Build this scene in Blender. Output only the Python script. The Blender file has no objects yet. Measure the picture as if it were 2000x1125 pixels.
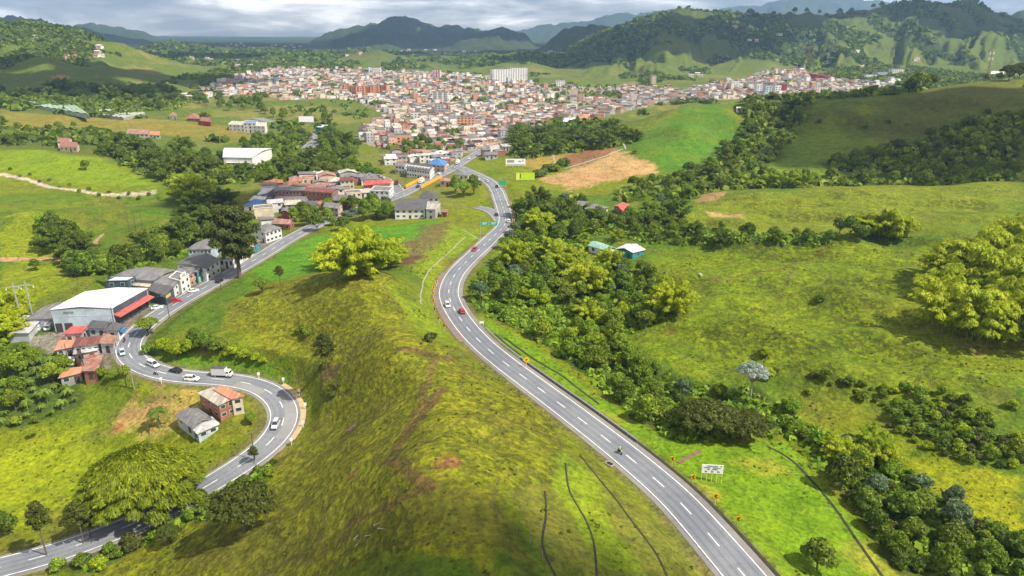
import bpy, bmesh, math, random
import numpy as np
from mathutils import Vector, Matrix
R = math.radians
random.seed(7); rng = np.random.default_rng(7)
S = bpy.context.scene
COL = S.collection
# ---------------------------------------------------------------- camera, sky, sun, exposure
CAMZ, PITCH, F = 100.0, R(19.73), 1400.0
cam = bpy.data.cameras.new('camera'); camo = bpy.data.objects.new('camera', cam); COL.objects.link(camo)
camo.location = (0, 0, CAMZ); camo.rotation_euler = (math.pi/2 - PITCH, 0, 0)
cam.sensor_width = 36; cam.lens = 36*F/2000; cam.clip_start = 1; cam.clip_end = 60000
S.camera = camo
SUN_EL, SUN_AZ = R(51), R(-24)            # azimuth from +X towards +Y
SDIR = Vector((math.cos(SUN_EL)*math.cos(SUN_AZ), math.cos(SUN_EL)*math.sin(SUN_AZ), math.sin(SUN_EL)))
sun = bpy.data.lights.new('sun', 'SUN'); sun.energy = 5.0; sun.angle = R(0.6); sun.color = (1, .92, .79)
suno = bpy.data.objects.new('sun', sun); COL.objects.link(suno)
suno.rotation_euler = SDIR.to_track_quat('Z', 'Y').to_euler(); suno.location = (0, 0, 400)
S.view_settings.view_transform = 'Standard'; S.view_settings.look = 'None'; S.view_settings.gamma = 1
S.view_settings.exposure = 0.68
S.cycles.use_denoising = True
S.cycles.max_bounces = 6; S.cycles.diffuse_bounces = 2; S.cycles.glossy_bounces = 2
S.cycles.transparent_max_bounces = 8; S.cycles.volume_bounces = 1; S.cycles.transmission_bounces = 2
W = bpy.data.worlds.new('World'); S.world = W; W.use_nodes = True
def N(nt, t, **k):
    n = nt.nodes.new(t)
    for a, v in k.items():
        if a == 'inp':
            for i, x in v.items(): n.inputs[i].default_value = x
        else: setattr(n, a, v)
    return n
def L(nt, a, b): nt.links.new(a, b)
def ramp(nt, src, stops):
    r = N(nt, 'ShaderNodeValToRGB'); e = r.color_ramp.elements
    while len(e) > len(stops): e.remove(e[-1])
    while len(e) < len(stops): e.new(1)
    for i, (p, c) in enumerate(stops):
        e[i].position = p; e[i].color = (c, c, c, 1) if isinstance(c, (int, float)) else (*c, 1)
    L(nt, src, r.inputs[0]); return r.outputs[0]
def mix(nt, f, a, b, t='MIX'):
    m = N(nt, 'ShaderNodeMix', data_type='RGBA', blend_type=t)
    for s, i in ((f, 0), (a, 6), (b, 7)):
        if hasattr(s, 'node'): L(nt, s, m.inputs[i])
        elif isinstance(s, (int, float)): m.inputs[i].default_value = s if i == 0 else (s, s, s, 1)
        else: m.inputs[i].default_value = (*s, 1)
    return m.outputs[2]
def sky_world():
    nt = W.node_tree; bg = nt.nodes['Background']
    sky = N(nt, 'ShaderNodeTexSky', sky_type='NISHITA', sun_disc=False)
    sky.sun_elevation = SUN_EL; sky.sun_rotation = math.pi/2 - SUN_AZ
    geo = N(nt, 'ShaderNodeTexCoord')
    mp = N(nt, 'ShaderNodeMapping'); mp.inputs['Scale'].default_value = (3.6, 3.6, 19)
    L(nt, geo.outputs['Generated'], mp.inputs[0])
    no = N(nt, 'ShaderNodeTexNoise', inp={'Scale': 1.7, 'Detail': 7, 'Roughness': .58, 'Distortion': .35}); L(nt, mp.outputs[0], no.inputs['Vector'])
    cl = ramp(nt, no.outputs[0], [(.36, (2.5, 2.5, 2.6)), (.45, (4.0, 3.9, 3.85)), (.54, (7.8, 7.4, 7.0)), (.63, (15.5, 14.4, 13.4))])
    sep = N(nt, 'ShaderNodeSeparateXYZ'); L(nt, geo.outputs['Generated'], sep.inputs[0])
    cov = ramp(nt, sep.outputs[2], [(0, .55), (.03, .75), (.08, .92), (.35, .85), (1, .5)])
    L(nt, mix(nt, cov, sky.outputs[0], cl), bg.inputs[0]); bg.inputs[1].default_value = 0.10
sky_world()
# ---------------------------------------------------------------- picture <-> place
SN, CS = math.sin(PITCH), math.cos(PITCH)
def ray(px, py):
    a = (px-1000)/F; b = (562.5-py)/F
    return np.array([a, CS + b*SN, -SN + b*CS])
def at_h(px, py, H):                      # point seen at a pixel, H metres below the camera
    d = ray(px, py); k = -H/d[2]; return np.array([d[0]*k, d[1]*k, CAMZ - H])
def at_y(px, Y, H):
    return np.array([(px-1000)/F*(Y*CS + H*SN), Y, CAMZ - H])
def topix(x, y, z):
    z = z - CAMZ; dep = y*CS - z*SN; up = y*SN + z*CS
    return 1000 + F*x/dep, 562.5 - F*up/dep
# ---------------------------------------------------------------- noise
def _h(ix, iy, s):
    n = (ix.astype(np.int64)*374761393 + iy.astype(np.int64)*668265263 + s*1442695041) & 0xffffffff
    n = ((n ^ (n >> 13))*1274126177) & 0xffffffff
    return ((n ^ (n >> 16)) & 0xffffff)/float(0xffffff)
def vnoise(x, y, s=0):
    x = np.asarray(x, float); y = np.asarray(y, float)
    ix = np.floor(x); iy = np.floor(y); fx = x-ix; fy = y-iy
    fx = fx*fx*(3-2*fx); fy = fy*fy*(3-2*fy)
    a = _h(ix, iy, s); b = _h(ix+1, iy, s); c = _h(ix, iy+1, s); d = _h(ix+1, iy+1, s)
    return (a*(1-fx)+b*fx)*(1-fy) + (c*(1-fx)+d*fx)*fy
def fbm(x, y, o=4, s=0, g=.5):
    t = 0; a = 1; m = 0
    for i in range(o):
        t = t + a*vnoise(x*2**i + 17.3*i, y*2**i - 9.1*i, s+i); m += a; a *= g
    return t/m
def sm(a, b, x):
    t = np.clip((x-a)/(b-a), 0, 1); return t*t*(3-2*t)
# ---------------------------------------------------------------- terrain control points (pixel, metres below camera)
HM = lambda h: float(np.interp(h, [0, 30, 50, 60, 76, 85, 92, 95, 107], [10, 42, 64, 75, 92, 97, 100, 103, 114]))
A = '''
420,600,86 500,580,80 560,550,76 640,530,71 700,524,67 740,525,65 600,500,89 680,500,88 560,500,90 640,460,91 560,470,92 700,440,91 800,440,90
860,440,83 900,440,85 780,510,81 830,470,81 820,560,76 760,560,68 800,620,72 850,650,74 820,540,79 640,600,72 560,620,77 500,640,83 560,700,84
760,640,66 760,700,66 830,690,67 830,760,64 900,720,69 780,800,70 850,850,61 950,800,66
1000,770,70 940,730,71 950,900,61 1050,880,64 1090,890,66 900,950,58 800,950,60 1000,950,61 700,900,69 630,920,80 560,980,86 470,1030,92 700,1000,68
600,1050,76 500,1090,85 400,1100,93 300,1112,102 800,1100,60 1000,1100,59 1100,1100,62 950,1000,59 1100,1000,65 1200,1000,70 1250,1100,69
1150,900,71 1300,1050,72 340,700,90 450,705,90 400,690,88 510,720,89
1300,900,75 1400,940,76 1500,1000,77 1600,1100,78 1450,880,78 1600,950,80 1700,1110,81 1250,850,77 1150,780,78 1000,640,81 1050,690,80 1100,730,80
1550,850,84 1650,900,86 1750,980,86 1850,1080,86 1200,720,85 1350,780,85 1450,790,85 1250,640,86 1100,600,87 1000,560,86 960,540,85 1050,500,89
1300,560,84 1300,640,82 1400,600,80 1400,700,81 1500,700,79 1500,560,77 1600,600,76 1650,700,77 1700,520,74 1800,600,75 1900,700,75 1900,640,74
2000,700,73 2000,800,75 1800,800,78 1650,780,81 1700,850,83 1850,900,82 2000,950,81 1950,1050,83 1370,540,83 1450,490,80 1550,478,77 1650,480,75
1800,475,74 1950,480,72 1350,500,83 1220,490,87 1150,480,88 1300,470,84 1500,520,80 1580,500,78
1450,450,83 1600,450,82 1500,420,80 1600,400,77 1700,400,75 1500,385,77 1420,400,81 1400,375,80 1560,375,76 1700,362,73 1900,360,72 2000,360,72
1900,400,74 1300,400,85 1180,405,87 1220,430,88 1350,430,84 1900,440,75 1750,440,79 1300,370,82
1700,350,85 1600,335,83 1850,345,84 1950,345,83 1500,330,81 1450,330,82 1560,280,70 1600,250,62 1700,280,63 1800,300,67 1900,300,65 1950,250,52 1850,220,48
2000,200,40 2000,150,31 1900,160,34 1800,175,39 1700,190,42 1600,200,46 1530,196,47 1470,202,49 1400,200,50 1340,205,52 1300,230,58 1350,260,62 1400,300,72
1300,300,71 1250,280,71 1230,240,68 1200,290,73 1270,330,79 1150,340,83 1080,350,87 1050,310,85 1020,340,87 1130,285,79 1000,290,87 1450,250,62
'''
B = '''
640,700,94 640,780,99 650,835,101 700,800,93 700,700,89 600,690,98 
750,290,100 900,290,102 850,240,102 700,220,101 500,200,97 950,200,101 1100,200,100 1250,170,98 1400,160,95 1500,165,90 1600,150,82 1750,165,90 1900,150,88
1000,160,98 850,150,97 600,160,94 450,165,92 700,140,92 1150,165,97
100,190,86 250,170,88 0,165,80 0,240,89 100,240,90 250,230,93 400,240,97 300,280,97 100,280,95 450,300,99 550,250,100 620,280,100 580,230,99 400,200,94
150,330,97 50,310,95 250,340,98 300,370,98 0,340,98 100,360,99 250,400,100 60,440,98 0,430,96 180,420,99 300,420,98 330,460,100 400,440,102 100,500,101
0,500,101 200,520,103 50,560,103 150,590,103 300,490,101 40,640,103 200,470,103 0,640,104 0,700,106 60,760,108 100,700,106 120,780,109 0,850,112
150,850,111 250,780,106 330,790,105 450,810,104 400,850,107 60,950,115 200,930,114 100,1030,115 430,880,107 300,850,110 150,650,102 220,600,101 150,560,103
500,430,101 520,350,101 600,400,101 700,380,101 650,340,102 750,320,101 820,350,100 850,380,101 850,300,102 480,320,101 420,380,102 580,310,101 900,400,99
800,410,100 1050,420,99 1050,380,99 620,430,100.5 450,470,101
'''
CP = []
for t in A.split(): a, b, c = map(float, t.split(',')); CP.append(at_h(a, b, HM(c)))
for t in B.split(): a, b, c = map(float, t.split(',')); CP.append(at_h(a, b, c))
for px, Y, H in [(600, 292, 98), (690, 282, 96), (740,285,95), (560,290,99), (800, 60, 78), (300, 60, 108), (1200, 60, 86), (1800, 60, 96), (-300, 100, 118), (0, 60, 118), (2400, 100, 92),
                 (1700, 850, 92), (1900, 900, 90), (2050, 950, 86), (1400, 950, 98), (1300, 850, 99), (1550, 900, 95), (-400, 300, 104), (-400, 600, 98), (-300, 900, 80),
                 (2500, 200, 85), (2500, 300, 82), (2500, 450, 80), (2400, 650, 40), (2400, 900, 60), (600, 2000, 90), (1000, 2200, 92), (1500, 2000, 90), (2000, 1800, 85),
                 (200, 1800, 80), (0, 1500, 60), (600, 30, 90), (1500, 30, 90), (2400, 2200, 80), (-300, 1600, 60), (1000, 45, 76), (480, 75, 96)]:
    CP.append(at_y(px, Y, H))
# roads: centre line pixels and metres below the camera
main_px = [(1560,1260,90),(1500,1180,90),(1440,1108,90),(1373,1030,90.5),(1322,974,91),(1267,925,91.5),(1200,870,92),(1110,801,93),(1040,749,94),(975,700,94.5),(930,660,95),
           (896,618,95.5),(877,580,96),(880,553,96.5),(893,530,97),(918,504,97.5),(942,482,98),(964,461,98.5),(983,443,98.5),(988,428,98.7),(984,410,98.9),(977,390,99),(969,370,99.3),(955,354,99.4),(935,343,99.5),(912,333,99.6),(896,326,99.6)]
low_px = [(-160,1150,115),(-80,1130,115),(0,1108,114),(60,1093,113.5),(110,1079,113),(200,1047,112),(290,1010,111),(350,980,110),(420,940,108.5),(480,902,107),(524,868,106),(550,835,105.5),(556,803,105),(540,775,104.5),(505,754,104),
          (450,742,103.5),(390,738,103),(340,733,102.5),(295,722,102),(262,704,102),(249,683,101.5),(262,655,101.5),(300,621,101),(352,588,101),(410,556,101),(470,523,100.8),(520,494,100.7),(562,468,100.5),(620,438,100.5),(690,412,100.4),(745,394,100.3),(775,383,100.3),(800,372,100.2),
          (830,356,100),(862,340,100),(885,328,99.8),(905,315,100),(925,303,100.5),(945,292,101),(960,284,101.3)]
sw_px = [(700,335,101),(735,343,101),(762,354,100.8),(776,367,100.5),(782,380,100.4)]                # slip road from the village
ramp_px = [(930,404,99.3),(950,408,99.2),(965,416,99),(976,428,98.8),(982,438,98.6)]                      # side road joining the highway
up_px = [(905,316,100),(880,320,99.9),(840,343,100.3)]
far_px = [(600,291,101),(612,280,100.8),(625,271,100.6),(612,264,100.5),(585,256,100.4),(555,247,100.2),(525,237,100),(500,231,99.8)]
def smooth_line(pts, step=2.0):
    P = np.array([at_h(*p) for p in pts]); n = len(P)
    Q = np.vstack([2*P[0]-P[1], P, 2*P[-1]-P[-2]]); out = []
    for i in range(n-1):
        p0, p1, p2, p3 = Q[i:i+4]
        for t in np.linspace(0, 1, 24, endpoint=False):
            out.append(.5*(2*p1+(p2-p0)*t+(2*p0-5*p1+4*p2-p3)*t*t+(3*p1-p0-3*p2+p3)*t**3))
    out.append(P[-1]); out = np.array(out)
    s = np.r_[0, np.cumsum(np.hypot(*np.diff(out[:, :2], axis=0).T))]
    m = max(2, int(s[-1]/step)); q = np.linspace(0, s[-1], m)
    C = np.stack([np.interp(q, s, out[:, k]) for k in range(3)], 1)
    for _ in range(6): C[1:-1] = .25*C[:-2]+.5*C[1:-1]+.25*C[2:]
    return C
ROADS = {'main': (smooth_line(main_px), 5.3), 'low': (smooth_line(low_px), 5.4), 'sw': (smooth_line(sw_px), 4), 'ramp': (smooth_line(ramp_px), 3.6), 'far': (smooth_line(far_px, 4), 6)}
for nme, (C, w) in ROADS.items():
    for p in C[::12]: CP.append(p)
# polar grid
tg = np.r_[np.linspace(-1.7, -1.12, 20), np.linspace(-1.1, 1.1, 860), np.linspace(1.12, 1.7, 20)]
vg = np.r_[np.linspace(math.log(30), math.log(75), 90, endpoint=False), np.linspace(math.log(75), math.log(420), 520, endpoint=False), np.linspace(math.log(420), math.log(2500), 330, endpoint=False), np.linspace(math.log(2500), math.log(11600), 150)]
TT, VV = np.meshgrid(tg, vg); YY = np.exp(VV); XX = TT*YY
CP = np.array(CP); ct = CP[:, 0]/CP[:, 1]; cv = np.log(CP[:, 1]); cz = CP[:, 2]
def _k(dt, dv): return np.sqrt((1.2*dt)**2 + dv**2 + .0008)
Mk = _k(ct[:, None]-ct[None], cv[:, None]-cv[None]); n = len(ct)
Aug = np.zeros((n+1, n+1)); Aug[:n, :n] = Mk - np.eye(n)*.02; Aug[:n, n] = 1; Aug[n, :n] = 1
wts = np.linalg.solve(Aug, np.r_[cz, 0])
# coarse RBF, then bilinear up
tc = np.linspace(-1.25, 1.25, 330); vc = np.linspace(math.log(30), math.log(2600), 420)
Zc = np.zeros((len(vc), len(tc)))
for i, v in enumerate(vc):
    Zc[i] = _k(tc[:, None]-ct[None], v-cv[None]) @ wts[:n] + wts[n]
def bil(G, xs, ys, x, y):
    fx = np.interp(x, xs, np.arange(len(xs))); fy = np.interp(y, ys, np.arange(len(ys)))
    ix = np.minimum(fx.astype(int), len(xs)-2); iy = np.minimum(fy.astype(int), len(ys)-2); fx = fx-ix; fy = fy-iy
    return (G[iy, ix]*(1-fx)+G[iy, ix+1]*fx)*(1-fy)+(G[iy+1, ix]*(1-fx)+G[iy+1, ix+1]*fx)*fy
ZZ = bil(Zc, tc, vc, TT, VV)
# gentle natural relief
amp = np.clip(YY/160, .5, 6)
ZZ += (fbm(XX/38, YY/38, 4, 3)-.5)*amp*1.3*sm(60, 160, YY) + (fbm(XX/24, YY/17, 3, 13)-.5)*6.0*sm(0, 60, XX)*sm(130, 190, YY)*(1-sm(380, 500, YY)) + (fbm(XX/9, YY/9, 3, 9)-.5)*.5
# far ridges: (distance, front run, back run, [(px, py)...])
RID = [
 (10600, 1500, 500, [(-900,60),(-200,68),(150,66),(300,70),(380,77),(440,73),(500,79),(560,74),(640,72),(760,70),(900,66),(1100,60),(1500,50),(2100,50),(2800,60)]),
 (1750, 700, 900, [(-900,60),(-200,42),(0,49),(50,54),(100,62),(160,72),(200,84),(260,102),(330,122),(420,142),(520,165),(600,190)]),
 (1250, 350, 300, [(-400,100),(0,120),(90,118),(170,135),(240,150),(330,166),(420,182)]),
 (5200, 2000, 2500, [(-900,60),(0,40),(30,36),(60,42),(100,46),(150,60),(200,72),(300,86),(420,98),(500,110)]),
 (6800, 1500, 2500, [(-900,80),(100,60),(180,50),(230,56),(280,66),(320,80),(400,96)]),
 (3300, 900, 1000, [(200,110),(300,92),(360,90),(430,96),(520,94),(600,100),(700,99),(800,104),(900,104),(1000,106),(1080,106),(1150,112),(1300,130)]),
 (2350, 650, 500, [(330,140),(450,118),(540,112),(600,104),(660,110),(740,104),(800,112),(880,120),(950,113),(1010,108),(1060,112),(1110,106),(1180,122),(1300,140)]),
 (1950, 350, 260, [(850,150),(930,138),(980,124),(1040,119),(1090,134),(1150,150),(1230,156)]),
 (5600, 1700, 2500, [(400,120),(540,97),(600,84),(650,68),(700,58),(740,52),(765,46),(790,42),(815,47),(840,54),(865,58),(890,60),(915,66),(950,74),(1000,84),(1060,98),(1150,120)]),
 (4300, 1100, 1200, [(500,120),(570,100),(610,86),(660,76),(720,70),(770,78),(830,92),(880,110)]),
 (4600, 1200, 1200, [(780,120),(860,92),(900,75),(930,69),(980,68),(1020,78),(1060,98),(1100,120)]),
 (3500, 800, 900, [(980,130),(1050,98),(1080,78),(1100,68),(1130,58),(1160,53),(1190,62),(1230,76),(1300,110)]),
 (9500, 2500, 3000, [(600,120),(950,80),(1020,62),(1080,50),(1150,40),(1220,28),(1290,22),(1340,20),(1400,22),(1480,12),(1540,2),(1620,-6),(1720,0),(1800,20),(1900,50),(2000,60),(2100,90)]),
 (2700, 1250, 1500, [(1020,150),(1090,112),(1130,88),(1180,66),(1230,50),(1280,38),(1330,27),(1375,26),(1420,33),(1465,38),(1520,38),(1580,33),(1640,35),(1700,26),(1740,22),(1790,12),(1830,8),(1870,2),(1895,4),(1910,16),(1950,30),(1985,46),(2040,60),(2150,70),(2500,60),(3200,80)]),
 (2050, 520, 300, [(1280,165),(1340,152),(1380,130),(1430,118),(1500,108),(1560,122),(1600,136),(1660,140),(1740,150),(1850,140),(1990,132),(2200,120)]),
 (3600, 900, 1500, [(1880,60),(1950,38),(2000,30),(2100,22),(2300,40)]),
]
# gullies shared by all ridges
for ri, (D, wf, wb, prof) in enumerate(RID):
    tt = []; zz = []
    for px, py in prof:
        d = ray(px, py); tt.append(d[0]/d[1]); zz.append(CAMZ + D*d[2]/d[1])
    o = np.argsort(tt); tt = np.array(tt)[o]; zz = np.array(zz)[o]
    zc = np.interp(TT, tt, zz, left=-40, right=(-40 if prof[-1][0] < 1900 else zz[-1]))
    if prof[0][0] < 0: zc = np.where(TT < tt[0], zz[0], zc)
    x = TT*D
    zc = zc + (fbm(x/(D*.05), x*0+ri, 6, 31+ri, .6)-.5)*D*(.016 if ri in (8, 9, 10, 11) else .0075)
    base = 2.0
    warp = (fbm(x/(D*.06)+ri*5, YY/(wf*.8), 3, 70+ri)-.5)
    s = np.clip((YY-(D-wf))/wf + .35*warp*sm(D, D-wf*.25, YY)*sm(D-wf, D-wf*.6, YY), 0, 1)
    gul = 1-np.abs(2*fbm(x/(D*.075)+warp*2.6, YY/(wf*.62)+ri+(fbm(x/(D*.05), YY/(wf*.4), 3, 44)-.5)*1.6, 5, 50+ri, .55)-1)
    p = .8+.9*(fbm(x/(D*.09), YY*0+ri*3, 2, 90+ri))
    f = s**p
    front = base+(zc-base)*f - (gul-.45)*(zc-base)*(.62 if D > 2100 else .15)*np.sin(np.pi*np.clip(s, 0, 1))
    back = base+(zc-base)*np.clip(1-(YY-D)/wb, 0, 1)**1.5
    h = np.where(YY < D, front, back)
    h = np.where((zc > base) & (YY > D-wf*1.02) & (YY < D+wb), h, -1e3)
    ZZ = np.maximum(ZZ, h) if True else ZZ
hf = sm(6, 60, ZZ)*sm(1000, 1500, YY)
rg = 1-np.abs(2*fbm(XX/190, YY/190, 4, 501, .55)-1); ZZ += (rg-.6)*hf*np.clip(YY/2600, .4, 1.6)*52 + (fbm(XX/45, YY/60, 3, 511)-.5)*hf*16
# flatten the road beds
def seg_dist(C, X, Y, rad):
    D = np.full(X.shape, 1e9); Zr = np.zeros(X.shape); Sg = np.zeros(X.shape); ss = 0
    m = (X > C[:, 0].min()-rad) & (X < C[:, 0].max()+rad) & (Y > C[:, 1].min()-rad) & (Y < C[:, 1].max()+rad)
    idx = np.flatnonzero(m); x = X.ravel()[idx]; y = Y.ravel()[idx]
    d = np.full(x.shape, 1e9); z = np.zeros(x.shape); sd = np.zeros(x.shape)
    st = 3 if len(C) > 60 else 1
    K = C[::st] if (len(C)-1) % st == 0 else np.vstack([C[::st], C[-1:]])
    for a, b in zip(K[:-1], K[1:]):
        mm = np.flatnonzero((x > min(a[0], b[0])-rad) & (x < max(a[0], b[0])+rad) & (y > min(a[1], b[1])-rad) & (y < max(a[1], b[1])+rad))
        if len(mm) == 0: continue
        e = b-a; l2 = e[0]**2+e[1]**2+1e-9
        t = np.clip(((x[mm]-a[0])*e[0]+(y[mm]-a[1])*e[1])/l2, 0, 1)
        dx = x[mm]-a[0]-e[0]*t; dy = y[mm]-a[1]-e[1]*t; dd = np.hypot(dx, dy)
        bt = dd < d[mm]; q = mm[bt]; d[q] = dd[bt]; z[q] = (a[2]+e[2]*t)[bt]; sd[q] = np.sign(e[0]*dy-e[1]*dx)[bt]
    D.ravel()[idx] = d; Zr.ravel()[idx] = z; Sg.ravel()[idx] = sd
    return D, Zr, Sg
RD = np.full(XX.shape, 1e9); RSIDE = {}
for nme, (C, w) in ROADS.items():
    D, Zr, Sg = seg_dist(C, XX, YY, 26)
    k = 1-sm(w+.6, w+(7 if nme != 'far' else 14), D)
    ZZ = ZZ*(1-k) + (Zr-.16)*k
    RD = np.minimum(RD, D-w)
    if nme in ('main', 'low'): RSIDE[nme] = (D, Sg)
def gz(x, y):
    x = np.asarray(x, float); y = np.asarray(y, float)
    return bil(ZZ, tg, vg, x/y, np.log(np.maximum(y, 30)))
def hit(px, py, ymin=40, ymax=9000):      # where the sight line through a pixel first meets the ground
    d = ray(px, py); Ys = np.exp(np.linspace(math.log(ymin), math.log(ymax), 1500))
    x = d[0]/d[1]*Ys; z = CAMZ+d[2]/d[1]*Ys; g = gz(x, Ys); b = np.flatnonzero(z < g)
    if len(b) == 0: return None
    i = b[0]
    if i == 0: return np.array([x[0], Ys[0], g[0]])
    f0 = z[i-1]-g[i-1]; f1 = g[i]-z[i]; t = f0/(f0+f1+1e-9); y = Ys[i-1]+(Ys[i]-Ys[i-1])*t; X = d[0]/d[1]*y
    return np.array([X, y, float(gz(X, y))])

# knolls and hollows in the pastures: (pixel of the centre, half length across, half depth, height)
MND = [tuple(map(float, q.split(','))) for q in """1400,484,20,7,4 1500,477,28,7,3.5 1640,477,20,8,3.5 1750,474,24,8,3.5 1380,508,20,7,-3 1560,500,36,7,-3.5 1450,560,24,9,-3.5 1420,603,20,10,4 1560,590,22,10,4.5 1700,600,18,11,4
1620,560,16,8,-3 1500,655,22,9,4.5 1340,625,12,10,3.5 1400,690,14,9,-3.5 1620,722,20,9,4 1750,700,18,11,-3.5 1880,740,20,9,4 1700,560,14,9,-3 1350,545,11,7,3 1540,700,14,7,-3 1820,640,12,9,3 1700,660,16,7,3 1450,520,14,5,2
150,318,42,20,5 240,385,40,12,-5 60,440,24,13,6 200,425,30,12,5 330,445,22,10,5 90,560,22,12,4 150,610,24,10,-3 1500,395,30,12,4 1700,385,32,12,4 1600,420,30,9,-4 1850,390,30,10,3 1420,430,20,9,-3
1330,260,22,22,6 1420,260,18,20,-6 1500,290,26,16,5 1650,230,30,22,5 1750,250,30,20,-6 1850,200,34,22,6 640,620,14,9,2.5 720,600,12,8,2.5 600,660,12,7,-2.5 900,830,10,7,1.5 980,860,9,7,-1.5 820,900,9,8,2 760,740,9,8,-2 700,860,10,7,2""".split()]
add = np.zeros(XX.shape)
for px, py, ra, rb, dz in MND:
    h = hit(px, py); u = np.array([h[1], -h[0]])/math.hypot(h[0], h[1])      # across the line of sight
    dx, dy = XX-h[0], YY-h[1]; w = 1+.35*(fbm(XX/12, YY/12, 2, 800)-.5)
    q = ((dx*u[0]+dy*u[1])/ra)**2+((-dx*u[1]+dy*u[0])/rb)**2; add += dz*np.exp(-q*w*1.1)
ZZ = ZZ + add*sm(3, 14, RD)
# ---------------------------------------------------------------- object helpers
def tag(o, label=None, cat=None, group=None, kind=None):
    if label: o['label'] = label
    if cat: o['category'] = cat
    if group: o['group'] = group
    if kind: o['kind'] = kind
    return o
class MB:
    def __init__(s): s.v = []; s.f = []; s.m = []
    def add(s, vs, fs, m=0):
        n = len(s.v); s.v += [tuple(v) for v in vs]; s.f += [tuple(n+i for i in f) for f in fs]; s.m += [m]*len(fs); return s
    def box(s, c, d, rz=0, m=0, top=1.0, M=None):
        x, y, z = d[0]/2, d[1]/2, d[2]/2; P = []
        for k in (-1, 1):
            q = top if k > 0 else 1
            for i, j in ((-1,-1),(1,-1),(1,1),(-1,1)):
                X, Y = i*x*q, j*y*q
                P.append((c[0]+X*math.cos(rz)-Y*math.sin(rz), c[1]+X*math.sin(rz)+Y*math.cos(rz), c[2]+k*z))
        if M is not None: P = [tuple(M @ Vector(p)) for p in P]
        return s.add(P, [(3,2,1,0),(4,5,6,7),(0,1,5,4),(1,2,6,5),(2,3,7,6),(3,0,4,7)], m)
    def tube(s, pts, rad, n=6, m=0, cap=True):
        pts = [Vector(p) for p in pts]; rad = rad if hasattr(rad, '__len__') else [rad]*len(pts); b = len(s.v)
        for i, p in enumerate(pts):
            t = (pts[min(i+1, len(pts)-1)]-pts[max(i-1, 0)]).normalized()
            a = t.cross(Vector((0, 0, 1)) if abs(t.z) < .9 else Vector((1, 0, 0))).normalized(); c = t.cross(a)
            for k in range(n):
                q = 2*math.pi*k/n; s.v.append(tuple(p+(a*math.cos(q)+c*math.sin(q))*rad[i]))
        for i in range(len(pts)-1):
            for k in range(n):
                k2 = (k+1) % n; s.f.append((b+i*n+k, b+i*n+k2, b+(i+1)*n+k2, b+(i+1)*n+k)); s.m.append(m)
        if cap: s.f += [tuple(b+k for k in range(n))[::-1], tuple(b+(len(pts)-1)*n+k for k in range(n))]; s.m += [m, m]
        return s
    def prism(s, outline, y0, y1, m=0):       # outline in x,z extruded along y
        n = len(outline); P = [(x, y0, z) for x, z in outline]+[(x, y1, z) for x, z in outline]
        return s.add(P, [tuple(range(n)), tuple(range(2*n-1, n-1, -1))]+[(i+n, (i+1) % n+n, (i+1) % n, i) for i in range(n)], m)
    def mesh(s, name, mats, smooth=False):
        me = bpy.data.meshes.new(name); me.from_pydata(s.v, [], s.f)
        for m in (mats if isinstance(mats, (list, tuple)) else [mats]): me.materials.append(m)
        me.polygons.foreach_set('material_index', s.m)
        if smooth: me.polygons.foreach_set('use_smooth', [True]*len(s.f))
        me.update(); return me
    def obj(s, name, mats, parent=None, smooth=False, loc=None, rz=0):
        return link(name, s.mesh(name, mats, smooth), parent, loc, rz)
def link(name, me, parent=None, loc=None, rz=0):
    o = bpy.data.objects.new(name, me); COL.objects.link(o)
    if parent is not None: o.parent = parent
    if loc is not None: o.location = loc
    if rz: o.rotation_euler = (0, 0, rz)
    return o
def empty(name, loc=(0, 0, 0), rz=0): return link(name, None, None, loc, rz)
def copy_tree(o, parent=None):
    c = o.copy(); COL.objects.link(c); c.parent = parent
    for ch in KIDS.get(o.name) or list(o.children): copy_tree(ch, c)
    return c
KIDS = {}
def place(proto, loc, rz=0, sc=1.0, label=None, group=None):
    first = proto.get('_u', 0) == 0
    if first: KIDS[proto.name] = list(proto.children)
    o = proto if first else copy_tree(proto)
    if first: proto['_u'] = 1
    o.location = loc; o.rotation_euler = (0, 0, rz); o.scale = sc if hasattr(sc, '__len__') else (sc, sc, sc)
    if label: o['label'] = label
    if group: o['group'] = group
    return o
MATS = {}
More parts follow.
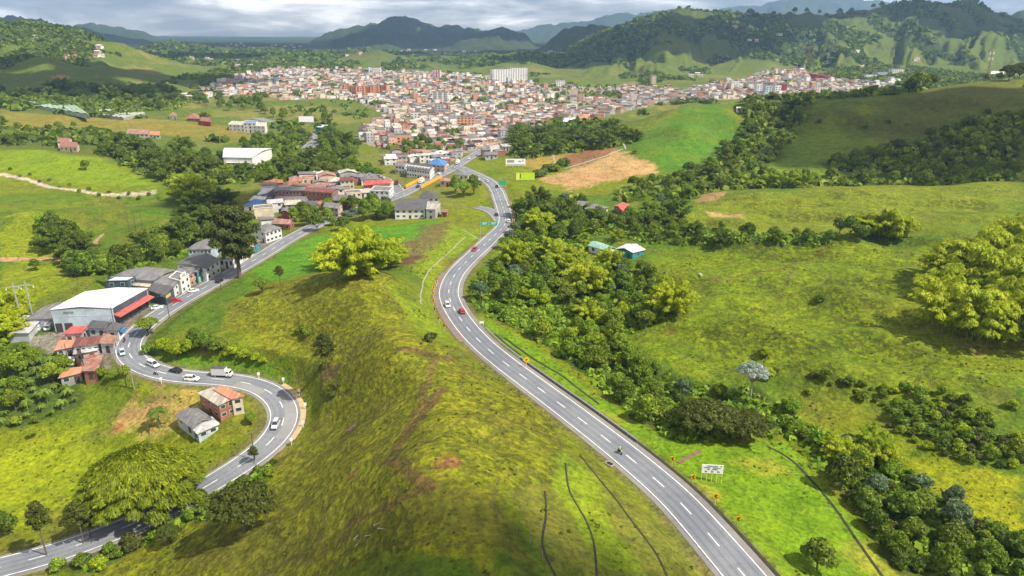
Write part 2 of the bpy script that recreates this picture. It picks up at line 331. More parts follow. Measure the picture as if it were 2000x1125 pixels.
def mat(name, col, rough=.8, var=.15, scale=1.0, bump=0, metal=0, spec=.3, obj_var=0, coords='Object', dirt=None, detail=4):
    if name in MATS: return MATS[name]
    m = bpy.data.materials.new(name); m.use_nodes = True; nt = m.node_tree; b = nt.nodes['Principled BSDF']
    tc = N(nt, 'ShaderNodeTexCoord'); no = N(nt, 'ShaderNodeTexNoise', inp={'Scale': scale, 'Detail': detail, 'Roughness': .6}); L(nt, tc.outputs[coords], no.inputs['Vector'])
    k = ramp(nt, no.outputs[0], [(.3, 1-var), (.7, 1+var)]); c = mix(nt, 1.0, tuple(col), k, 'MULTIPLY')
    if dirt:
        n2 = N(nt, 'ShaderNodeTexNoise', inp={'Scale': scale*.35, 'Detail': 5, 'Roughness': .7}); L(nt, tc.outputs[coords], n2.inputs['Vector'])
        c = mix(nt, ramp(nt, n2.outputs[0], [(.48, 0), (.62, .8)]), c, dirt)
    if obj_var:
        oi = N(nt, 'ShaderNodeObjectInfo'); hs = N(nt, 'ShaderNodeHueSaturation')
        mr = N(nt, 'ShaderNodeMapRange', inp={3: 1-obj_var, 4: 1+obj_var}); L(nt, oi.outputs['Random'], mr.inputs[0]); L(nt, mr.outputs[0], hs.inputs['Value'])
        m3 = N(nt, 'ShaderNodeMath', operation='FRACT'); m4 = N(nt, 'ShaderNodeMath', operation='MULTIPLY', inp={1: 7.31}); L(nt, oi.outputs['Random'], m4.inputs[0]); L(nt, m4.outputs[0], m3.inputs[0])
        mh = N(nt, 'ShaderNodeMapRange', inp={3: .5-.035*obj_var*3, 4: .5+.035*obj_var*3}); L(nt, m3.outputs[0], mh.inputs[0]); L(nt, mh.outputs[0], hs.inputs['Hue'])
        L(nt, c, hs.inputs['Color']); c = hs.outputs[0]
    L(nt, c, b.inputs['Base Color']); b.inputs['Roughness'].default_value = rough; b.inputs['Metallic'].default_value = metal; b.inputs['Specular IOR Level'].default_value = spec
    if bump:
        bp = N(nt, 'ShaderNodeBump', inp={'Strength': .8, 'Distance': bump}); L(nt, no.outputs[0], bp.inputs['Height']); L(nt, bp.outputs[0], b.inputs['Normal'])
    MATS[name] = m; return m
# ---------------------------------------------------------------- land cover
def wpoly(pts): 
    out = []
    for p in pts:
        h = hit(*p)
        if h is None: h = at_y(p[0], 6000, 90)
        out.append(h[:2])
    return np.array(out)
def pip(P, x, y):
    r = np.zeros(x.shape, bool); n = len(P)
    for i in range(n):
        x1, y1 = P[i]; x2, y2 = P[(i+1) % n]
        if y1 == y2: continue
        c = ((y1 > y) != (y2 > y)) & (x < (x2-x1)*(y-y1)/(y2-y1)+x1); r ^= c
    return r
def pp(s): return [tuple(map(float, q.split(','))) for q in s.split()]
# pixel outlines of ground patches
Z_ = {k: pp(v) for k, v in {
 'hill': '470,580 560,545 640,528 738,524 780,590 800,640 880,690 960,740 1060,800 1098,880 1080,935 960,945 970,1120 150,1120 420,970 610,840 640,780 620,700 530,680 440,640',
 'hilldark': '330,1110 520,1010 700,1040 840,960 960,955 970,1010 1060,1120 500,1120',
 'cut': '975,950 1090,935 1105,885 1180,930 1420,1120 1090,1120 1010,1030',
 'cutlime': '1085,940 1105,885 1170,925 1260,1120 1190,1120',
 'stripl': '748,545 800,610 830,660 930,705 885,670 850,620 845,560 870,520 935,460 890,435 840,480 810,520 830,560 820,600',
 'brownter': '782,515 800,480 835,440 890,432 895,452 860,480 830,520',
 'soilpatch': '772,514 786,500 828,500 818,518',
 'stripr': '905,600 960,632 1040,672 1150,760 1290,850 1420,870 1530,862 1640,985 1760,1123 1525,1123 1400,985 1270,880 1100,770 960,670',
 'greenhill': '1225,278 1290,235 1340,208 1395,206 1450,235 1440,290 1370,335 1285,338',
 'tan': '1055,352 1100,335 1212,292 1240,305 1285,338 1180,352 1120,372',
 'brownfield': '1100,318 1110,298 1210,278 1218,290 1120,328',
 'ochre': '1010,325 1030,300 1105,292 1098,318 1060,340',
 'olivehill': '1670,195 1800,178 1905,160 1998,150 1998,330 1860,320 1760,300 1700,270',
 'village': '480,330 560,310 680,300 870,300 900,330 880,415 700,432 560,432 470,420',
 'villfield': '500,520 560,475 700,445 860,430 780,515 700,522 560,540 480,572',
 'bank': '285,690 320,668 420,690 500,700 560,720 620,790 560,760 470,728 350,722 300,710',
 'lime1': '0,295 80,292 200,310 300,345 330,368 200,362 100,348 0,335',
 'lime2': '0,420 90,418 180,440 150,500 90,515 0,500',
 'lime3': '0,520 130,520 150,560 60,600 0,600',
 'yellow1': '0,212 130,225 260,232 420,242 560,262 540,275 420,272 240,258 60,258 0,250',
 'limebot': '0,880 120,840 210,830 180,960 60,1020 0,1030',
 'drybot': '230,790 340,760 390,760 400,840 350,850 240,830',
 'meadow': '1210,560 1300,500 1450,490 1560,478 1820,480 1800,560 1780,660 1998,690 1998,760 1700,790 1520,730 1440,740 1330,740 1220,690 1200,650 1300,600',
 'meadow2': '1400,470 1330,450 1340,420 1420,395 1560,372 1998,362 1998,380 1900,410 1800,420 1600,460',
 'field3': '1360,378 1380,372 1420,374 1408,392 1365,395',
 'fieldtan': '1380,412 1455,418 1440,428 1390,424',
 'slope': '1560,270 1620,225 1700,300 1760,340 1480,352 1440,330 1540,300',
 'limegut': '1770,900 1850,905 1998,930 1998,1080 1930,1040 1830,980',
 'yard': '40,660 100,650 290,600 350,560 470,500 540,455 560,465 480,520 360,585 260,645 225,690 215,720 140,740 100,700',
}.items()}
PIT = [  # wooded ground: also used to plant trees
 ('gully', '915,590 925,555 960,530 990,470 1010,440 1110,440 1150,470 1120,540 1200,520 1310,560 1310,610 1200,660 1230,700 1330,740 1500,770 1540,800 1650,870 1660,985 1530,845 1500,858 1300,860 1150,735 1090,700 1010,640 940,610'),
 ('gullylow', '1640,870 1740,905 1800,960 1900,1010 1998,1060 1998,1122 1770,1122 1660,980'),
 ('midwood', '1010,440 1020,400 1130,390 1150,420 1290,400 1330,440 1440,455 1620,462 1640,475 1300,478 1240,470 1190,455 1120,465'),
 ('topwood', '1340,335 1400,310 1450,250 1490,215 1560,195 1640,185 1560,250 1520,300 1450,330 1500,345 1700,345 1640,330 1600,320 1800,280 1840,250 1998,220 1998,352 1560,362 1400,372 1340,390 1200,392 1220,370'),
 ('ridgewood', '1000,290 1010,255 1100,268 1200,262 1245,275 1210,284 1110,300 1010,310'),
 ('leftwood', '190,300 240,285 400,305 440,318 520,320 680,300 700,335 620,350 470,352 360,390 290,345'),
 ('leftwood2', '470,275 560,265 600,285 560,300 480,300'),
 ('rivwood', '80,440 150,470 200,520 320,460 420,430 470,420 430,460 360,500 250,530 150,540'),
 ('banana', '0,680 100,690 130,740 150,790 60,830 0,840'),
 ('bottomshrub', '100,1120 170,1050 260,1030 330,1005 420,960 500,925 540,900 520,950 430,1000 300,1050 180,1120'),
 ('leftslope1', '0,200 120,200 230,215 330,215 400,190 300,178 160,172 0,180'),
]
Z_ = {k: wpoly(v) for k, v in Z_.items()}; WOODS = {k: wpoly(pp(v)) for k, v in PIT}
TOWN = wpoly(pp('375,182 430,160 470,150 540,134 640,140 700,138 800,141 870,145 960,150 1060,168 1130,170 1220,168 1330,178 1400,165 1460,158 1500,135 1540,138 1600,150 1680,160 1770,160 1700,180 1600,186 1480,193 1400,196 1300,200 1200,222 1120,240 1010,262 975,280 930,300 800,292 740,288 690,270 720,250 760,225 690,195 560,195 480,185'))
COLR = np.zeros(XX.shape+(3,)); AUX = np.zeros(XX.shape)   # AUX: strength of cattle terraces
n1 = fbm(XX/70, YY/70, 4, 101); n2 = fbm(XX/14, YY/14, 4, 105); n3 = fbm(XX/3.2, YY/3.2, 3, 111)
c3 = lambda *c: np.array(c)
def blend(k, c):
    global COLR
    COLR = COLR*(1-k[..., None]) + np.asarray(c)*k[..., None]
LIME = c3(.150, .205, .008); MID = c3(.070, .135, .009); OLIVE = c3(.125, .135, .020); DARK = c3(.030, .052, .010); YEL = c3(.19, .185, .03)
COLR[:] = MID; blend(sm(.38, .62, n1), LIME*.85); blend(sm(.5, .72, n2)*.55, OLIVE)
def zone(k, c, warp=3.0, a=1.0, P=None, aux=None):
    P = Z_[k] if P is None else P
    w = warp*np.clip(YY/180, .5, 5)
    sel = (XX > P[:, 0].min()-w.max()*0-30) & (XX < P[:, 0].max()+30) & (YY > P[:, 1].min()-30) & (YY < P[:, 1].max()+60)
    idx = np.nonzero(sel); x = XX[idx]; y = YY[idx]; ww = w[idx]
    acc = np.zeros(x.shape)
    for j, (ox, oy) in enumerate(((0, 0), (.5, .3), (-.4, .4), (.2, -.5))):
        acc += pip(P, x+ww*(2*(n2[idx]-.5)*2.2+ox), y+ww*(2*(n3[idx]-.5)*1.4+oy))
    K = np.zeros(XX.shape); K[idx] = acc/4
    blend(K*a, c)
    if aux is not None:
        global AUX
        AUX = AUX*(1-K)+aux*K
    return K
zone('villfield', c3(.075, .20, .010)); zone('bank', c3(.08, .19, .008)); zone('lime1', c3(.14, .225, .008), aux=.1); zone('lime2', LIME*1.05); zone('lime3', LIME); zone('yellow1', YEL*.85)
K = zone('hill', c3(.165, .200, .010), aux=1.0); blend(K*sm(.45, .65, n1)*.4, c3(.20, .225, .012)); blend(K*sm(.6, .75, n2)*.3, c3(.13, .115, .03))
zone('hilldark', c3(.115, .125, .016), a=.8, aux=.6); zone('cut', c3(.13, .155, .02), aux=0); zone('cutlime', c3(.16, .25, .01), aux=0)  # hilldark: darker vegetation plus cloud shade put into the colour
zone('stripl', c3(.14, .215, .010), 1.5, aux=0); zone('brownter', c3(.13, .12, .04), aux=.5); zone('soilpatch', c3(.10, .06, .035), 1)
K = zone('stripr', c3(.11, .215, .007), 1.2, aux=0); blend(K*sm(.52, .7, n2)*.6, c3(.24, .25, .03))
K = zone('greenhill', c3(.060, .165, .012), 4); blend(K*sm(.42, .62, n2)*.6, c3(.10, .17, .015)); blend(K*sm(.55, .66, n1)*.4, c3(.05, .11, .012)); K = zone('tan', c3(.37, .26, .12), 2); blend(K*sm(.45, .65, n2)*.5, c3(.27, .21, .08)); blend(K*sm(.55, .7, n1)*.4, c3(.30, .18, .08)); zone('brownfield', c3(.20, .11, .055), 1.5); zone('ochre', c3(.26, .20, .05), 2)
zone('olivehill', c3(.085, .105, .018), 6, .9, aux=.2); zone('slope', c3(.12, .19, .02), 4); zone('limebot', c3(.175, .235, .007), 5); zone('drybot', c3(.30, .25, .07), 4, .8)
K = zone('meadow', c3(.135, .205, .008), 4, aux=.75); blend(K*sm(.45, .6, n1)*.5, c3(.165, .215, .009)); blend(K*sm(.5, .62, n2)*.5, c3(.075, .13, .008))
zone('meadow2', c3(.135, .185, .012), 3, aux=.5); zone('field3', c3(.25, .18, .08), 1); zone('fieldtan', c3(.33, .26, .10), 1); zone('limegut', c3(.22, .26, .008), 3, .8)
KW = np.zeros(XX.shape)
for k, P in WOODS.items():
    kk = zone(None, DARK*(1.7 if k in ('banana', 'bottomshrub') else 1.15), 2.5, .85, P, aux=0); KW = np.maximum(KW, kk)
zone('yard', c3(.20, .19, .175), .8, .9, aux=0); 
kk = zone('village', c3(.13, .15, .04), 3, .6)
KT = zone(None, c3(.23, .20, .165), 1.0, .9, TOWN)
# far ground: forest and pasture patches
fa = sm(480, 800, YY)*(1-KT)*(1-KW); fp = fbm(XX/150, YY/260, 5, 201, .6); fq = fbm(XX/60, YY/90, 4, 221, .6)
right = sm(-.1, .25, TT)
thr = .50+.035*right-.045*sm(1700, 2400, YY)
woodm = sm(-.02, .03, fp-thr+.35*(fq-.5))
patch = np.clip(YY, 0, 5000)
FARW = fa*woodm*(1-np.clip(sum(((XX-p.mean(0)[0])**2+(YY-p.mean(0)[1])**2 < 0) for p in [TOWN]), 0, 1))
keep = np.zeros(XX.shape)
for k in ('greenhill', 'tan', 'brownfield', 'ochre', 'olivehill', 'slope', 'yellow1', 'lime1'): keep = np.maximum(keep, pip(Z_[k], XX, YY))
FARW = FARW*(1-keep); fa2 = fa*(1-keep)
blend(fa2*.8, c3(.080, .12, .020)); blend(fa2*sm(.52, .66, fq)*.7*(1-sm(1500, 2400, YY)*.6), c3(.17, .17, .045)); blend(fa2*sm(1800, 2600, YY)*.5, c3(.045, .07, .02)); blend(FARW, c3(.032, .055, .015))
blend(sm(1300, 2200, YY)*sm(.40, .55, fbm(XX/300, YY/420, 4, 260))*right*.15, c3(.03, .05, .016))
far_l = sm(2600, 3800, YY); blend(far_l*.85, c3(.032, .05, .02))
# small light scars and paths
def line_cover(pix, w, c, a=1.0, hard=.5):
    C = []
    for p in pix:
        h = hit(*p); C.append(h)
    C = np.array(C); D, _, _ = seg_dist(C, XX, YY, w*4+4)
    D = D + (n3-.5)*w*1.6
    blend(a*(1-sm(w*hard, w*1.15, D)), c)
for s, w, c, a in [
 ('1385,545 1450,538 1530,525 1580,508 1620,482', 1.1, c3(.12, .085, .03), .8), ('1550,520 1535,560 1520,600', .7, c3(.12, .10, .03), .6),
 ('860,760 840,790 800,840 760,900 840,955 760,990 690,1020', 1.6, c3(.13, .075, .04), .75), ('850,700 830,760 800,830', 1.5, c3(.15, .09, .05), .6),
 ('780,680 830,690 870,700', 2.0, c3(.13, .07, .045), .8), ('970,780 900,820 850,860 780,900', .6, c3(.12, .09, .03), .5),
 ('0,340 60,352 120,368 200,380 260,379 300,376', 2.6, c3(.42, .38, .30), 1), ('0,506 60,506 110,505 130,508', 2.5, c3(.38, .24, .14), 1),
 ('190,483 186,472 200,458', 1.2, c3(.33, .25, .15), 1), ('640,478 700,470', 1, MID, .2),
 ('1300,880 1340,898 1370,880', .01, MID, 0), ('150,225 250,240 330,235', 2, c3(.3, .2, .1), .5)]:
    line_cover(pp(s), w, c, a)
for (px, py, r, c) in [(868,905,3,c3(.22,.10,.05)), (580,790,2,c3(.2,.09,.05)), (300,790,6,c3(.30,.20,.09)), (250,820,4,c3(.28,.19,.08)), (690,925,2,c3(.2,.1,.05)), (962,682,2.5,c3(.26,.12,.06)), (1900,670,6,c3(.2,.2,.05)),
                        (640,735,3,c3(.16,.09,.07)), (230,840,2,c3(.28,.09,.04)), (1310,650,2,c3(.14,.12,.03)), (180,190,12,c3(.30,.24,.12)), (120,150,14,c3(.33,.18,.1))]:
    h = hit(px, py); d = np.hypot(XX-h[0], YY-h[1])+(n3-.5)*r*1.5; blend((1-sm(r*.5, r*1.2, d))*.8, c)
# steep pasture is terraced by cattle; knoll faces also get shade in the colour
gx = np.gradient(ZZ, axis=1)/(np.gradient(XX, axis=1)+1e-9); gy = np.gradient(ZZ, axis=0)/(np.gradient(YY, axis=0)+1e-9); SL = np.hypot(gx, gy)
st_ = sm(.22, .5, SL)*(1-KW)*(1-KT)*sm(2, 6, RD)*(YY < 900); AUX = np.maximum(AUX*.85, st_*np.where(AUX > .01, 1.0, .35)); blend(st_*.22, c3(.085, .105, .014))
# verge beside the roads, ditch side brown
blend((1-sm(0, 2.2, np.abs(RD-.6)))*.55, c3(.12, .10, .055))
COLR *= (.86+.28*n3)[..., None]; COLR[..., 0] *= 1.10
def terrain():
    ny, nx = XX.shape
    me = bpy.data.meshes.new('ground'); me.vertices.add(nx*ny)
    me.vertices.foreach_set('co', np.stack([XX, YY, ZZ], -1).astype(np.float32).ravel())
    i = np.arange(nx*(ny-1)).reshape(ny-1, nx)[:, :-1].ravel()
    q = np.stack([i, i+1, i+nx+1, i+nx], 1).astype(np.int32); nf = len(q)
    me.loops.add(nf*4); me.polygons.add(nf); me.loops.foreach_set('vertex_index', q.ravel()); me.polygons.foreach_set('loop_start', np.arange(nf, dtype=np.int32)*4)
    me.polygons.foreach_set('use_smooth', np.ones(nf, bool)); me.update()
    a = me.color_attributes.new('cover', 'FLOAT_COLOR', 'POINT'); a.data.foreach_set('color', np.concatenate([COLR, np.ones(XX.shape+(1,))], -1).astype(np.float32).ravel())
    b = me.attributes.new('steps', 'FLOAT', 'POINT'); b.data.foreach_set('value', AUX.astype(np.float32).ravel())
    m = bpy.data.materials.new('grassland'); m.use_nodes = True; nt = m.node_tree; bs = nt.nodes['Principled BSDF']; bs.inputs['Roughness'].default_value = .9; bs.inputs['Specular IOR Level'].default_value = .12
    at = N(nt, 'ShaderNodeAttribute', attribute_name='cover'); st = N(nt, 'ShaderNodeAttribute', attribute_name='steps'); g = N(nt, 'ShaderNodeNewGeometry')
    cam_d = N(nt, 'ShaderNodeTexNoise', inp={'Scale': .9, 'Detail': 6, 'Roughness': .65}); L(nt, g.outputs['Position'], cam_d.inputs['Vector'])
    big = N(nt, 'ShaderNodeTexNoise', inp={'Scale': .045, 'Detail': 8, 'Roughness': .62}); L(nt, g.outputs['Position'], big.inputs['Vector'])
    # cattle terraces follow the contour lines: noise squeezed along height
    mp = N(nt, 'ShaderNodeMapping'); mp.inputs['Scale'].default_value = (.42, .42, 1.15); L(nt, g.outputs['Position'], mp.inputs[0])
    ter = N(nt, 'ShaderNodeTexNoise', inp={'Scale': 1.0, 'Detail': 6, 'Roughness': .62, 'Distortion': .35}); L(nt, mp.outputs[0], ter.inputs['Vector'])
    tr = ramp(nt, ter.outputs[0], [(.40, 0), (.54, 1)])
    c = mix(nt, 1.0, at.outputs['Color'], ramp(nt, cam_d.outputs[0], [(.30, .55), (.5, 1.0), (.70, 1.42)]), 'MULTIPLY')
    c = mix(nt, 1.0, c, ramp(nt, big.outputs[0], [(.3, (.86, .90, .86)), (.5, (1, 1, 1)), (.7, (1.14, 1.07, .97))]), 'MULTIPLY')
    mm = N(nt, 'ShaderNodeMath', operation='MULTIPLY'); L(nt, st.outputs['Fac'], mm.inputs[0]); inv = ramp(nt, ter.outputs[0], [(.42, .60), (.50, 0)]); L(nt, inv, mm.inputs[1])
    c = mix(nt, mm.outputs[0], c, (.075, .07, .02))
    md = N(nt, 'ShaderNodeTexNoise', inp={'Scale': .20, 'Detail': 6, 'Roughness': .68, 'Distortion': .5}); L(nt, g.outputs['Position'], md.inputs['Vector'])
    c = mix(nt, 1.0, c, ramp(nt, md.outputs[0], [(.32, (.66, .74, .62)), (.5, (1, 1, 1)), (.68, (1.25, 1.16, 1.0))]), 'MULTIPLY')
    # tussocks
    vo = N(nt, 'ShaderNodeTexNoise', inp={'Scale': .38, 'Detail': 4, 'Roughness': .75}); L(nt, g.outputs['Position'], vo.inputs['Vector'])
    c = mix(nt, ramp(nt, vo.outputs[0], [(.56, 0), (.66, .55)]), c, (.055, .075, .012))
    L(nt, c, bs.inputs['Base Color'])
    b1 = N(nt, 'ShaderNodeBump', inp={'Strength': .9, 'Distance': .7}); L(nt, cam_d.outputs[0], b1.inputs['Height'])
    b2 = N(nt, 'ShaderNodeBump', inp={'Distance': .45}); L(nt, st.outputs['Fac'], b2.inputs['Strength']); L(nt, tr, b2.inputs['Height']); L(nt, b1.outputs[0], b2.inputs['Normal'])
    b4 = N(nt, 'ShaderNodeBump', inp={'Strength': .6, 'Distance': 1.6}); L(nt, md.outputs[0], b4.inputs['Height']); L(nt, b2.outputs[0], b4.inputs['Normal'])
    b3 = N(nt, 'ShaderNodeBump', inp={'Strength': .55, 'Distance': 5.0}); L(nt, big.outputs[0], b3.inputs['Height']); L(nt, b4.outputs[0], b3.inputs['Normal'])
    L(nt, b3.outputs[0], bs.inputs['Normal'])
    me.materials.append(m); tag(link('ground', me), kind='structure')
terrain()
# ---------------------------------------------------------------- roads
def frame(C):
    T = np.gradient(C[:, :2], axis=0); T /= np.linalg.norm(T, axis=1)[:, None]+1e-9
    return np.stack([-T[:, 1], T[:, 0]], 1)        # left normal
def strip(mb, C, a, b, dz, m=0, da=0, db=0):
    Nn = frame(C); A_ = C[:, :2]+Nn*a; B_ = C[:, :2]+Nn*b
    P = []
    for i in range(len(C)): P += [(*A_[i], C[i, 2]+dz+da), (*B_[i], C[i, 2]+dz+db)]
    mb.add(P, [(2*i, 2*i+1, 2*i+3, 2*i+2) for i in range(len(C)-1)], m)
def arc(C): return np.r_[0, np.cumsum(np.hypot(*np.diff(C[:, :2], axis=0).T))]
def sub(C, s0, s1, n=None):
    s = arc(C); n = n or max(2, int((s1-s0)/2)+1); q = np.linspace(s0, s1, n)
    return np.stack([np.interp(q, s, C[:, k]) for k in range(3)], 1)
def asphalt(name, col, c2):
    m = bpy.data.materials.new(name); m.use_nodes = True; nt = m.node_tree; b = nt.nodes['Principled BSDF']
    g = N(nt, 'ShaderNodeNewGeometry'); a = N(nt, 'ShaderNodeTexNoise', inp={'Scale': .07, 'Detail': 5, 'Roughness': .6}); L(nt, g.outputs['Position'], a.inputs['Vector'])
    f = N(nt, 'ShaderNodeTexNoise', inp={'Scale': 3.5, 'Detail': 5, 'Roughness': .7}); L(nt, g.outputs['Position'], f.inputs['Vector'])
    c = mix(nt, ramp(nt, a.outputs[0], [(.38, 0), (.58, 1)]), col, c2); c = mix(nt, 1.0, c, ramp(nt, f.outputs[0], [(.3, .80), (.7, 1.18)]), 'MULTIPLY')
    st = N(nt, 'ShaderNodeTexNoise', inp={'Scale': .33, 'Detail': 6, 'Roughness': .75}); L(nt, g.outputs['Position'], st.inputs['Vector']); c = mix(nt, ramp(nt, st.outputs[0], [(.56, 0), (.68, .4)]), c, tuple(x*.55 for x in col))
    L(nt, c, b.inputs['Base Color']); b.inputs['Roughness'].default_value = .82; b.inputs['Specular IOR Level'].default_value = .25
    bp = N(nt, 'ShaderNodeBump', inp={'Strength': .3, 'Distance': .03}); L(nt, f.outputs[0], bp.inputs['Height']); L(nt, bp.outputs[0], b.inputs['Normal']); return m
ASP = asphalt('asphalt', (.145, .155, .178), (.185, .195, .21)); ASP2 = asphalt('asphalt_patch', (.24, .24, .235), (.20, .20, .20)); ASP3 = asphalt('shoulder_paving', (.16, .15, .14), (.215, .205, .195))
ASPW = asphalt('wheel_track', (.115, .125, .148), (.155, .165, .185))
PAINT = mat('road_paint', (.70, .70, .67), .6, .30, 1.2, coords='Object'); PAINTY = mat('road_paint_yellow', (.75, .5, .05), .6, .1, 2)
CONC = mat('concrete', (.26, .25, .22), .9, .25, .8); CONCD = mat('concrete_dark', (.032, .030, .022), .95, .35, .6)
def road(name, C, hw, lines, sh, dash=None, w2=None, dz=0.0):
    mb = MB(); strip(mb, C, -sh[0], sh[1], dz, 1, -.05, -.05); strip(mb, C, -hw, hw, dz+.012, 0)
    # skirts so that the pavement has thickness
    strip(mb, C, sh[1], sh[1]+.5, dz, 1, -.05, -.55); strip(mb, C, -sh[0]-.5, -sh[0], dz, 1, -.55, -.05)
    for s in (-1, 1):
        for q in (.9, 2.5):
            strip(mb, C, s*q-.28, s*q+.28, dz+.017, 2)
    o = mb.obj(name, [ASP, ASP3, ASPW]); tag(o, kind='structure')
    mk = MB()
    for a in lines: strip(mk, C, a-.10, a+.10, dz+.03)
    if dash:
        s = arc(C); q = dash[2]
        while q < s[-1]-dash[0]:
            strip(mk, sub(C, q, q+dash[0], 3), -.10, .10, dz+.03); q += dash[1]
    o2 = mk.obj('road_markings', [PAINT]); tag(o2, kind='structure'); return o
CM, CL, CS_, CR, CF = (ROADS[k][0] for k in ('main', 'low', 'sw', 'ramp', 'far'))
road('highway', CM, 3.85, (-3.65, 3.65), (5.3, 4.9), (4.2, 10.4, 3))
road('lower_road', CL, 4.0, (-3.7, 3.7), (4.9, 4.7), (4.0, 9.6, 2))
road('slip_road', CS_, 3.4, (-3.2, 3.2), (3.9, 3.9), dz=.0); road('side_road', CR, 3.2, (-3.0, 3.0), (3.5, 3.5), dz=-.03)
road('far_road', CF, 5.5, (-5.2, 0, 5.2), (6, 6), dz=.5)
# ---------------------------------------------------------------- vegetation
def leafmat(name, c1, c2, c_hi, ov=.18, sc=1.2):
    m = bpy.data.materials.new(name); m.use_nodes = True; nt = m.node_tree; b = nt.nodes['Principled BSDF']
    tc = N(nt, 'ShaderNodeTexCoord'); no = N(nt, 'ShaderNodeTexNoise', inp={'Scale': sc, 'Detail': 4, 'Roughness': .7}); L(nt, tc.outputs['Object'], no.inputs['Vector'])
    c = mix(nt, ramp(nt, no.outputs[0], [(.34, 0), (.62, 1)]), c1, c2)
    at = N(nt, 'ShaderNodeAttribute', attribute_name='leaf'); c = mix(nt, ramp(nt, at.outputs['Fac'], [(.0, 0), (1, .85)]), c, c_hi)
    oi = N(nt, 'ShaderNodeObjectInfo'); hs = N(nt, 'ShaderNodeHueSaturation')
    mr = N(nt, 'ShaderNodeMapRange', inp={3: 1-ov*1.6, 4: 1+ov*1.6}); L(nt, oi.outputs['Random'], mr.inputs[0]); L(nt, mr.outputs[0], hs.inputs['Value'])
    m4 = N(nt, 'ShaderNodeMath', operation='MULTIPLY', inp={1: 7.31}); m3 = N(nt, 'ShaderNodeMath', operation='FRACT'); L(nt, oi.outputs['Random'], m4.inputs[0]); L(nt, m4.outputs[0], m3.inputs[0])
    mh = N(nt, 'ShaderNodeMapRange', inp={3: .5-.10*ov, 4: .5+.09*ov}); L(nt, m3.outputs[0], mh.inputs[0]); L(nt, mh.outputs[0], hs.inputs['Hue'])
    L(nt, c, hs.inputs['Color']); L(nt, hs.outputs[0], b.inputs['Base Color']); b.inputs['Roughness'].default_value = .6; b.inputs['Specular IOR Level'].default_value = .2
    tr = N(nt, 'ShaderNodeBsdfTranslucent'); L(nt, hs.outputs[0], tr.inputs[0]); ms = N(nt, 'ShaderNodeMixShader', inp={0: .36}); out = nt.nodes['Material Output']
    L(nt, b.outputs[0], ms.inputs[1]); L(nt, tr.outputs[0], ms.inputs[2]); L(nt, ms.outputs[0], out.inputs[0]); return m
LM = {
 'dark': leafmat('leaf_dark', (.046, .090, .012), (.10, .17, .016), (.26, .34, .028)),
 'mid': leafmat('leaf_mid', (.075, .140, .012), (.145, .235, .016), (.33, .42, .028)),
 'yellow': leafmat('leaf_yellow', (.13, .21, .008), (.25, .35, .008), (.48, .54, .015), .05),
 'bamboo': leafmat('leaf_bamboo', (.18, .26, .010), (.36, .43, .012), (.66, .68, .02), .05),
 'bamboodark': leafmat('leaf_bamboo_dark', (.055, .10, .010), (.11, .165, .013), (.24, .28, .02), .12),
 'shadegrass': leafmat('leaf_tussock', (.05, .08, .010), (.085, .12, .012), (.16, .2, .02), .1),
 'dome': leafmat('leaf_dome', (.075, .115, .008), (.16, .22, .010), (.40, .44, .014), .02, .35),
 'tallgreen': leafmat('leaf_tall_tree', (.050, .070, .016), (.085, .11, .020), (.18, .20, .035), .03),
 'olive': leafmat('leaf_olive', (.048, .064, .014), (.085, .105, .018), (.16, .18, .025), .10),
 'grey': leafmat('leaf_silver', (.12, .18, .11), (.34, .42, .34), (.66, .74, .70), .05),
 'pale': leafmat('leaf_pale', (.06, .11, .045), (.12, .18, .08), (.22, .30, .16), .15),
 'banana': leafmat('leaf_banana', (.07, .14, .015), (.13, .21, .02), (.22, .28, .05), .15),
}
BARK = mat('bark', (.12, .09, .065), .9, .3, 2.0); BARKP = mat('bark_pale', (.30, .27, .22), .9, .25, 2.0)
class Leaves:
    def __init__(s): s.P = []; s.A = []
    def quad(s, c, n, u, w, l, a):           # centre, normal, long axis
        v = np.cross(n, u); s.P.append([c-u*l-v*w*.35, c-v*w+u*l*.1, c+u*l, c+v*w+u*l*.1]); s.A.append(a)
    def mesh(s, name, m):
        P = np.array(s.P, np.float32).reshape(-1, 3); n = len(s.A)
        me = bpy.data.meshes.new(name); me.vertices.add(4*n); me.vertices.foreach_set('co', P.ravel()); me.loops.add(4*n); me.polygons.add(n)
        me.loops.foreach_set('vertex_index', np.arange(4*n, dtype=np.int32)); me.polygons.foreach_set('loop_start', np.arange(n, dtype=np.int32)*4); me.update()
        a = me.attributes.new('leaf', 'FLOAT', 'FACE'); a.data.foreach_set('value', np.array(s.A, np.float32)); me.materials.append(m); return me
def unit(v): return v/(np.linalg.norm(v)+1e-9)
def crown_leaves(lobes, nleaf, size, r, flat=0.6):
    """lobes: (centre, radii) ellipsoids; leaf clumps spread through their outer shells"""
    Lv = Leaves(); ar = np.array([l[1][0]*l[1][1]+l[1][2]*l[1][0] for l in lobes]); ar = ar/ar.sum()
    for (c, rad), w in zip(lobes, ar):
        c = np.array(c, float); rad = np.array(rad, float)
        for _ in range(int(nleaf*w)):
            d = unit(r.normal(size=3)); 
            if d[2] < -.35: d[2] *= -.6; d = unit(d)
            k = 1-abs(r.normal())*.16 + .08*math.sin(d[0]*9+c[0])*math.sin(d[1]*8+c[1])
            p = c+d*rad*k; n = unit(d+r.normal(size=3)*flat); u = unit(np.cross(n, r.normal(size=3)))
            s = size*r.uniform(.6, 1.35); Lv.quad(p, n, u, s*.75, s, r.random()**2.2)
    return Lv
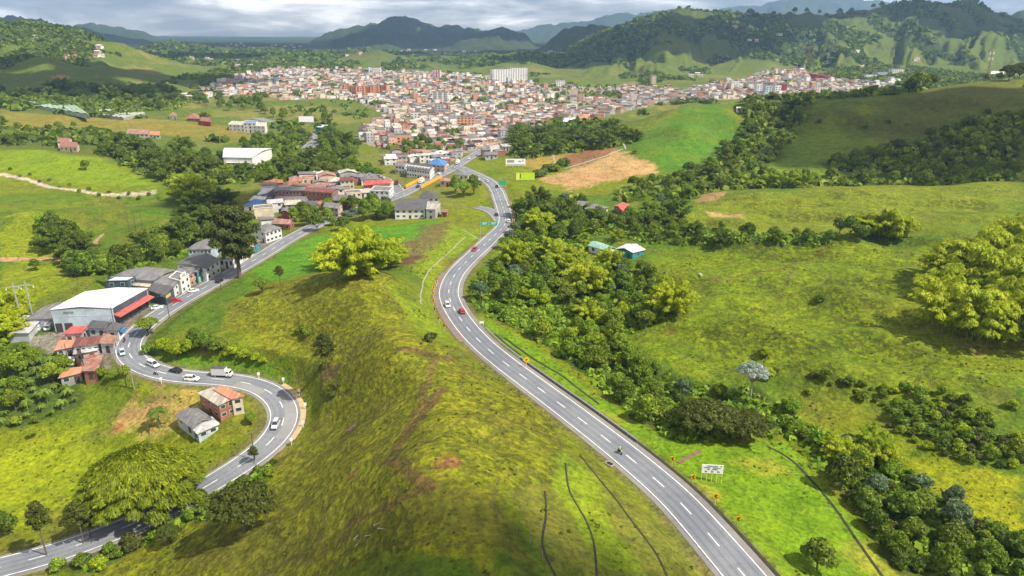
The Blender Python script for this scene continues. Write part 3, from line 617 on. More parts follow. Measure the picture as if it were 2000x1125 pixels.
def lobes_round(rx, rz, k, r, h):
    out = [((0, 0, h+rz*.9), (rx*.62, rx*.62, rz*.72))]
    for i in range(k):
        a = i*2.4+r.uniform(-.3, .3); q = math.sqrt((i+.7)/k); e = r.uniform(.32, .5)
        out.append(((math.cos(a)*rx*.62*q, math.sin(a)*rx*.62*q, h+rz*(.35+1.05*(1-q*q*.85)*r.uniform(.7, 1.1))), (rx*e, rx*e, rz*e*1.0)))
    return out
def trunk_mesh(h, r0, r, spread, nb, m=BARK, lean=0.0):
    mb = MB(); top = (lean*h, 0, h); mb.tube([(0, 0, -.8), (lean*h*.3, 0, h*.4), top], [r0, r0*.75, r0*.5], 7)
    for i in range(nb):
        a = i*2.4+r.uniform(-.4, .4); z0 = h*r.uniform(.45, .95); q = spread*r.uniform(.5, .9)
        p0 = Vector((lean*z0, 0, z0)); p2 = Vector((top[0]+math.cos(a)*q, math.sin(a)*q, h+spread*r.uniform(.25, .7)))
        mb.tube([p0, p0.lerp(p2, .5)+Vector((0, 0, -.1*spread)), p2], [r0*.4, r0*.25, r0*.1], 5)
    return mb.mesh('trunk', [m])
def tree_proto(name, leaf, crown_me, trunk_me, label, cat, group=None):
    e = empty(name); tag(e, label, cat, group); link('trunk', trunk_me, e); link('crown', crown_me, e); return e
PM = {}                                      # meshes: kind -> list of (crown, trunk)
def mk_round(key, leaf, rx, rz, h, k, n, size, seed, nb=6, tm=BARK, lean=0):
    r = np.random.default_rng(seed); lb = lobes_round(rx, rz, k, r, h*.55)
    PM.setdefault(key, []).append((crown_leaves(lb, n, size, r).mesh('crown', LM[leaf]), trunk_mesh(h*.75, .05*rx+.1, r, rx*.7, nb, tm, lean)))
for i in range(4): mk_round('broad', 'mid', 4.2, 4.0, 3.6, 9+i*2, 2600, .42, 10+i)
for i in range(4): mk_round('dark', 'dark', 4.6, 4.2, 3.8, 9+i*2, 2600, .44, 20+i)
for i in range(2): mk_round('lime', 'yellow', 3.8, 3.3, 2.4, 10, 2400, .40, 30+i)
for i in range(2): mk_round('pale', 'pale', 4.0, 3.2, 5.0, 8, 1400, .50, 40+i, tm=BARKP)
for i in range(3): mk_round('shrub', 'mid', 1.9, 1.5, .6, 6, 700, .26, 50+i, 3)
for i in range(2): mk_round('shrubdark', 'dark', 1.9, 1.4, .5, 6, 700, .27, 60+i, 3)
for i in range(2): mk_round('shruboli', 'olive', 2.0, 1.2, .4, 6, 600, .25, 64+i, 3)
for i in range(2): mk_round('shrublime', 'yellow', 2.1, 1.5, .5, 6, 700, .27, 66+i, 3)
def mk_umbrella(key, leaf, rx, h, n, seed, size=.34, thick=.16):
    r = np.random.default_rng(seed); lb = []
    for i in range(26):
        a = i*2.4; q = math.sqrt((i+.5)/26); lb.append(((math.cos(a)*rx*.84*q, math.sin(a)*rx*.84*q, h+rx*.42*(1-q*q)+r.uniform(-.2, .2)), (rx*.24, rx*.24, rx*thick)))
    mb = MB(); mb.tube([(0, 0, -.8), (.1, 0, h*.25), (0, .1, h*.42)], [rx*.06, rx*.05, rx*.045], 8)
    for i in range(11):
        a = i*2.4; q = rx*(.35+.45*((i*7) % 11)/11); p = Vector((math.cos(a)*q, math.sin(a)*q, h+rx*.1))
        mb.tube([(0, 0, h*.38), (p.x*.45, p.y*.45, h*.68), p], [rx*.032, rx*.022, rx*.008], 5)
        for j in (-1, 1):
            b = a+j*.35; mb.tube([(p.x*.45, p.y*.45, h*.68), (math.cos(b)*q*1.1, math.sin(b)*q*1.1, h+rx*.12)], [rx*.016, rx*.006], 4)
    PM.setdefault(key, []).append((crown_leaves(lb, n, size, r).mesh('crown', LM[leaf]), mb.mesh('trunk', [BARK])))
mk_umbrella('umbrella', 'olive', 8.0, 6.5, 9000, 70); mk_umbrella('umbrella', 'olive', 7.0, 5.5, 7500, 71); mk_umbrella('umbsmall', 'mid', 4.2, 5.2, 2600, 72, .32)
def mk_bamboo(key, leaf, R0, H, culms, seed, n_per, size=.30, lean=1.0):
    """clump of arching plumes: each culm rises, bows over and ends in a rounded feathery plume; dark gaps stay between the plumes"""
    r = np.random.default_rng(seed); Lv = Leaves(); mb = MB()
    for c in range(culms):
        a = c*2.39996+r.uniform(-.3, .3); q = math.sqrt((c+.5)/culms); hh = H*r.uniform(.70, 1.08)*(1-.42*q*q)*(r.uniform(.38, .7) if (c % 3 == 2 and q > .45) else 1); out = R0*q
        base = np.array([math.cos(a)*out*.45, math.sin(a)*out*.45, 0]); az = a+r.uniform(-.6, .6); reach = R0*(.10+.46*q)*r.uniform(.7, 1.2)*lean+.07*H
        dirn = np.array([math.cos(az), math.sin(az), 0]); pts = []
        for t in np.linspace(0, 1, 9): pts.append(base+dirn*reach*(t**2.4*1.25)+np.array([0, 0, hh*(1.08*t-.20*t**5)]))
        if c % 2 == 0: mb.tube([tuple(p) for p in pts[:7:2]], [.09, .08, .06, .04], 4)
        pts = np.array(pts); pr = H*.098*r.uniform(.75, 1.25); tone = r.uniform(.55, 1.0)
        for k, (t, rs) in enumerate(((1.0, .62), (.90, .95), (.77, 1.0), (.62, .8), (.46, .6))):
            i = min(int(t*8), 7); f = t*8-i; cc = pts[i]*(1-f)+pts[i+1]*f; ax = unit(pts[i+1]-pts[i]); rr = pr*rs
            for _ in range(int(n_per*rs*rs/3.2)):
                d = unit(r.normal(size=3)); d[2] = abs(d[2])*1.0-.35; p = cc+d*np.array([rr, rr, rr*.9])*(1-abs(r.normal())*.13)
                u = unit(dirn*.5+d*np.array([.8, .8, .1])+np.array([0, 0, -.55])+r.normal(size=3)*.25); n = unit(d+np.array([0, 0, .5])+r.normal(size=3)*.25); n = unit(n-u*np.dot(n, u))
                s = size*r.uniform(.7, 1.4); hi = max(0, d[2])*.8+.2; Lv.quad(p, n, u, s*.45, s*1.5, (r.random()**1.2)*hi*tone*(1 if k < 3 else .4))  # plume tops paler: light from above put into the leaf colour
    PM.setdefault(key, []).append((Lv.mesh('crown', LM[leaf]), mb.mesh('culms', [mat('bamboo_culm', (.16, .20, .05), .6, .2, 1.0)])))
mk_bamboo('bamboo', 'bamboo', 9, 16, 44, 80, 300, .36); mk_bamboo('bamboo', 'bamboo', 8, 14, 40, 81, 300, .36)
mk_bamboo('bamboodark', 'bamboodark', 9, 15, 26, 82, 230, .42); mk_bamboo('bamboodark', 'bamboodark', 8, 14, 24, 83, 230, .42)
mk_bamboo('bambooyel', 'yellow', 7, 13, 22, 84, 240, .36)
r_ = np.random.default_rng(99)
# the great feathery dome beside the lower road
def dome_tree():
    r = np.random.default_rng(5); lb = []; R0, H0 = 15.0, 13.5
    for i in range(90):
        a = i*2.39996; q = math.sqrt((i+.5)/90); rr = R0*q*.93; z = H0*(math.sqrt(max(0, 1-q**2.4)))*.80+1.8+r.uniform(-.6, .6)
        s = r.uniform(1.9, 3.2); lb.append(((math.cos(a)*rr, math.sin(a)*rr*.92, z), (s, s, s*.75)))
    Lv = Leaves()
    for c, rad in lb:
        c = np.array(c); rad = np.array(rad); outw = unit(np.array([c[0], c[1], 4.0]))
        for _ in range(430):
            d = unit(r.normal(size=3)); d[2] = abs(d[2])*.9-.2; p = c+d*rad*(1-abs(r.normal())*.2); p[2] = max(p[2], .6)
            u = unit(outw*np.array([1, 1, .0])+np.array([0, 0, -.75])+r.normal(size=3)*.4); n = unit(d+r.normal(size=3)*.35); n = unit(n-u*np.dot(n, u)); s = .32*r.uniform(.7, 1.4)
            Lv.quad(p, n, u, s*.5, s*1.7, (r.random()**1.8)*(.3+.7*sm(4, 12, p[2])))  # highlights on the crown top put into the leaf colour
    mb = MB()
    for i in range(12):
        a = i*.52; mb.tube([(math.cos(a)*1.5, math.sin(a)*1.5, -.8), (math.cos(a)*3, math.sin(a)*3, 4), (math.cos(a)*6, math.sin(a)*6, 8)], [.35, .28, .12], 5)
    return Lv.mesh('crown', LM['dome']), mb.mesh('trunk', [BARK])
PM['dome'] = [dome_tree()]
def tall_tree():                             # tall, open evergreen beside the lower road
    r = np.random.default_rng(8); lb = []; mb = MB(); H0 = 21
    mb.tube([(0, 0, -1), (.2, 0, 5), (-.2, .1, 10), (.1, 0, 17)], [.75, .6, .45, .12], 8)
    for i in range(60):
        z = 6.8+14*((i*.618) % 1); w = 7.6*math.sin(math.pi*min(1, (z-4.5)/18.5))**.7; a = i*1.1; q = w*r.uniform(.35, .9)
        c = (math.cos(a)*q, math.sin(a)*q, z); s = r.uniform(1.5, 2.5); lb.append((c, (s*1.15, s*1.15, s*.85)))
        mb.tube([(0, 0, z-2.5), (c[0]*.5, c[1]*.5, z-1), c], [.22, .14, .05], 5)
    return crown_leaves(lb, 17000, .36, r, .8).mesh('crown', LM['tallgreen']), mb.mesh('trunk', [BARK])
PM['tall'] = [tall_tree()]
def thin_tree(seed, H0=13, leaf='olive'):    # slim roadside tree with long bare trunk
    r = np.random.default_rng(seed); lb = []; mb = MB()
    mb.tube([(0, 0, -1), (.15, 0, H0*.4), (-.1, .1, H0*.95)], [.20, .15, .05], 6)
    for i in range(20):
        k = (i+.5)/20; z = H0*(.58+.44*k); a = i*2.4; q = 2.3*math.sin(math.pi*min(1, .25+.75*k))*r.uniform(.45, 1.0); c = (math.cos(a)*q, math.sin(a)*q, z); s = r.uniform(.7, 1.15); lb.append((c, (s, s, s*.62)))
        mb.tube([(0, 0, z-1.4), c], [.07, .025], 4)
    return crown_leaves(lb, 2600, .24, r, .9).mesh('crown', LM[leaf]), mb.mesh('trunk', [BARK])
PM['thin'] = [thin_tree(3), thin_tree(4, 11), thin_tree(5, 9)]
def conifer():
    r = np.random.default_rng(9); lb = []
    for i in range(16): z = 2+i*.9; w = 2.6*(1-i/17)+.4; lb.append(((r.uniform(-.3, .3), r.uniform(-.3, .3), z), (w, w, .9)))
    mb = MB(); mb.tube([(0, 0, -1), (0, 0, 16)], [.35, .06], 6); return crown_leaves(lb, 2600, .36, r, .8).mesh('crown', LM['dark']), mb.mesh('trunk', [BARK])
PM['conifer'] = [conifer()]
def banana(seed, H0=3.2, n=9, L0=2.6):
    r = np.random.default_rng(seed); Lv = Leaves(); mb = MB(); mb.tube([(0, 0, -.4), (0, 0, H0)], [.22, .14], 6)
    for i in range(n):
        a = i*2.4+r.uniform(-.3, .3); up = r.uniform(.35, 1.1); d = np.array([math.cos(a), math.sin(a), 0]); prev = np.array([0, 0, H0])
        for t in np.linspace(.16, 1, 6):
            p = np.array([0, 0, H0])+d*L0*t*.85+np.array([0, 0, L0*(up*t-.95*t*t*up-.35*t*t)]); u = unit(p-prev); nn = unit(np.cross(u, np.cross(np.array([0, 0, 1.]), u))); c = (p+prev)/2
            w = .42*math.sin(math.pi*min(.98, t*.9+.08))+.08; side = np.cross(nn, u)
            for sg in (-1, 1):
                Lv.P.append([prev, p, p+side*sg*w-nn*.10, prev+side*sg*w-nn*.10]); Lv.A.append(r.random()*.8)
            prev = p
    return Lv.mesh('fronds', LM['banana']), mb.mesh('trunk', [mat('banana_stem', (.16, .17, .07), .8, .2, 2)])
PM['banana'] = [banana(1), banana(2, 2.4, 8, 2.2), banana(3, 3.8, 10, 3.0)]
def cecropia():
    r = np.random.default_rng(12); Lv = Leaves(); mb = MB(); mb.tube([(0, 0, -1), (.1, 0, 4), (0, .1, 6.5)], [.28, .2, .14], 7)
    lb = []
    for i in range(22):
        a = i*2.4; q = 3.5*math.sqrt((i+.5)/22); c = (math.cos(a)*q, math.sin(a)*q, 7.4+2.0*(1-(q/3.6)**2)+r.uniform(-.3, .3)); lb.append((c, (.95, .95, .7)))
        mb.tube([(0, 0, 4.8), (c[0]*.5, c[1]*.5, c[2]*.85), c], [.10, .07, .03], 4)
    return crown_leaves(lb, 3600, .21, r, .5).mesh('crown', LM['grey']), mb.mesh('trunk', [BARKP])
PM['cecropia'] = [cecropia()]
NAMES = {'broad': ('broadleaf_tree', 'tree'), 'dark': ('dark_broadleaf_tree', 'tree'), 'lime': ('flowering_tree', 'tree'), 'pale': ('pale_tree', 'tree'), 'shrub': ('shrub', 'shrub'), 'shrubdark': ('shrub', 'shrub'), 'shruboli': ('shrub', 'shrub'),  # dark: the same round broadleaf trees with darker leaves
         'shrublime': ('shrub', 'shrub'), 'umbrella': ('umbrella_tree', 'tree'), 'umbsmall': ('umbrella_tree', 'tree'), 'bamboo': ('bamboo_clump', 'bamboo'), 'bamboodark': ('bamboo_clump', 'bamboo'), 'bambooyel': ('bamboo_clump', 'bamboo'),
         'dome': ('bamboo_dome', 'bamboo'), 'tall': ('tall_tree', 'tree'), 'thin': ('slim_tree', 'tree'), 'conifer': ('conifer_tree', 'tree'), 'banana': ('banana_plant', 'banana plant'), 'cecropia': ('silver_leaved_tree', 'tree')}
PLANTED = []
def plant(kind, x, y, sc, label, group=None, whole=False, i=None, dz=-.15, sz=None):
    cr, tk = PM[kind][i if i is not None else random.randrange(len(PM[kind]))]; nm, cat = NAMES[kind]
    z = float(gz(x, y))+dz*sc; e = empty(nm, (x, y, z), random.uniform(0, 6.28)); e.scale = (sc, sc, sc*(sz or random.uniform(.85, 1.15)))
    tag(e, label, cat, group); link('culms' if kind.startswith('bamboo') else 'trunk', tk, e); link('fronds' if kind == 'banana' else 'crown', cr, e); PLANTED.append((x, y, sc)); return e
PXN = {}
ORD = ['first', 'second', 'third', 'fourth', 'fifth', 'sixth', 'seventh', 'eighth', 'ninth', 'tenth', 'eleventh', 'twelfth', 'thirteenth', 'fourteenth', 'fifteenth', 'sixteenth']
def plant_px(kind, px, py, sc, label, group=None, lim=9e9, **k):
    h = near_hit(px, py, lim); o = plant(kind, h[0], h[1], sc, label, group, **k)
    if group: PXN.setdefault((group, label), []).append((px, py, o))
    return o
def finish_labels():                         # tell the members of each planted group apart by their order in the picture
    for (g, lb), L_ in PXN.items():
        L_.sort(key=lambda t: t[0]); n = len(L_)
        for i, (px, py, o) in enumerate(L_):
            if n > 1: o['label'] = lb+(', leftmost' if i == 0 else (', rightmost' if i == n-1 else ', %s from the left' % ORD[min(i, 15)]))
def near_hit(px, py, lim):                 # step down from a skyline until the near slope is met
    h = hit(px, py)
    while h is None or h[1] > lim: py += 1.5; h = hit(px, py)
    return h
def road_clear(x, y, m): return float(bil(RD, tg, vg, np.array(x/y), np.array(math.log(y)))) > m
def visible(x, y, z, mg=30):
    px, py = topix(x, y, z); return -mg < px < 2000+mg and py < 1125+mg*2
LAND = [(1470, 730, 'the silver leaved tree'), (1390, 920, 'the white board'), (1200, 485, 'the teal walled farmhouse'), (1215, 405, 'the red barn'), (985, 430, 'the highway junction curve'), (889, 611, 'the red car'), (1028, 710, 'the diamond warning sign'), (1213, 888, 'the lone motorcycle'),
 (1165, 330, 'the bare tan field'), (1800, 155, 'the skyline tree clump'), (1450, 212, 'the white ridge house'), (1340, 260, 'the bright green hill'), (480, 300, 'the long white shed'), (190, 600, 'the white warehouse'), (285, 910, 'the bamboo dome'), (480, 990, 'the lone umbrella tree'), (1990, 1110, 'the lower right corner'), (50, 600, 'the twin pylons'),
 (170, 690, 'the tin shacks'), (590, 800, 'the hairpin apex'), (1900, 540, 'the big bamboo grove'), (1368, 540, 'the white cow'), (820, 330, 'the guest house'), (480, 243, 'the white depot'), (150, 370, 'the meadow track'), (630, 248, 'the green warehouse'), (130, 280, 'the left farmhouses'), (105, 215, 'the greenhouses'), (1505, 360, 'the yellow bamboo row'), (1720, 420, 'the crest bamboo'),
 (1596, 1090, 'the small round tree'), (1700, 870, 'the yellow bamboo'), (712, 178, 'the orange apartment row'), (997, 152, 'the pale apartment slabs'), (910, 240, 'the peach house'), (784, 275, 'the orange brick block'), (852, 318, 'the blue pavilion'), (690, 480, 'the hill crest bamboo'), (1925, 110, 'the lattice mast'), (460, 490, 'the tall tree'), (100, 1080, 'the slim roadside trees'), (1310, 840, 'the dark flat topped trees'), (1260, 505, 'the farm track'), (100, 340, 'the bright left meadow'), (860, 215, 'the four storey grey house'), (1405, 385, 'the terraced field'), (266, 430, 'the three linked poles'), (1012, 330, 'the billboards')]
def spot(x, y, z):
    px, py = topix(x, y, z); b = min(LAND, key=lambda l: math.hypot(l[0]-px, (l[1]-py)*1.3)); dx, dy = px-b[0], (py-b[1])*1.3; d = math.hypot(dx, dy)
    a = math.degrees(math.atan2(-dy, dx)) % 360; w = ['right of', 'above and right of', 'above', 'above and left of', 'left of', 'below and left of', 'below', 'below and right of'][int((a+22.5)//45) % 8]
    return ('just ' if d < 35 else ('' if d < 85 else ('well ' if d < 150 else 'far ')))+w+' '+b[2]
def fit_label(a, b):
    for t in ('', 'well ', 'far ', 'just '):
        if len((a+b).split()) <= 16: return a+b
        if t and t in b: b = b.replace(t, '')
        a = ''
    return b
CLEAR = [(*hit(px, py)[:2], rr) for px, py, rr in ((1465, 780, 8), (1460, 800, 7), (1455, 815, 6), (1450, 830, 5), (1200, 492, 10), (1180, 492, 9), (1240, 495, 10), (1220, 505, 8), (1160, 410, 9), (1215, 414, 10), (1190, 412, 9), (1450, 214, 14), (960, 640, 6), (1180, 416, 8), (463, 325, 16), (485, 328, 16), (450, 322, 14), (510, 318, 12), (1500, 372, 12), (1540, 372, 12))]
def scatter(P, sp, kinds, label, group, seed, smin=.7, smax=1.25, maxn=120, clear=3.0, mask=0):
    """Poisson-like planting inside a ground outline; spacing sp"""
    r = random.Random(seed); x0, y0 = P.min(0); x1, y1 = P.max(0); pts = []; t = 0; cells = {}
    while len(pts) < maxn and t < maxn*60:
        t += 1; x = r.uniform(x0, x1); y = r.uniform(y0, y1)
        if not pip(P, np.array([x]), np.array([y]))[0] or not road_clear(x, y, clear) or any(math.hypot(x-a, y-b) < q for a, b, q in CLEAR): continue
        k = (int(x//sp), int(y//sp)); 
        if any(math.hypot(x-a, y-b) < sp for i in (-1, 0, 1) for j in (-1, 0, 1) for a, b in cells.get((k[0]+i, k[1]+j), [])): continue
        z = float(gz(x, y))
        if not visible(x, y, z+4): continue
        if mask and fbm(np.array([x/mask]), np.array([y/mask]), 3, seed)[0] < (.53 if mask < 20 else .40): continue
        cells.setdefault(k, []).append((x, y)); pts.append((x, y))
    ks = [k for k, w in kinds for _ in range(w)]
    for x, y in pts: 
        kd = r.choice(ks); random.seed(int(x*31+y*17)); q = r.uniform(smin, smax); plant(kd, x, y, q, fit_label('large ' if q > smin+.68*(smax-smin) else ('small ' if q < smin+.32*(smax-smin) else ''), label[kd].split(' in the ')[0]+' '+spot(x, y, float(gz(x, y))+3*q)), group)
    return len(pts)
# --- woods
G = WOODS
def wlab(where, group): 
    return {'broad': 'mid green tree in '+where, 'dark': 'dark green tree in '+where, 'lime': 'yellow green tree in '+where, 'pale': 'pale grey green tree in '+where, 'shrub': 'mid green bush in '+where,
            'shrubdark': 'dark green bush in '+where, 'shruboli': 'olive brown bush in '+where, 'shrublime': 'yellow green bush in '+where, 'bamboo': 'feathery light green bamboo clump in '+where, 'bamboodark': 'feathery dark green bamboo clump in '+where,
            'bambooyel': 'bright yellow bamboo clump in '+where, 'umbrella': 'dark flat topped tree in '+where, 'umbsmall': 'small flat topped tree in '+where, 'thin': 'slim bare trunked tree in '+where, 'conifer': 'narrow dark conifer in '+where, 'banana': 'banana plant in '+where}
cnt = 0
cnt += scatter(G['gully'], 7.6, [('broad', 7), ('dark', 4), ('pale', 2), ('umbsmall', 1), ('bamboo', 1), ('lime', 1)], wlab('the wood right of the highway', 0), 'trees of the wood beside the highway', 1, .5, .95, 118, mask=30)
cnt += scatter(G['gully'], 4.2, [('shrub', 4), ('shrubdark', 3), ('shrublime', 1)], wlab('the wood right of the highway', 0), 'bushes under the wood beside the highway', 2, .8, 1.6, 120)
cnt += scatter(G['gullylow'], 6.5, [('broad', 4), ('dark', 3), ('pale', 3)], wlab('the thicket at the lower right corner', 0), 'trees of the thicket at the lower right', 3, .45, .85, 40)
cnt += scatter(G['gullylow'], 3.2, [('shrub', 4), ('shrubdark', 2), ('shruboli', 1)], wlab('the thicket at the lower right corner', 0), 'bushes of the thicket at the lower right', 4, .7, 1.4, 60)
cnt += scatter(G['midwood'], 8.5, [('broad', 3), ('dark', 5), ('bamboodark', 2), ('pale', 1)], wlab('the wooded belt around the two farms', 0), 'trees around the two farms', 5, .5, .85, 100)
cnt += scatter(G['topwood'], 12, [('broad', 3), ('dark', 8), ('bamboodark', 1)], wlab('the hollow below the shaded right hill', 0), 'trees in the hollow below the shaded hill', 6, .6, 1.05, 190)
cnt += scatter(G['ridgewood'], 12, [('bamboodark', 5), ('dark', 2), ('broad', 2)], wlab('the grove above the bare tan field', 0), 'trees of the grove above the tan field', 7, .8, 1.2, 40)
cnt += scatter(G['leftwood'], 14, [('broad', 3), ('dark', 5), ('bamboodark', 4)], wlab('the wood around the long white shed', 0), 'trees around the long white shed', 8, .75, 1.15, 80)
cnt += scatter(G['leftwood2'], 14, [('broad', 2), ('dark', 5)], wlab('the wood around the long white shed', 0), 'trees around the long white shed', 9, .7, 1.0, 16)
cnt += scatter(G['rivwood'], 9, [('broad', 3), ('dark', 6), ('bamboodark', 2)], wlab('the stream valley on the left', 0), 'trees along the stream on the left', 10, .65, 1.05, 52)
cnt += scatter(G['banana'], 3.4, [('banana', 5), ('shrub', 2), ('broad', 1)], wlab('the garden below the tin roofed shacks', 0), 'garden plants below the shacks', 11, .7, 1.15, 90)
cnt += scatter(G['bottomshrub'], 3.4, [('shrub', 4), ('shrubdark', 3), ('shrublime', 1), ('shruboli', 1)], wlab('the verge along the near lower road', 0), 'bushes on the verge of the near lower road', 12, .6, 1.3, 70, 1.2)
cnt += scatter(G['leftslope1'], 22, [('dark', 4), ('broad', 2), ('bamboodark', 2)], wlab('the belt at the foot of the left hill', 0), 'trees at the foot of the left hill', 13, .9, 1.4, 46)
for nm_, pg, n_, kinds_, a_, b_, sp_ in [('valewood', '560,262 640,255 700,290 690,312 640,305 600,288 560,277', 34, [('dark', 3), ('bamboodark', 2), ('broad', 2)], .75, 1.15, 10), ('townwood', '785,272 850,278 905,292 880,303 820,301 778,292', 22, [('dark', 4), ('broad', 1)], .6, .95, 9), ('parkwood', '380,188 480,195 545,215 520,226 420,215 375,200', 26, [('dark', 4), ('broad', 1)], .9, 1.4, 15),
    ('streamwood', '500,215 590,215 645,235 600,246 540,232', 22, [('dark', 2), ('broad', 3)], .6, 1.0, 12), ('villagewood', '570,415 620,408 700,405 762,402 768,428 700,436 600,445 565,432', 24, [('dark', 3), ('broad', 3), ('pale', 1)], .6, 1.0, 8), ('slopewood', '0,262 60,250 150,248 130,262 60,275 0,290', 24, [('dark', 3), ('broad', 1)], .6, .95, 9), ('meadowedge', '390,330 470,352 560,352 640,350 620,358 480,362 400,345', 20, [('dark', 2), ('broad', 2)], .5, .85, 9)]:
    scatter(wpoly(pp(pg)), sp_, kinds_, wlab('the valley', 0), 'trees of the valley floor between village and town', 60+n_, a_, b_, n_)
for i, (px, py, lim, sc) in enumerate([(1425, 28, 3200, 2.2), (1440, 30, 3200, 1.8), (1463, 32, 3200, 3.0), (1468, 32, 3200, 2.8), (1510, 32, 3200, 2.0), (1552, 28, 3200, 2.5), (1575, 26, 3200, 2.0), (1600, 26, 3200, 1.7), (1640, 28, 3200, 2.8), (1662, 26, 3200, 2.2), (1705, 18, 3200, 2.2), (1722, 16, 3200, 2.4), (1765, 8, 3200, 2.0), (1790, 6, 3200, 2.0), (1815, 2, 3200, 2.0), (1915, 12, 3200, 2.0), (1205, 58, 3200, 2.0), (1225, 52, 3200, 1.8), (1250, 44, 3200, 1.8), (8, 44, 2200, 1.8), (30, 44, 2200, 1.6), (42, 46, 2200, 1.8), (70, 55, 2200, 1.4), (150, 68, 2200, 1.4), (180, 74, 2200, 1.2), (200, 78, 2200, 1.3)]):
    h = near_hit(px, py, lim); plant('dark', h[0], h[1], sc, 'dark tree on the skyline, '+spot(h[0], h[1], h[2]), 'single trees on the far skylines')
# --- trees one can point to
plant_px('dome', 285, 985, 1.0, 'great feathery bamboo dome overhanging the lower road', sz=1.0)
plant_px('umbrella', 480, 1036, .88, 'dark round umbrella tree standing alone on the near hillside', i=0, sz=1.1)
plant_px('umbrella', 330, 1060, .42, 'small dark umbrella tree left of the big one near the road', i=1)
plant_px('tall', 468, 543, 1.32, 'tall dark tree with thick trunk beside the lower road shops', sz=1.12)
for px, py, sc, i, lb in [(92,1085,1.0,0,'slim bare trunked tree nearest the lower left corner'),(163,1062,.95,1,'slim bare trunked tree leaning beside the near lower road'),(178,1050,.8,2,'shorter slim tree just right of the leaning roadside tree'),(497,905,.55,2,'thin twiggy tree on the kerb inside the lower hairpin')]:
    plant_px('thin', px, py, sc, lb, i=i)
for px, py, sc, i in [(1380,850,1.0,0),(1450,858,.95,1),(1335,838,.7,1)]: plant_px('umbrella', px, py, sc, 'dark flat topped tree behind the white information board', 'dark flat topped trees behind the board', i=i, sz=.8)
plant_px('umbsmall', 290, 655, 1.0, 'bright green forked tree on the kerb in front of the white warehouse')
plant_px('umbsmall', 512, 572, .8, 'small flat topped tree on the crest above the lower road')
plant_px('thin', 548, 558, .7, 'sparse pale tree beside the small flat topped tree', i=1)
plant_px('cecropia', 1465, 780, 1.15, 'silver white leaved tree alone on the right meadow')
plant_px('dark', 1595, 1112, .75, 'small round dark tree alone on the grass at the bottom')
plant_px('lime', 1500, 740, .6, 'yellow green narrow tree beside the silver leaved tree')
plant_px('lime', 1492, 700, .55, 'yellow green bush above the silver leaved tree')
for q, (px, py, sc) in enumerate([(1850,640,1.0),(1900,655,1.15),(1955,640,1.1),(1870,590,1.15),(1935,580,1.25),(1990,600,1.2),(1830,590,.85),(1985,665,1.0),(1895,540,1.2),(1960,530,1.2),(2040,560,1.3),(2040,640,1.2),(1840,545,.85),(1990,500,1.2)]):
    plant_px('bamboo', px, py, sc*1.08, 'feathery yellow green bamboo clump at the right edge of the meadow', 'bamboo grove at the right edge')
for px, py, sc in [(690,535,1.2),(722,530,1.25),(658,522,1.0),(748,522,1.0),(700,505,1.2)]: plant_px('bamboo' if sc != 1.25 else 'bambooyel', px, py, sc, 'yellow green bamboo clump on the crest of the central hill', 'bamboo on the central hill crest')
for px, py, sc in [(1695,462,1.0),(1725,466,1.05),(1750,462,.9)]: plant_px('bamboo', px, py, sc, 'bright bamboo clump behind the right meadow crest', 'bamboo behind the meadow crest')
for px, py, sc in [(1660,462,1.0),(1640,455,.9),(1680,470,.8)]: plant_px('dark', px, py, sc, 'dark tree at the left foot of the meadow crest bamboo', 'dark trees beside the crest bamboo')
for px, py, sc in [(1090,530,.8),(1110,520,.85),(1075,505,.8)]: plant_px('bamboo', px, py, sc, 'light green bamboo clump left of the roofed sheds', 'bamboo left of the sheds')
for px, py, sc in [(1040,590,.75),(1062,598,.7),(1022,585,.6)]: plant_px('lime', px, py, sc*1.1, 'bright yellow green tree in the middle of the highway wood', 'yellow trees in the highway wood')
plant_px('bambooyel', 1205, 470, .55, 'small yellow bamboo left of the roofed sheds')
for px, py, sc in [(1500,365,.9),(1535,366,1.0),(1565,366,.9),(1475,368,.6)]: plant_px('bambooyel', px, py, sc, 'bright yellow bamboo below the shaded right hill', 'yellow bamboo below the shaded hill')
for px, py, sc in [(1060,430,1.0),(1085,440,1.05),(1030,428,.9),(1100,425,.95),(1050,400,.9),(1120,445,.8)]: plant_px('bamboodark', px, py, sc, 'dark green bamboo clump right of the highway junction', 'bamboo right of the junction')
for px, py, sc in [(395,480,.9),(360,470,.8),(430,478,.85),(400,440,.85),(375,395,1.1),(410,400,1.2),(440,405,1.0),(380,420,1.0)]: plant_px('bamboodark' if sc < 1.05 else 'bamboo', px, py, sc*1.05, 'tall bamboo clump behind the roadside workshops', 'bamboo behind the workshops')
for px, py, sc in [(320,690,.75),(345,700,.8),(372,690,.65)]: plant_px('lime', px, py, sc*1.1, 'bright yellow green tree on the bank above the hairpin', 'yellow trees on the hairpin bank')
for px, py, sc in [(400,688,.75),(425,690,.75),(380,672,.55)]: plant_px('dark', px, py, sc, 'dark green tree on the bank above the hairpin', 'dark trees on the hairpin bank')
for px, py, sc in [(455,695,1.15),(480,700,1.0),(500,704,.85),(515,708,.6)]: plant_px('shrublime', px, py, sc*1.3, 'yellow green bush on the bank right of the dark trees', 'yellow bushes on the hairpin bank')
plant_px('shrubdark', 290, 690, 1.4, 'dark bush at the inner curve under the forked tree')
for px, py, sc in [(105,460,1.25),(85,475,1.0),(120,480,1.1),(135,465,1.0)]: plant_px('dark' if px != 85 else 'broad', px, py, sc, 'round dark tree in the clump on the left meadow', 'tree clump on the left meadow')
for px, py, sc in [(155,530,1.3),(170,540,1.1),(140,540,.9)]: plant_px('dark', px, py, sc, 'round dark tree at the edge of the shaded left field', 'round trees by the shaded field')
plant_px('dark', 70, 528, .6, 'small dark tree beside the brown path on the left')
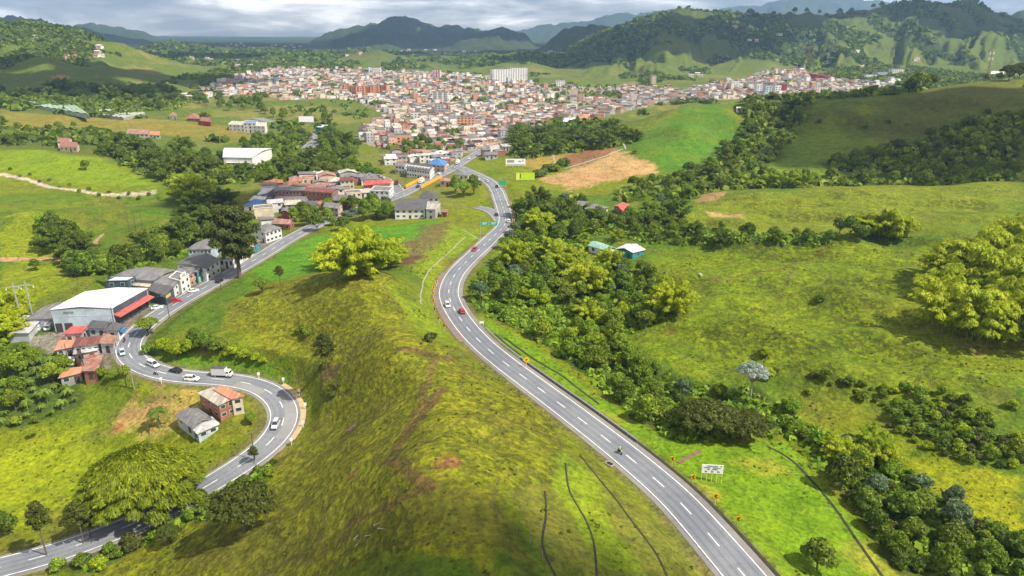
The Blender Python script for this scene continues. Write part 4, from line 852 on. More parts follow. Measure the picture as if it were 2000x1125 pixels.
for px, py, sc in [(225,560,.9),(240,550,.8),(260,545,.7)]: plant_px('conifer', px, py, sc, 'dark conifer behind the dark blue workshop', 'conifers behind the workshop')
for px, py, sc in [(10,650,1.1),(20,625,1.0),(-5,670,1.0),(30,660,.7)]: plant_px('bamboo', px, py, sc*.8, 'bamboo at the left edge beside the twin pylons', 'bamboo beside the pylons')
plant_px('dark', 5, 1050, .8, 'dark tree cut by the left edge near the lower road'); plant_px('umbsmall', 65, 855, .0+.35, 'small bare tree on the lower left slope')
plant_px('broad', 168, 332, .9, 'lone tree on the bright meadow above the white track')
for px, py, sc in [(840,668,.38)]: plant_px('shruboli', px, py, 1.3, 'lone dark bush on the bank left of the highway bend')
for i, (px, py, sc) in enumerate([(690,410,1.0),(735,425,1.35),(715,430,1.2),(755,428,1.1),(600,440,1.1),(620,452,1.0),(595,420,1.0),(640,430,.9),(670,450,.9),(730,405,1.0),(700,345,1.2),(680,350,1.2),(720,350,1.3),(740,348,1.1),(660,345,1.0)]):
    plant_px('broad' if i % 3 == 1 else 'dark', px, py, sc, 'large tree among the village roofs', 'large trees in the village')
for px, py, sc in [(905,385,1.3),(925,380,1.1),(890,378,1.0)]: plant_px('umbsmall' if sc == 1.3 else 'dark', px, py, sc*1.1, 'dark spreading tree on the green inside the highway junction', 'trees inside the junction')
for px, py, sc in [(955,505,.3)]: pass
for px, py, sc in [(1795,172,2.1),(1775,172,1.4),(1815,172,1.5)]: plant_px('dark', px, py, sc, 'broad dark tree standing on the skyline of the shaded hill', 'skyline tree clump', lim=840)
for px, py, sc in [(1970,142,1.6),(1990,142,1.7),(1950,143,1.0),(1925,146,.8)]: plant_px('umbrella' if sc > 1.2 else 'dark', px, py, sc*.8, 'dark tree on the hilltop near the lattice mast', 'hilltop trees near the mast', lim=840)
for px, py in [(1262,600),(1600,590),(600,655),(590,650),(1240,300),(1540,215),(1690,250),(1735,240),(1600,240)]: plant_px('shrubdark', px, py, 1.2, 'isolated dark bush on open grass', 'isolated bushes on open grass')
for q, (px, py, sc) in enumerate([(640,740,1.2),(655,760,1.0),(635,720,1.0),(625,690,.8),(648,775,.9)]): plant_px('shruboli' if q else 'thin', px, py, sc*.8+.2, 'straggly bush at the foot of the central hill by the hairpin', 'bushes at the foot of the central hill')
for px, py, sc in [(1640,900,1.0),(1700,890,1.1),(1715,905,.9)]: plant_px('bambooyel' if sc > 1.05 else 'bamboo', px, py, sc*.55, 'yellow bamboo clump in the lower right thicket', 'yellow bamboo in the lower right thicket')
plant_px('banana', 312, 835, 1.5, 'tall banana plant left of the roadside houses', i=2)
plant_px('broad', 490, 830, .42, 'small green tree inside the hairpin below the red roof')
for px, py, sc in [(245,735,.5),(200,738,.45),(218,742,.4)]: plant_px('lime' if sc == .5 else 'broad', px, py, sc, 'green bush at the edge below the shacks', 'bushes below the shacks')
# meadow scrub
MEAD = wpoly(pp('1500,730 1640,745 1780,760 1998,800 1998,920 1860,900 1740,840 1640,830 1540,790'))
cnt += scatter(MEAD, 2.2, [('shrubdark', 2), ('shrub', 4), ('shruboli', 2), ('shrublime', 1)], wlab('the scrubby slope below the right meadow', 0), 'bushes on the scrubby slope', 20, .35, 1.25, 150, mask=13)
HILLP = wpoly(pp('560,545 740,530 860,700 1040,820 1080,900 960,940 800,1100 300,1110 640,780'))
r0 = random.Random(4)
print('planted', len(PLANTED))
# --- ground cover nobody could count: tussocks and low scrub, and the far woods
def lump_field(name, pts, m, seed, leafy=True):
    r = np.random.default_rng(seed); Lv = Leaves()
    for x, y, z, s, n in pts:
        for _ in range(n):
            d = unit(r.normal(size=3)); d[2] = abs(d[2]); p = np.array([x, y, z])+d*np.array([s, s, s*.8])*r.uniform(.75, 1.05)
            nn = unit(d+r.normal(size=3)*.5); u = unit(np.cross(nn, r.normal(size=3))); q = s*r.uniform(.30, .5)*(26/n)**.5; Lv.quad(p, nn, u, q*.8, q, r.random()**2)
    o = link(name, Lv.mesh(name, m)); return o
def field_points(mask, n, seed, smin, smax, nq, zoff=-.1):
    r = np.random.default_rng(seed); idx = np.flatnonzero(mask.ravel()); out = []
    dA = (YY*YY*np.gradient(vg)[:, None]*np.gradient(tg)[None]).ravel()[idx]; pr = dA/dA.sum()
    px_, py_ = topix(XX.ravel()[idx], YY.ravel()[idx], ZZ.ravel()[idx]); inside = (px_ > -60) & (px_ < 2060) & (py_ < 1180)
    pr = pr*inside; pr /= pr.sum()
    for k in r.choice(idx, n, p=pr): 
        x, y, z = XX.ravel()[k], YY.ravel()[k], ZZ.ravel()[k]; s = r.uniform(smin, smax); out.append((x+r.uniform(-1, 1), y+r.uniform(-1, 1), z+zoff*s, s, nq))
    return out
mW = np.zeros(XX.shape, bool)
for k, P in WOODS.items():
    if k not in ('banana',): mW |= pip(P, XX, YY)
near = (YY < 420)
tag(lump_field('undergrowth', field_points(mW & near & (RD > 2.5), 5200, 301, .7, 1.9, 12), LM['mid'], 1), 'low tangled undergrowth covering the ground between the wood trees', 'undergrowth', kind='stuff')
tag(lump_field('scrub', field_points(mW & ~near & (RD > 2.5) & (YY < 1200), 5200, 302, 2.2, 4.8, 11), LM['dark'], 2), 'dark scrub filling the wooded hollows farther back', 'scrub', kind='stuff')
tag(lump_field('distant_woods', field_points((FARW > .5) & (YY > 500) & (YY < 1900) & (KT < .2), 11500, 303, 4.0, 8.5, 10, -.2)+field_points((FARW > .5) & (YY > 1700) & (YY < 3300) & (KT < .2) & (ZZ > 8), 11000, 305, 6.5, 12.5, 7, -.25), LM['dark'], 3), 'dark woods in patches across the far hills and valley', 'woods', kind='stuff')
tus = ((AUX > .3) | (KW < .1)) & (YY < 330) & (RD > 3) & (fbm(XX/20, YY/20, 3, 400) > .52) & (~mW)
tag(lump_field('tussock_grass', field_points(tus, 3800, 304, .12, .38, 7), LM['shadegrass'], 4), 'rough dark tussocks dotted over the pasture', 'tussocks', kind='stuff')
# ---------------------------------------------------------------- buildings
def corr(name, c1, c2, rough=.6, per=.9, dirt=.6, metal=0.0):
    """corrugated sheet roofing, weathered in patches, sheet by sheet"""
    if name in MATS: return MATS[name]
    m = bpy.data.materials.new(name); m.use_nodes = True; nt = m.node_tree; b = nt.nodes['Principled BSDF']
    tc = N(nt, 'ShaderNodeTexCoord'); mp = N(nt, 'ShaderNodeMapping'); mp.inputs['Scale'].default_value = (.55, .16, .4); L(nt, tc.outputs['Object'], mp.inputs[0])
    vo = N(nt, 'ShaderNodeTexVoronoi', feature='F1', distance='CHEBYCHEV', inp={'Scale': 1.6, 'Randomness': .6}); L(nt, mp.outputs[0], vo.inputs['Vector'])
    no = N(nt, 'ShaderNodeTexNoise', inp={'Scale': .45, 'Detail': 6, 'Roughness': .7}); L(nt, tc.outputs['Object'], no.inputs['Vector'])
    sp = N(nt, 'ShaderNodeSeparateColor'); L(nt, vo.outputs['Color'], sp.inputs[0])
    c = mix(nt, ramp(nt, no.outputs[0], [(.42, 0), (.62, dirt)]), c1, c2); c = mix(nt, 1.0, c, ramp(nt, sp.outputs[0], [(0, .78), (1, 1.18)]), 'MULTIPLY')
    oi = N(nt, 'ShaderNodeObjectInfo'); c = mix(nt, 1.0, c, ramp(nt, oi.outputs['Random'], [(0, .85), (1, 1.12)]), 'MULTIPLY')
    w2 = N(nt, 'ShaderNodeTexWave', inp={'Scale': .22, 'Distortion': .15}); L(nt, tc.outputs['Object'], w2.inputs['Vector']); c = mix(nt, 1.0, c, ramp(nt, w2.outputs[1], [(.0, .66), (.10, 1.0)]), 'MULTIPLY')
    n3_ = N(nt, 'ShaderNodeTexNoise', inp={'Scale': 1.6, 'Detail': 4, 'Roughness': .7}); L(nt, tc.outputs['Object'], n3_.inputs['Vector']); c = mix(nt, 1.0, c, ramp(nt, n3_.outputs[0], [(.3, .82), (.7, 1.12)]), 'MULTIPLY')
    L(nt, c, b.inputs['Base Color']); b.inputs['Roughness'].default_value = rough; b.inputs['Metallic'].default_value = metal
    wv = N(nt, 'ShaderNodeTexWave', inp={'Scale': per}); L(nt, tc.outputs['Object'], wv.inputs['Vector']); bp = N(nt, 'ShaderNodeBump', inp={'Strength': .35, 'Distance': .06}); L(nt, wv.outputs[1], bp.inputs['Height']); L(nt, bp.outputs[0], b.inputs['Normal'])
    MATS[name] = m; return m
RM = {'grey': corr('roof_fibre_cement', (.17, .165, .165), (.10, .095, .095)), 'greydark': corr('roof_dark_fibre', (.085, .08, .085), (.12, .11, .11)), 'white': corr('roof_white_sheet', (.62, .62, .62), (.48, .47, .45), dirt=.35),
      'cream': corr('roof_cream_sheet', (.44, .40, .33), (.30, .27, .22)), 'rust': corr('roof_rusty_tin', (.26, .10, .06), (.42, .36, .31), dirt=.5), 'maroon': corr('roof_maroon_tin', (.17, .055, .045), (.11, .04, .035)),
      'red': corr('roof_red_sheet', (.48, .09, .07), (.36, .09, .07), dirt=.4), 'orange': corr('roof_orange_tin', (.50, .18, .09), (.40, .22, .15)), 'blue': corr('roof_blue_sheet', (.05, .17, .42), (.07, .2, .4)), 'tile': corr('roof_clay_tile', (.32, .13, .08), (.20, .10, .075)),
      'tin': corr('roof_pale_tin', (.50, .52, .54), (.30, .17, .12), dirt=.7), 'green': corr('roof_green_sheet', (.20, .38, .30), (.28, .38, .33))}
WM = {k: mat('wall_'+k, c, .85, .12, .5, dirt=tuple(x*.7 for x in c)) for k, c in {'white': (.66, .65, .62), 'cream': (.58, .50, .38), 'brick': (.30, .13, .085), 'brickpale': (.42, .22, .14), 'grey': (.36, .36, .36), 'blue': (.055, .08, .11), 'teal': (.04, .22, .24), 'pink': (.55, .36, .28),
      'lightblue': (.42, .50, .56), 'greenwall': (.03, .14, .11), 'redwall': (.34, .05, .06), 'yellow': (.6, .48, .16), 'concretewall': (.30, .29, .27), 'orangewall': (.58, .30, .18), 'tinwall': (.42, .45, .46)}.items()}
GLASS = mat('window_glass', (.035, .05, .065), .15, .2, 2, spec=.6); DOORM = mat('door_dark', (.06, .05, .045), .6, .2, 2); FRM = mat('window_frame', (.55, .55, .52), .6, .1, 2); STEEL = mat('steel_paint', (.30, .31, .31), .5, .1, 2, metal=.3)
def qlerp(Q, u, v): return Q[0]*(1-u)*(1-v)+Q[1]*u*(1-v)+Q[2]*u*v+Q[3]*(1-u)*v
def face_rect(mb, A_, B_, zb, s0, s1, z0, z1, out, m=0, th=.06):
    d = B_-A_; P0 = A_+d*s0; P1 = A_+d*s1; o = out*th; P = []
    for q in (-.02, 1.0):
        for X, z in ((P0, z0), (P1, z0), (P1, z1), (P0, z1)): P.append((X[0]+o[0]*q/1.0, X[1]+o[1]*q, zb+z))
    mb.add(P, [(0, 3, 2, 1), (4, 5, 6, 7), (0, 1, 5, 4), (1, 2, 6, 5), (2, 3, 7, 6), (3, 0, 4, 7)], m)
def house(label, corners, H, h, roof='gable', rm='grey', wm='white', wins=(3, 2), storeys=None, name='house', ridge='u', rise=None, over=.5, group=None, cat='house', door=True, plane=None, world=None):
    """corners: eave corners as seen (front left, front right, back right[, back left]); H metres below camera of the ground there"""
    if world is not None: Q = [np.array(p) for p in world]; zg = H
    else:
        for _ in range(6 if plane is None else 0):      # settle on the real height of the ground there
            Q = [at_h(px, py, H-h)[:2] for px, py in corners]; H = .5*H+.5*(CAMZ-float(np.mean([gz(*q) for q in Q])))
        Q = [at_h(px, py, H-h)[:2] for px, py in corners]; zg = CAMZ-H
        if len(Q) == 3: Q.append(Q[0]+Q[2]-Q[1])
    c = sum(Q)/4; g = float(gz(*c)); gs = [float(gz(*q)) for q in Q]; zb = min(gs+[zg])-1.0
    root = empty(name, (c[0], c[1], zg)); tag(root, label, cat, group); Q = [q-c for q in Q]; B = zb-zg
    ar = sum(Q[i][0]*Q[(i+1) % 4][1]-Q[(i+1) % 4][0]*Q[i][1] for i in range(4))
    if ar < 0: Q = [Q[1], Q[0], Q[3], Q[2]]
    if rise is None: rise = {'gable': .16, 'shed': .08, 'flat': 0, 'hip': .2, 'low': .07}[roof]*min(np.linalg.norm(Q[1]-Q[0]), np.linalg.norm(Q[2]-Q[1]))
    w = MB()
    P = [(*q, B) for q in Q]+[(*q, h-.05) for q in Q]; w.add(P, [(0, 1, 5, 4), (1, 2, 6, 5), (2, 3, 7, 6), (3, 0, 4, 7), (0, 3, 2, 1), (4, 5, 6, 7)])
    E = lambda u, v: qlerp(Q, u, v)
    if roof in ('gable', 'low'):
        ends = [((0, 0), (0, .5), (0, 1)), ((1, 0), (1, .5), (1, 1))] if ridge == 'u' else [((0, 0), (.5, 0), (1, 0)), ((0, 1), (.5, 1), (1, 1))]
        for a, b, d in ends: w.add([(*E(*a), h-.05), (*E(*b), h+rise-.08), (*E(*d), h-.05)], [(0, 1, 2), (2, 1, 0)])
    w.obj('wall', [WM[wm]], root)
    r = MB(); L0 = np.linalg.norm(Q[1]-Q[0]); L1 = np.linalg.norm(Q[2]-Q[1]); ou = over/L0; ov = over/L1; th = .14
    def slab(pts):
        P = [tuple(p) for p in pts]; n = len(P); P2 = [(x, y, z+th) for x, y, z in P]; r.add(P+P2, [tuple(range(n))[::-1], tuple(range(n, 2*n))]+[(i, (i+1) % n, (i+1) % n+n, i+n) for i in range(n)])
    e = lambda u, v, z: (*E(u, v), z)
    if roof in ('gable', 'low'):
        dr = rise*over/(L1/2 if ridge == 'u' else L0/2)
        if ridge == 'u':
            slab([e(-ou, -ov, h-dr), e(1+ou, -ov, h-dr), e(1+ou, .5, h+rise), e(-ou, .5, h+rise)]); slab([e(-ou, .5, h+rise), e(1+ou, .5, h+rise), e(1+ou, 1+ov, h-dr), e(-ou, 1+ov, h-dr)])
        else:
            slab([e(-ou, -ov, h-dr), e(.5, -ov, h+rise), e(.5, 1+ov, h+rise), e(-ou, 1+ov, h-dr)]); slab([e(.5, -ov, h+rise), e(1+ou, -ov, h-dr), e(1+ou, 1+ov, h-dr), e(.5, 1+ov, h+rise)])
    elif roof == 'hip':
        k = .5*min(1, L1/L0*.9) if L0 > L1 else .5; k2 = .5*min(1, L0/L1*.9) if L1 > L0 else .5
        a = e(k, .5 if L0 >= L1 else k2, h+rise); b = e(1-k, .5 if L0 >= L1 else 1-k2, h+rise); c0, c1, c2, c3_ = e(-ou, -ov, h), e(1+ou, -ov, h), e(1+ou, 1+ov, h), e(-ou, 1+ov, h)
        if L0 >= L1: F4 = [(0, 1, 5, 4), (1, 2, 5), (2, 3, 4, 5), (3, 0, 4)]
        else: F4 = [(0, 1, 4), (1, 2, 5, 4), (2, 3, 5), (3, 0, 4, 5)]
        r.add([c0, c1, c2, c3_, a, b], F4); r.add([c0, c1, c2, c3_], [(3, 2, 1, 0)])
    elif roof == 'shed': slab([e(-ou, -ov, h), e(1+ou, -ov, h), e(1+ou, 1+ov, h+rise), e(-ou, 1+ov, h+rise)]); w2 = MB(); w2.add([e(0, 1, h-.05), e(1, 1, h-.05), e(1, 1, h+rise), e(0, 1, h+rise)], [(0, 1, 2, 3), (3, 2, 1, 0)]); w2.add([e(0, 0, h-.05), e(0, 1, h-.05), e(0, 1, h+rise)], [(0, 1, 2), (2, 1, 0)]); w2.add([e(1, 0, h-.05), e(1, 1, h-.05), e(1, 1, h+rise)], [(0, 1, 2), (2, 1, 0)]); w2.obj('upper_wall', [WM[wm]], root)
    else:
        slab([e(-.0, -.0, h-.02), e(1, 0, h-.02), e(1, 1, h-.02), e(0, 1, h-.02)]); pr = MB()
        for (u0, v0), (u1, v1) in (((0, 0), (1, 0)), ((1, 0), (1, 1)), ((1, 1), (0, 1)), ((0, 1), (0, 0))):
            a = E(u0, v0); b = E(u1, v1); pr.tube([(*a, h+.25), (*b, h+.25)], .22, 4)
        pr.obj('parapet', [WM[wm]], root)
    r.obj('roof', [RM[rm]], root)
    # openings on the two sides that face the camera and the street
    st = storeys or max(1, round(h/3.1)); fh = h/st
    for side, nw in ((0, wins[0]), (1, wins[1])):
        A_, B_ = (Q[0], Q[1]) if side == 0 else (Q[1], Q[2]); d = B_-A_; out = np.array([d[1], -d[0]])/np.linalg.norm(d); Ld = np.linalg.norm(d)
        for s in range(st):
            for i in range(nw):
                u = (i+.5)/nw; ww = min(.55/nw, 1.5/Ld)/1.0; z0 = s*fh+.38*fh; z1 = s*fh+.78*fh
                if door and s == 0 and i == nw//2 and side == 0: 
                    db = MB(); face_rect(db, A_, B_, 0, u-ww*.45, u+ww*.45, 0, .74*fh, out, 0, .07); db.obj('door', [DOORM], root); continue
                f = MB(); face_rect(f, A_, B_, 0, u-ww/2-.1/Ld, u+ww/2+.1/Ld, z0-.1, z1+.1, out, 0, .05); fo = f.obj('window', [FRM], root)
                g = MB(); face_rect(g, A_, B_, 0, u-ww/2, u+ww/2, z0, z1, out, 0, .075); g.obj('pane', [GLASS], fo)
    root['_Q'] = [float(v) for q in Q for v in q]
    return root, Q, zg
def q_of(root): a = list(root['_Q']); return [np.array(a[i:i+2]) for i in (0, 2, 4, 6)]
def part_rect(root, name, side, s0, s1, z0, z1, m, th=.09):
    Q = q_of(root); A_, B_ = (Q[0], Q[1]) if side == 0 else (Q[1], Q[2]); d = B_-A_; out = np.array([d[1], -d[0]])/np.linalg.norm(d); mb = MB(); face_rect(mb, A_, B_, 0, s0, s1, z0, z1, out, 0, th); return mb.obj(name, [m], root)
def text(s, size, name, m, parent, loc, rot, align='CENTER'):
    if ' ' in s:
        w = s.split(' '); n = len(s); a = 0
        for k in w: text(k, size, name, m, parent, (loc[0]+(a+len(k)/2-n/2)*size*.70, loc[1], loc[2]), rot); a += len(k)+1
        return
    cu = bpy.data.curves.new('t', 'FONT'); cu.body = s; cu.size = size; cu.align_x = align; cu.extrude = .02; to = bpy.data.objects.new('t', cu); COL.objects.link(to)
    dg = bpy.context.evaluated_depsgraph_get(); me = bpy.data.meshes.new_from_object(to.evaluated_get(dg)); bpy.data.objects.remove(to); me.materials.clear(); me.materials.append(m)
    o = link(name, me, parent, loc); o.rotation_euler = rot; return o
def P4(s): return pp(s)
# the white warehouse
wh, Q, zg = house('big white metal warehouse with red canopy along its glass front', P4('99,605 218.6,602 287,563.5 166,570'), 101.5, 8.7, 'low', 'white', 'lightblue', (0, 0), name='warehouse', cat='warehouse', ridge='v', rise=.9, over=.25, door=False)
part_rect(wh, 'dark_cladding', 1, .02, .98, 6.3, 8.55, WM['blue'], .08)
for i in range(8): part_rect(wh, 'shop_window', 1, .03+i*.118, .03+i*.118+.108, .5, 4.9, GLASS, .10)
part_rect(wh, 'cladding_seam', 0, .0, 1, 6.05, 6.15, FRM, .07); part_rect(wh, 'garage_door', 0, .02, .13, 0, 3.4, DOORM, .1); part_rect(wh, 'garage_door', 0, .17, .30, 0, 3.4, DOORM, .1)
text('MOTOS', 1.0, 'lettering', WM['blue'], wh, (Q[0][0]*.72+Q[1][0]*.28, Q[0][1]*.72+Q[1][1]*.28-.16, 7.2), (math.pi/2, 0, math.atan2(Q[1][1]-Q[0][1], Q[1][0]-Q[0][0])))
d = Q[2]-Q[1]; out = np.array([d[1], -d[0]])/np.linalg.norm(d); cn = MB(); a, b = Q[1]-d*.0, Q[2]
P = [(*a, 6.2), (*b, 6.2), (*(b+out*2.6), 5.4), (*(a+out*2.6), 5.4)]; cn.add(P+[(x, y, z-.15) for x, y, z in P], [(0, 1, 2, 3), (7, 6, 5, 4), (0, 4, 5, 1), (1, 5, 6, 2), (2, 6, 7, 3), (3, 7, 4, 0)]); cn.obj('canopy', [RM['red']], wh)
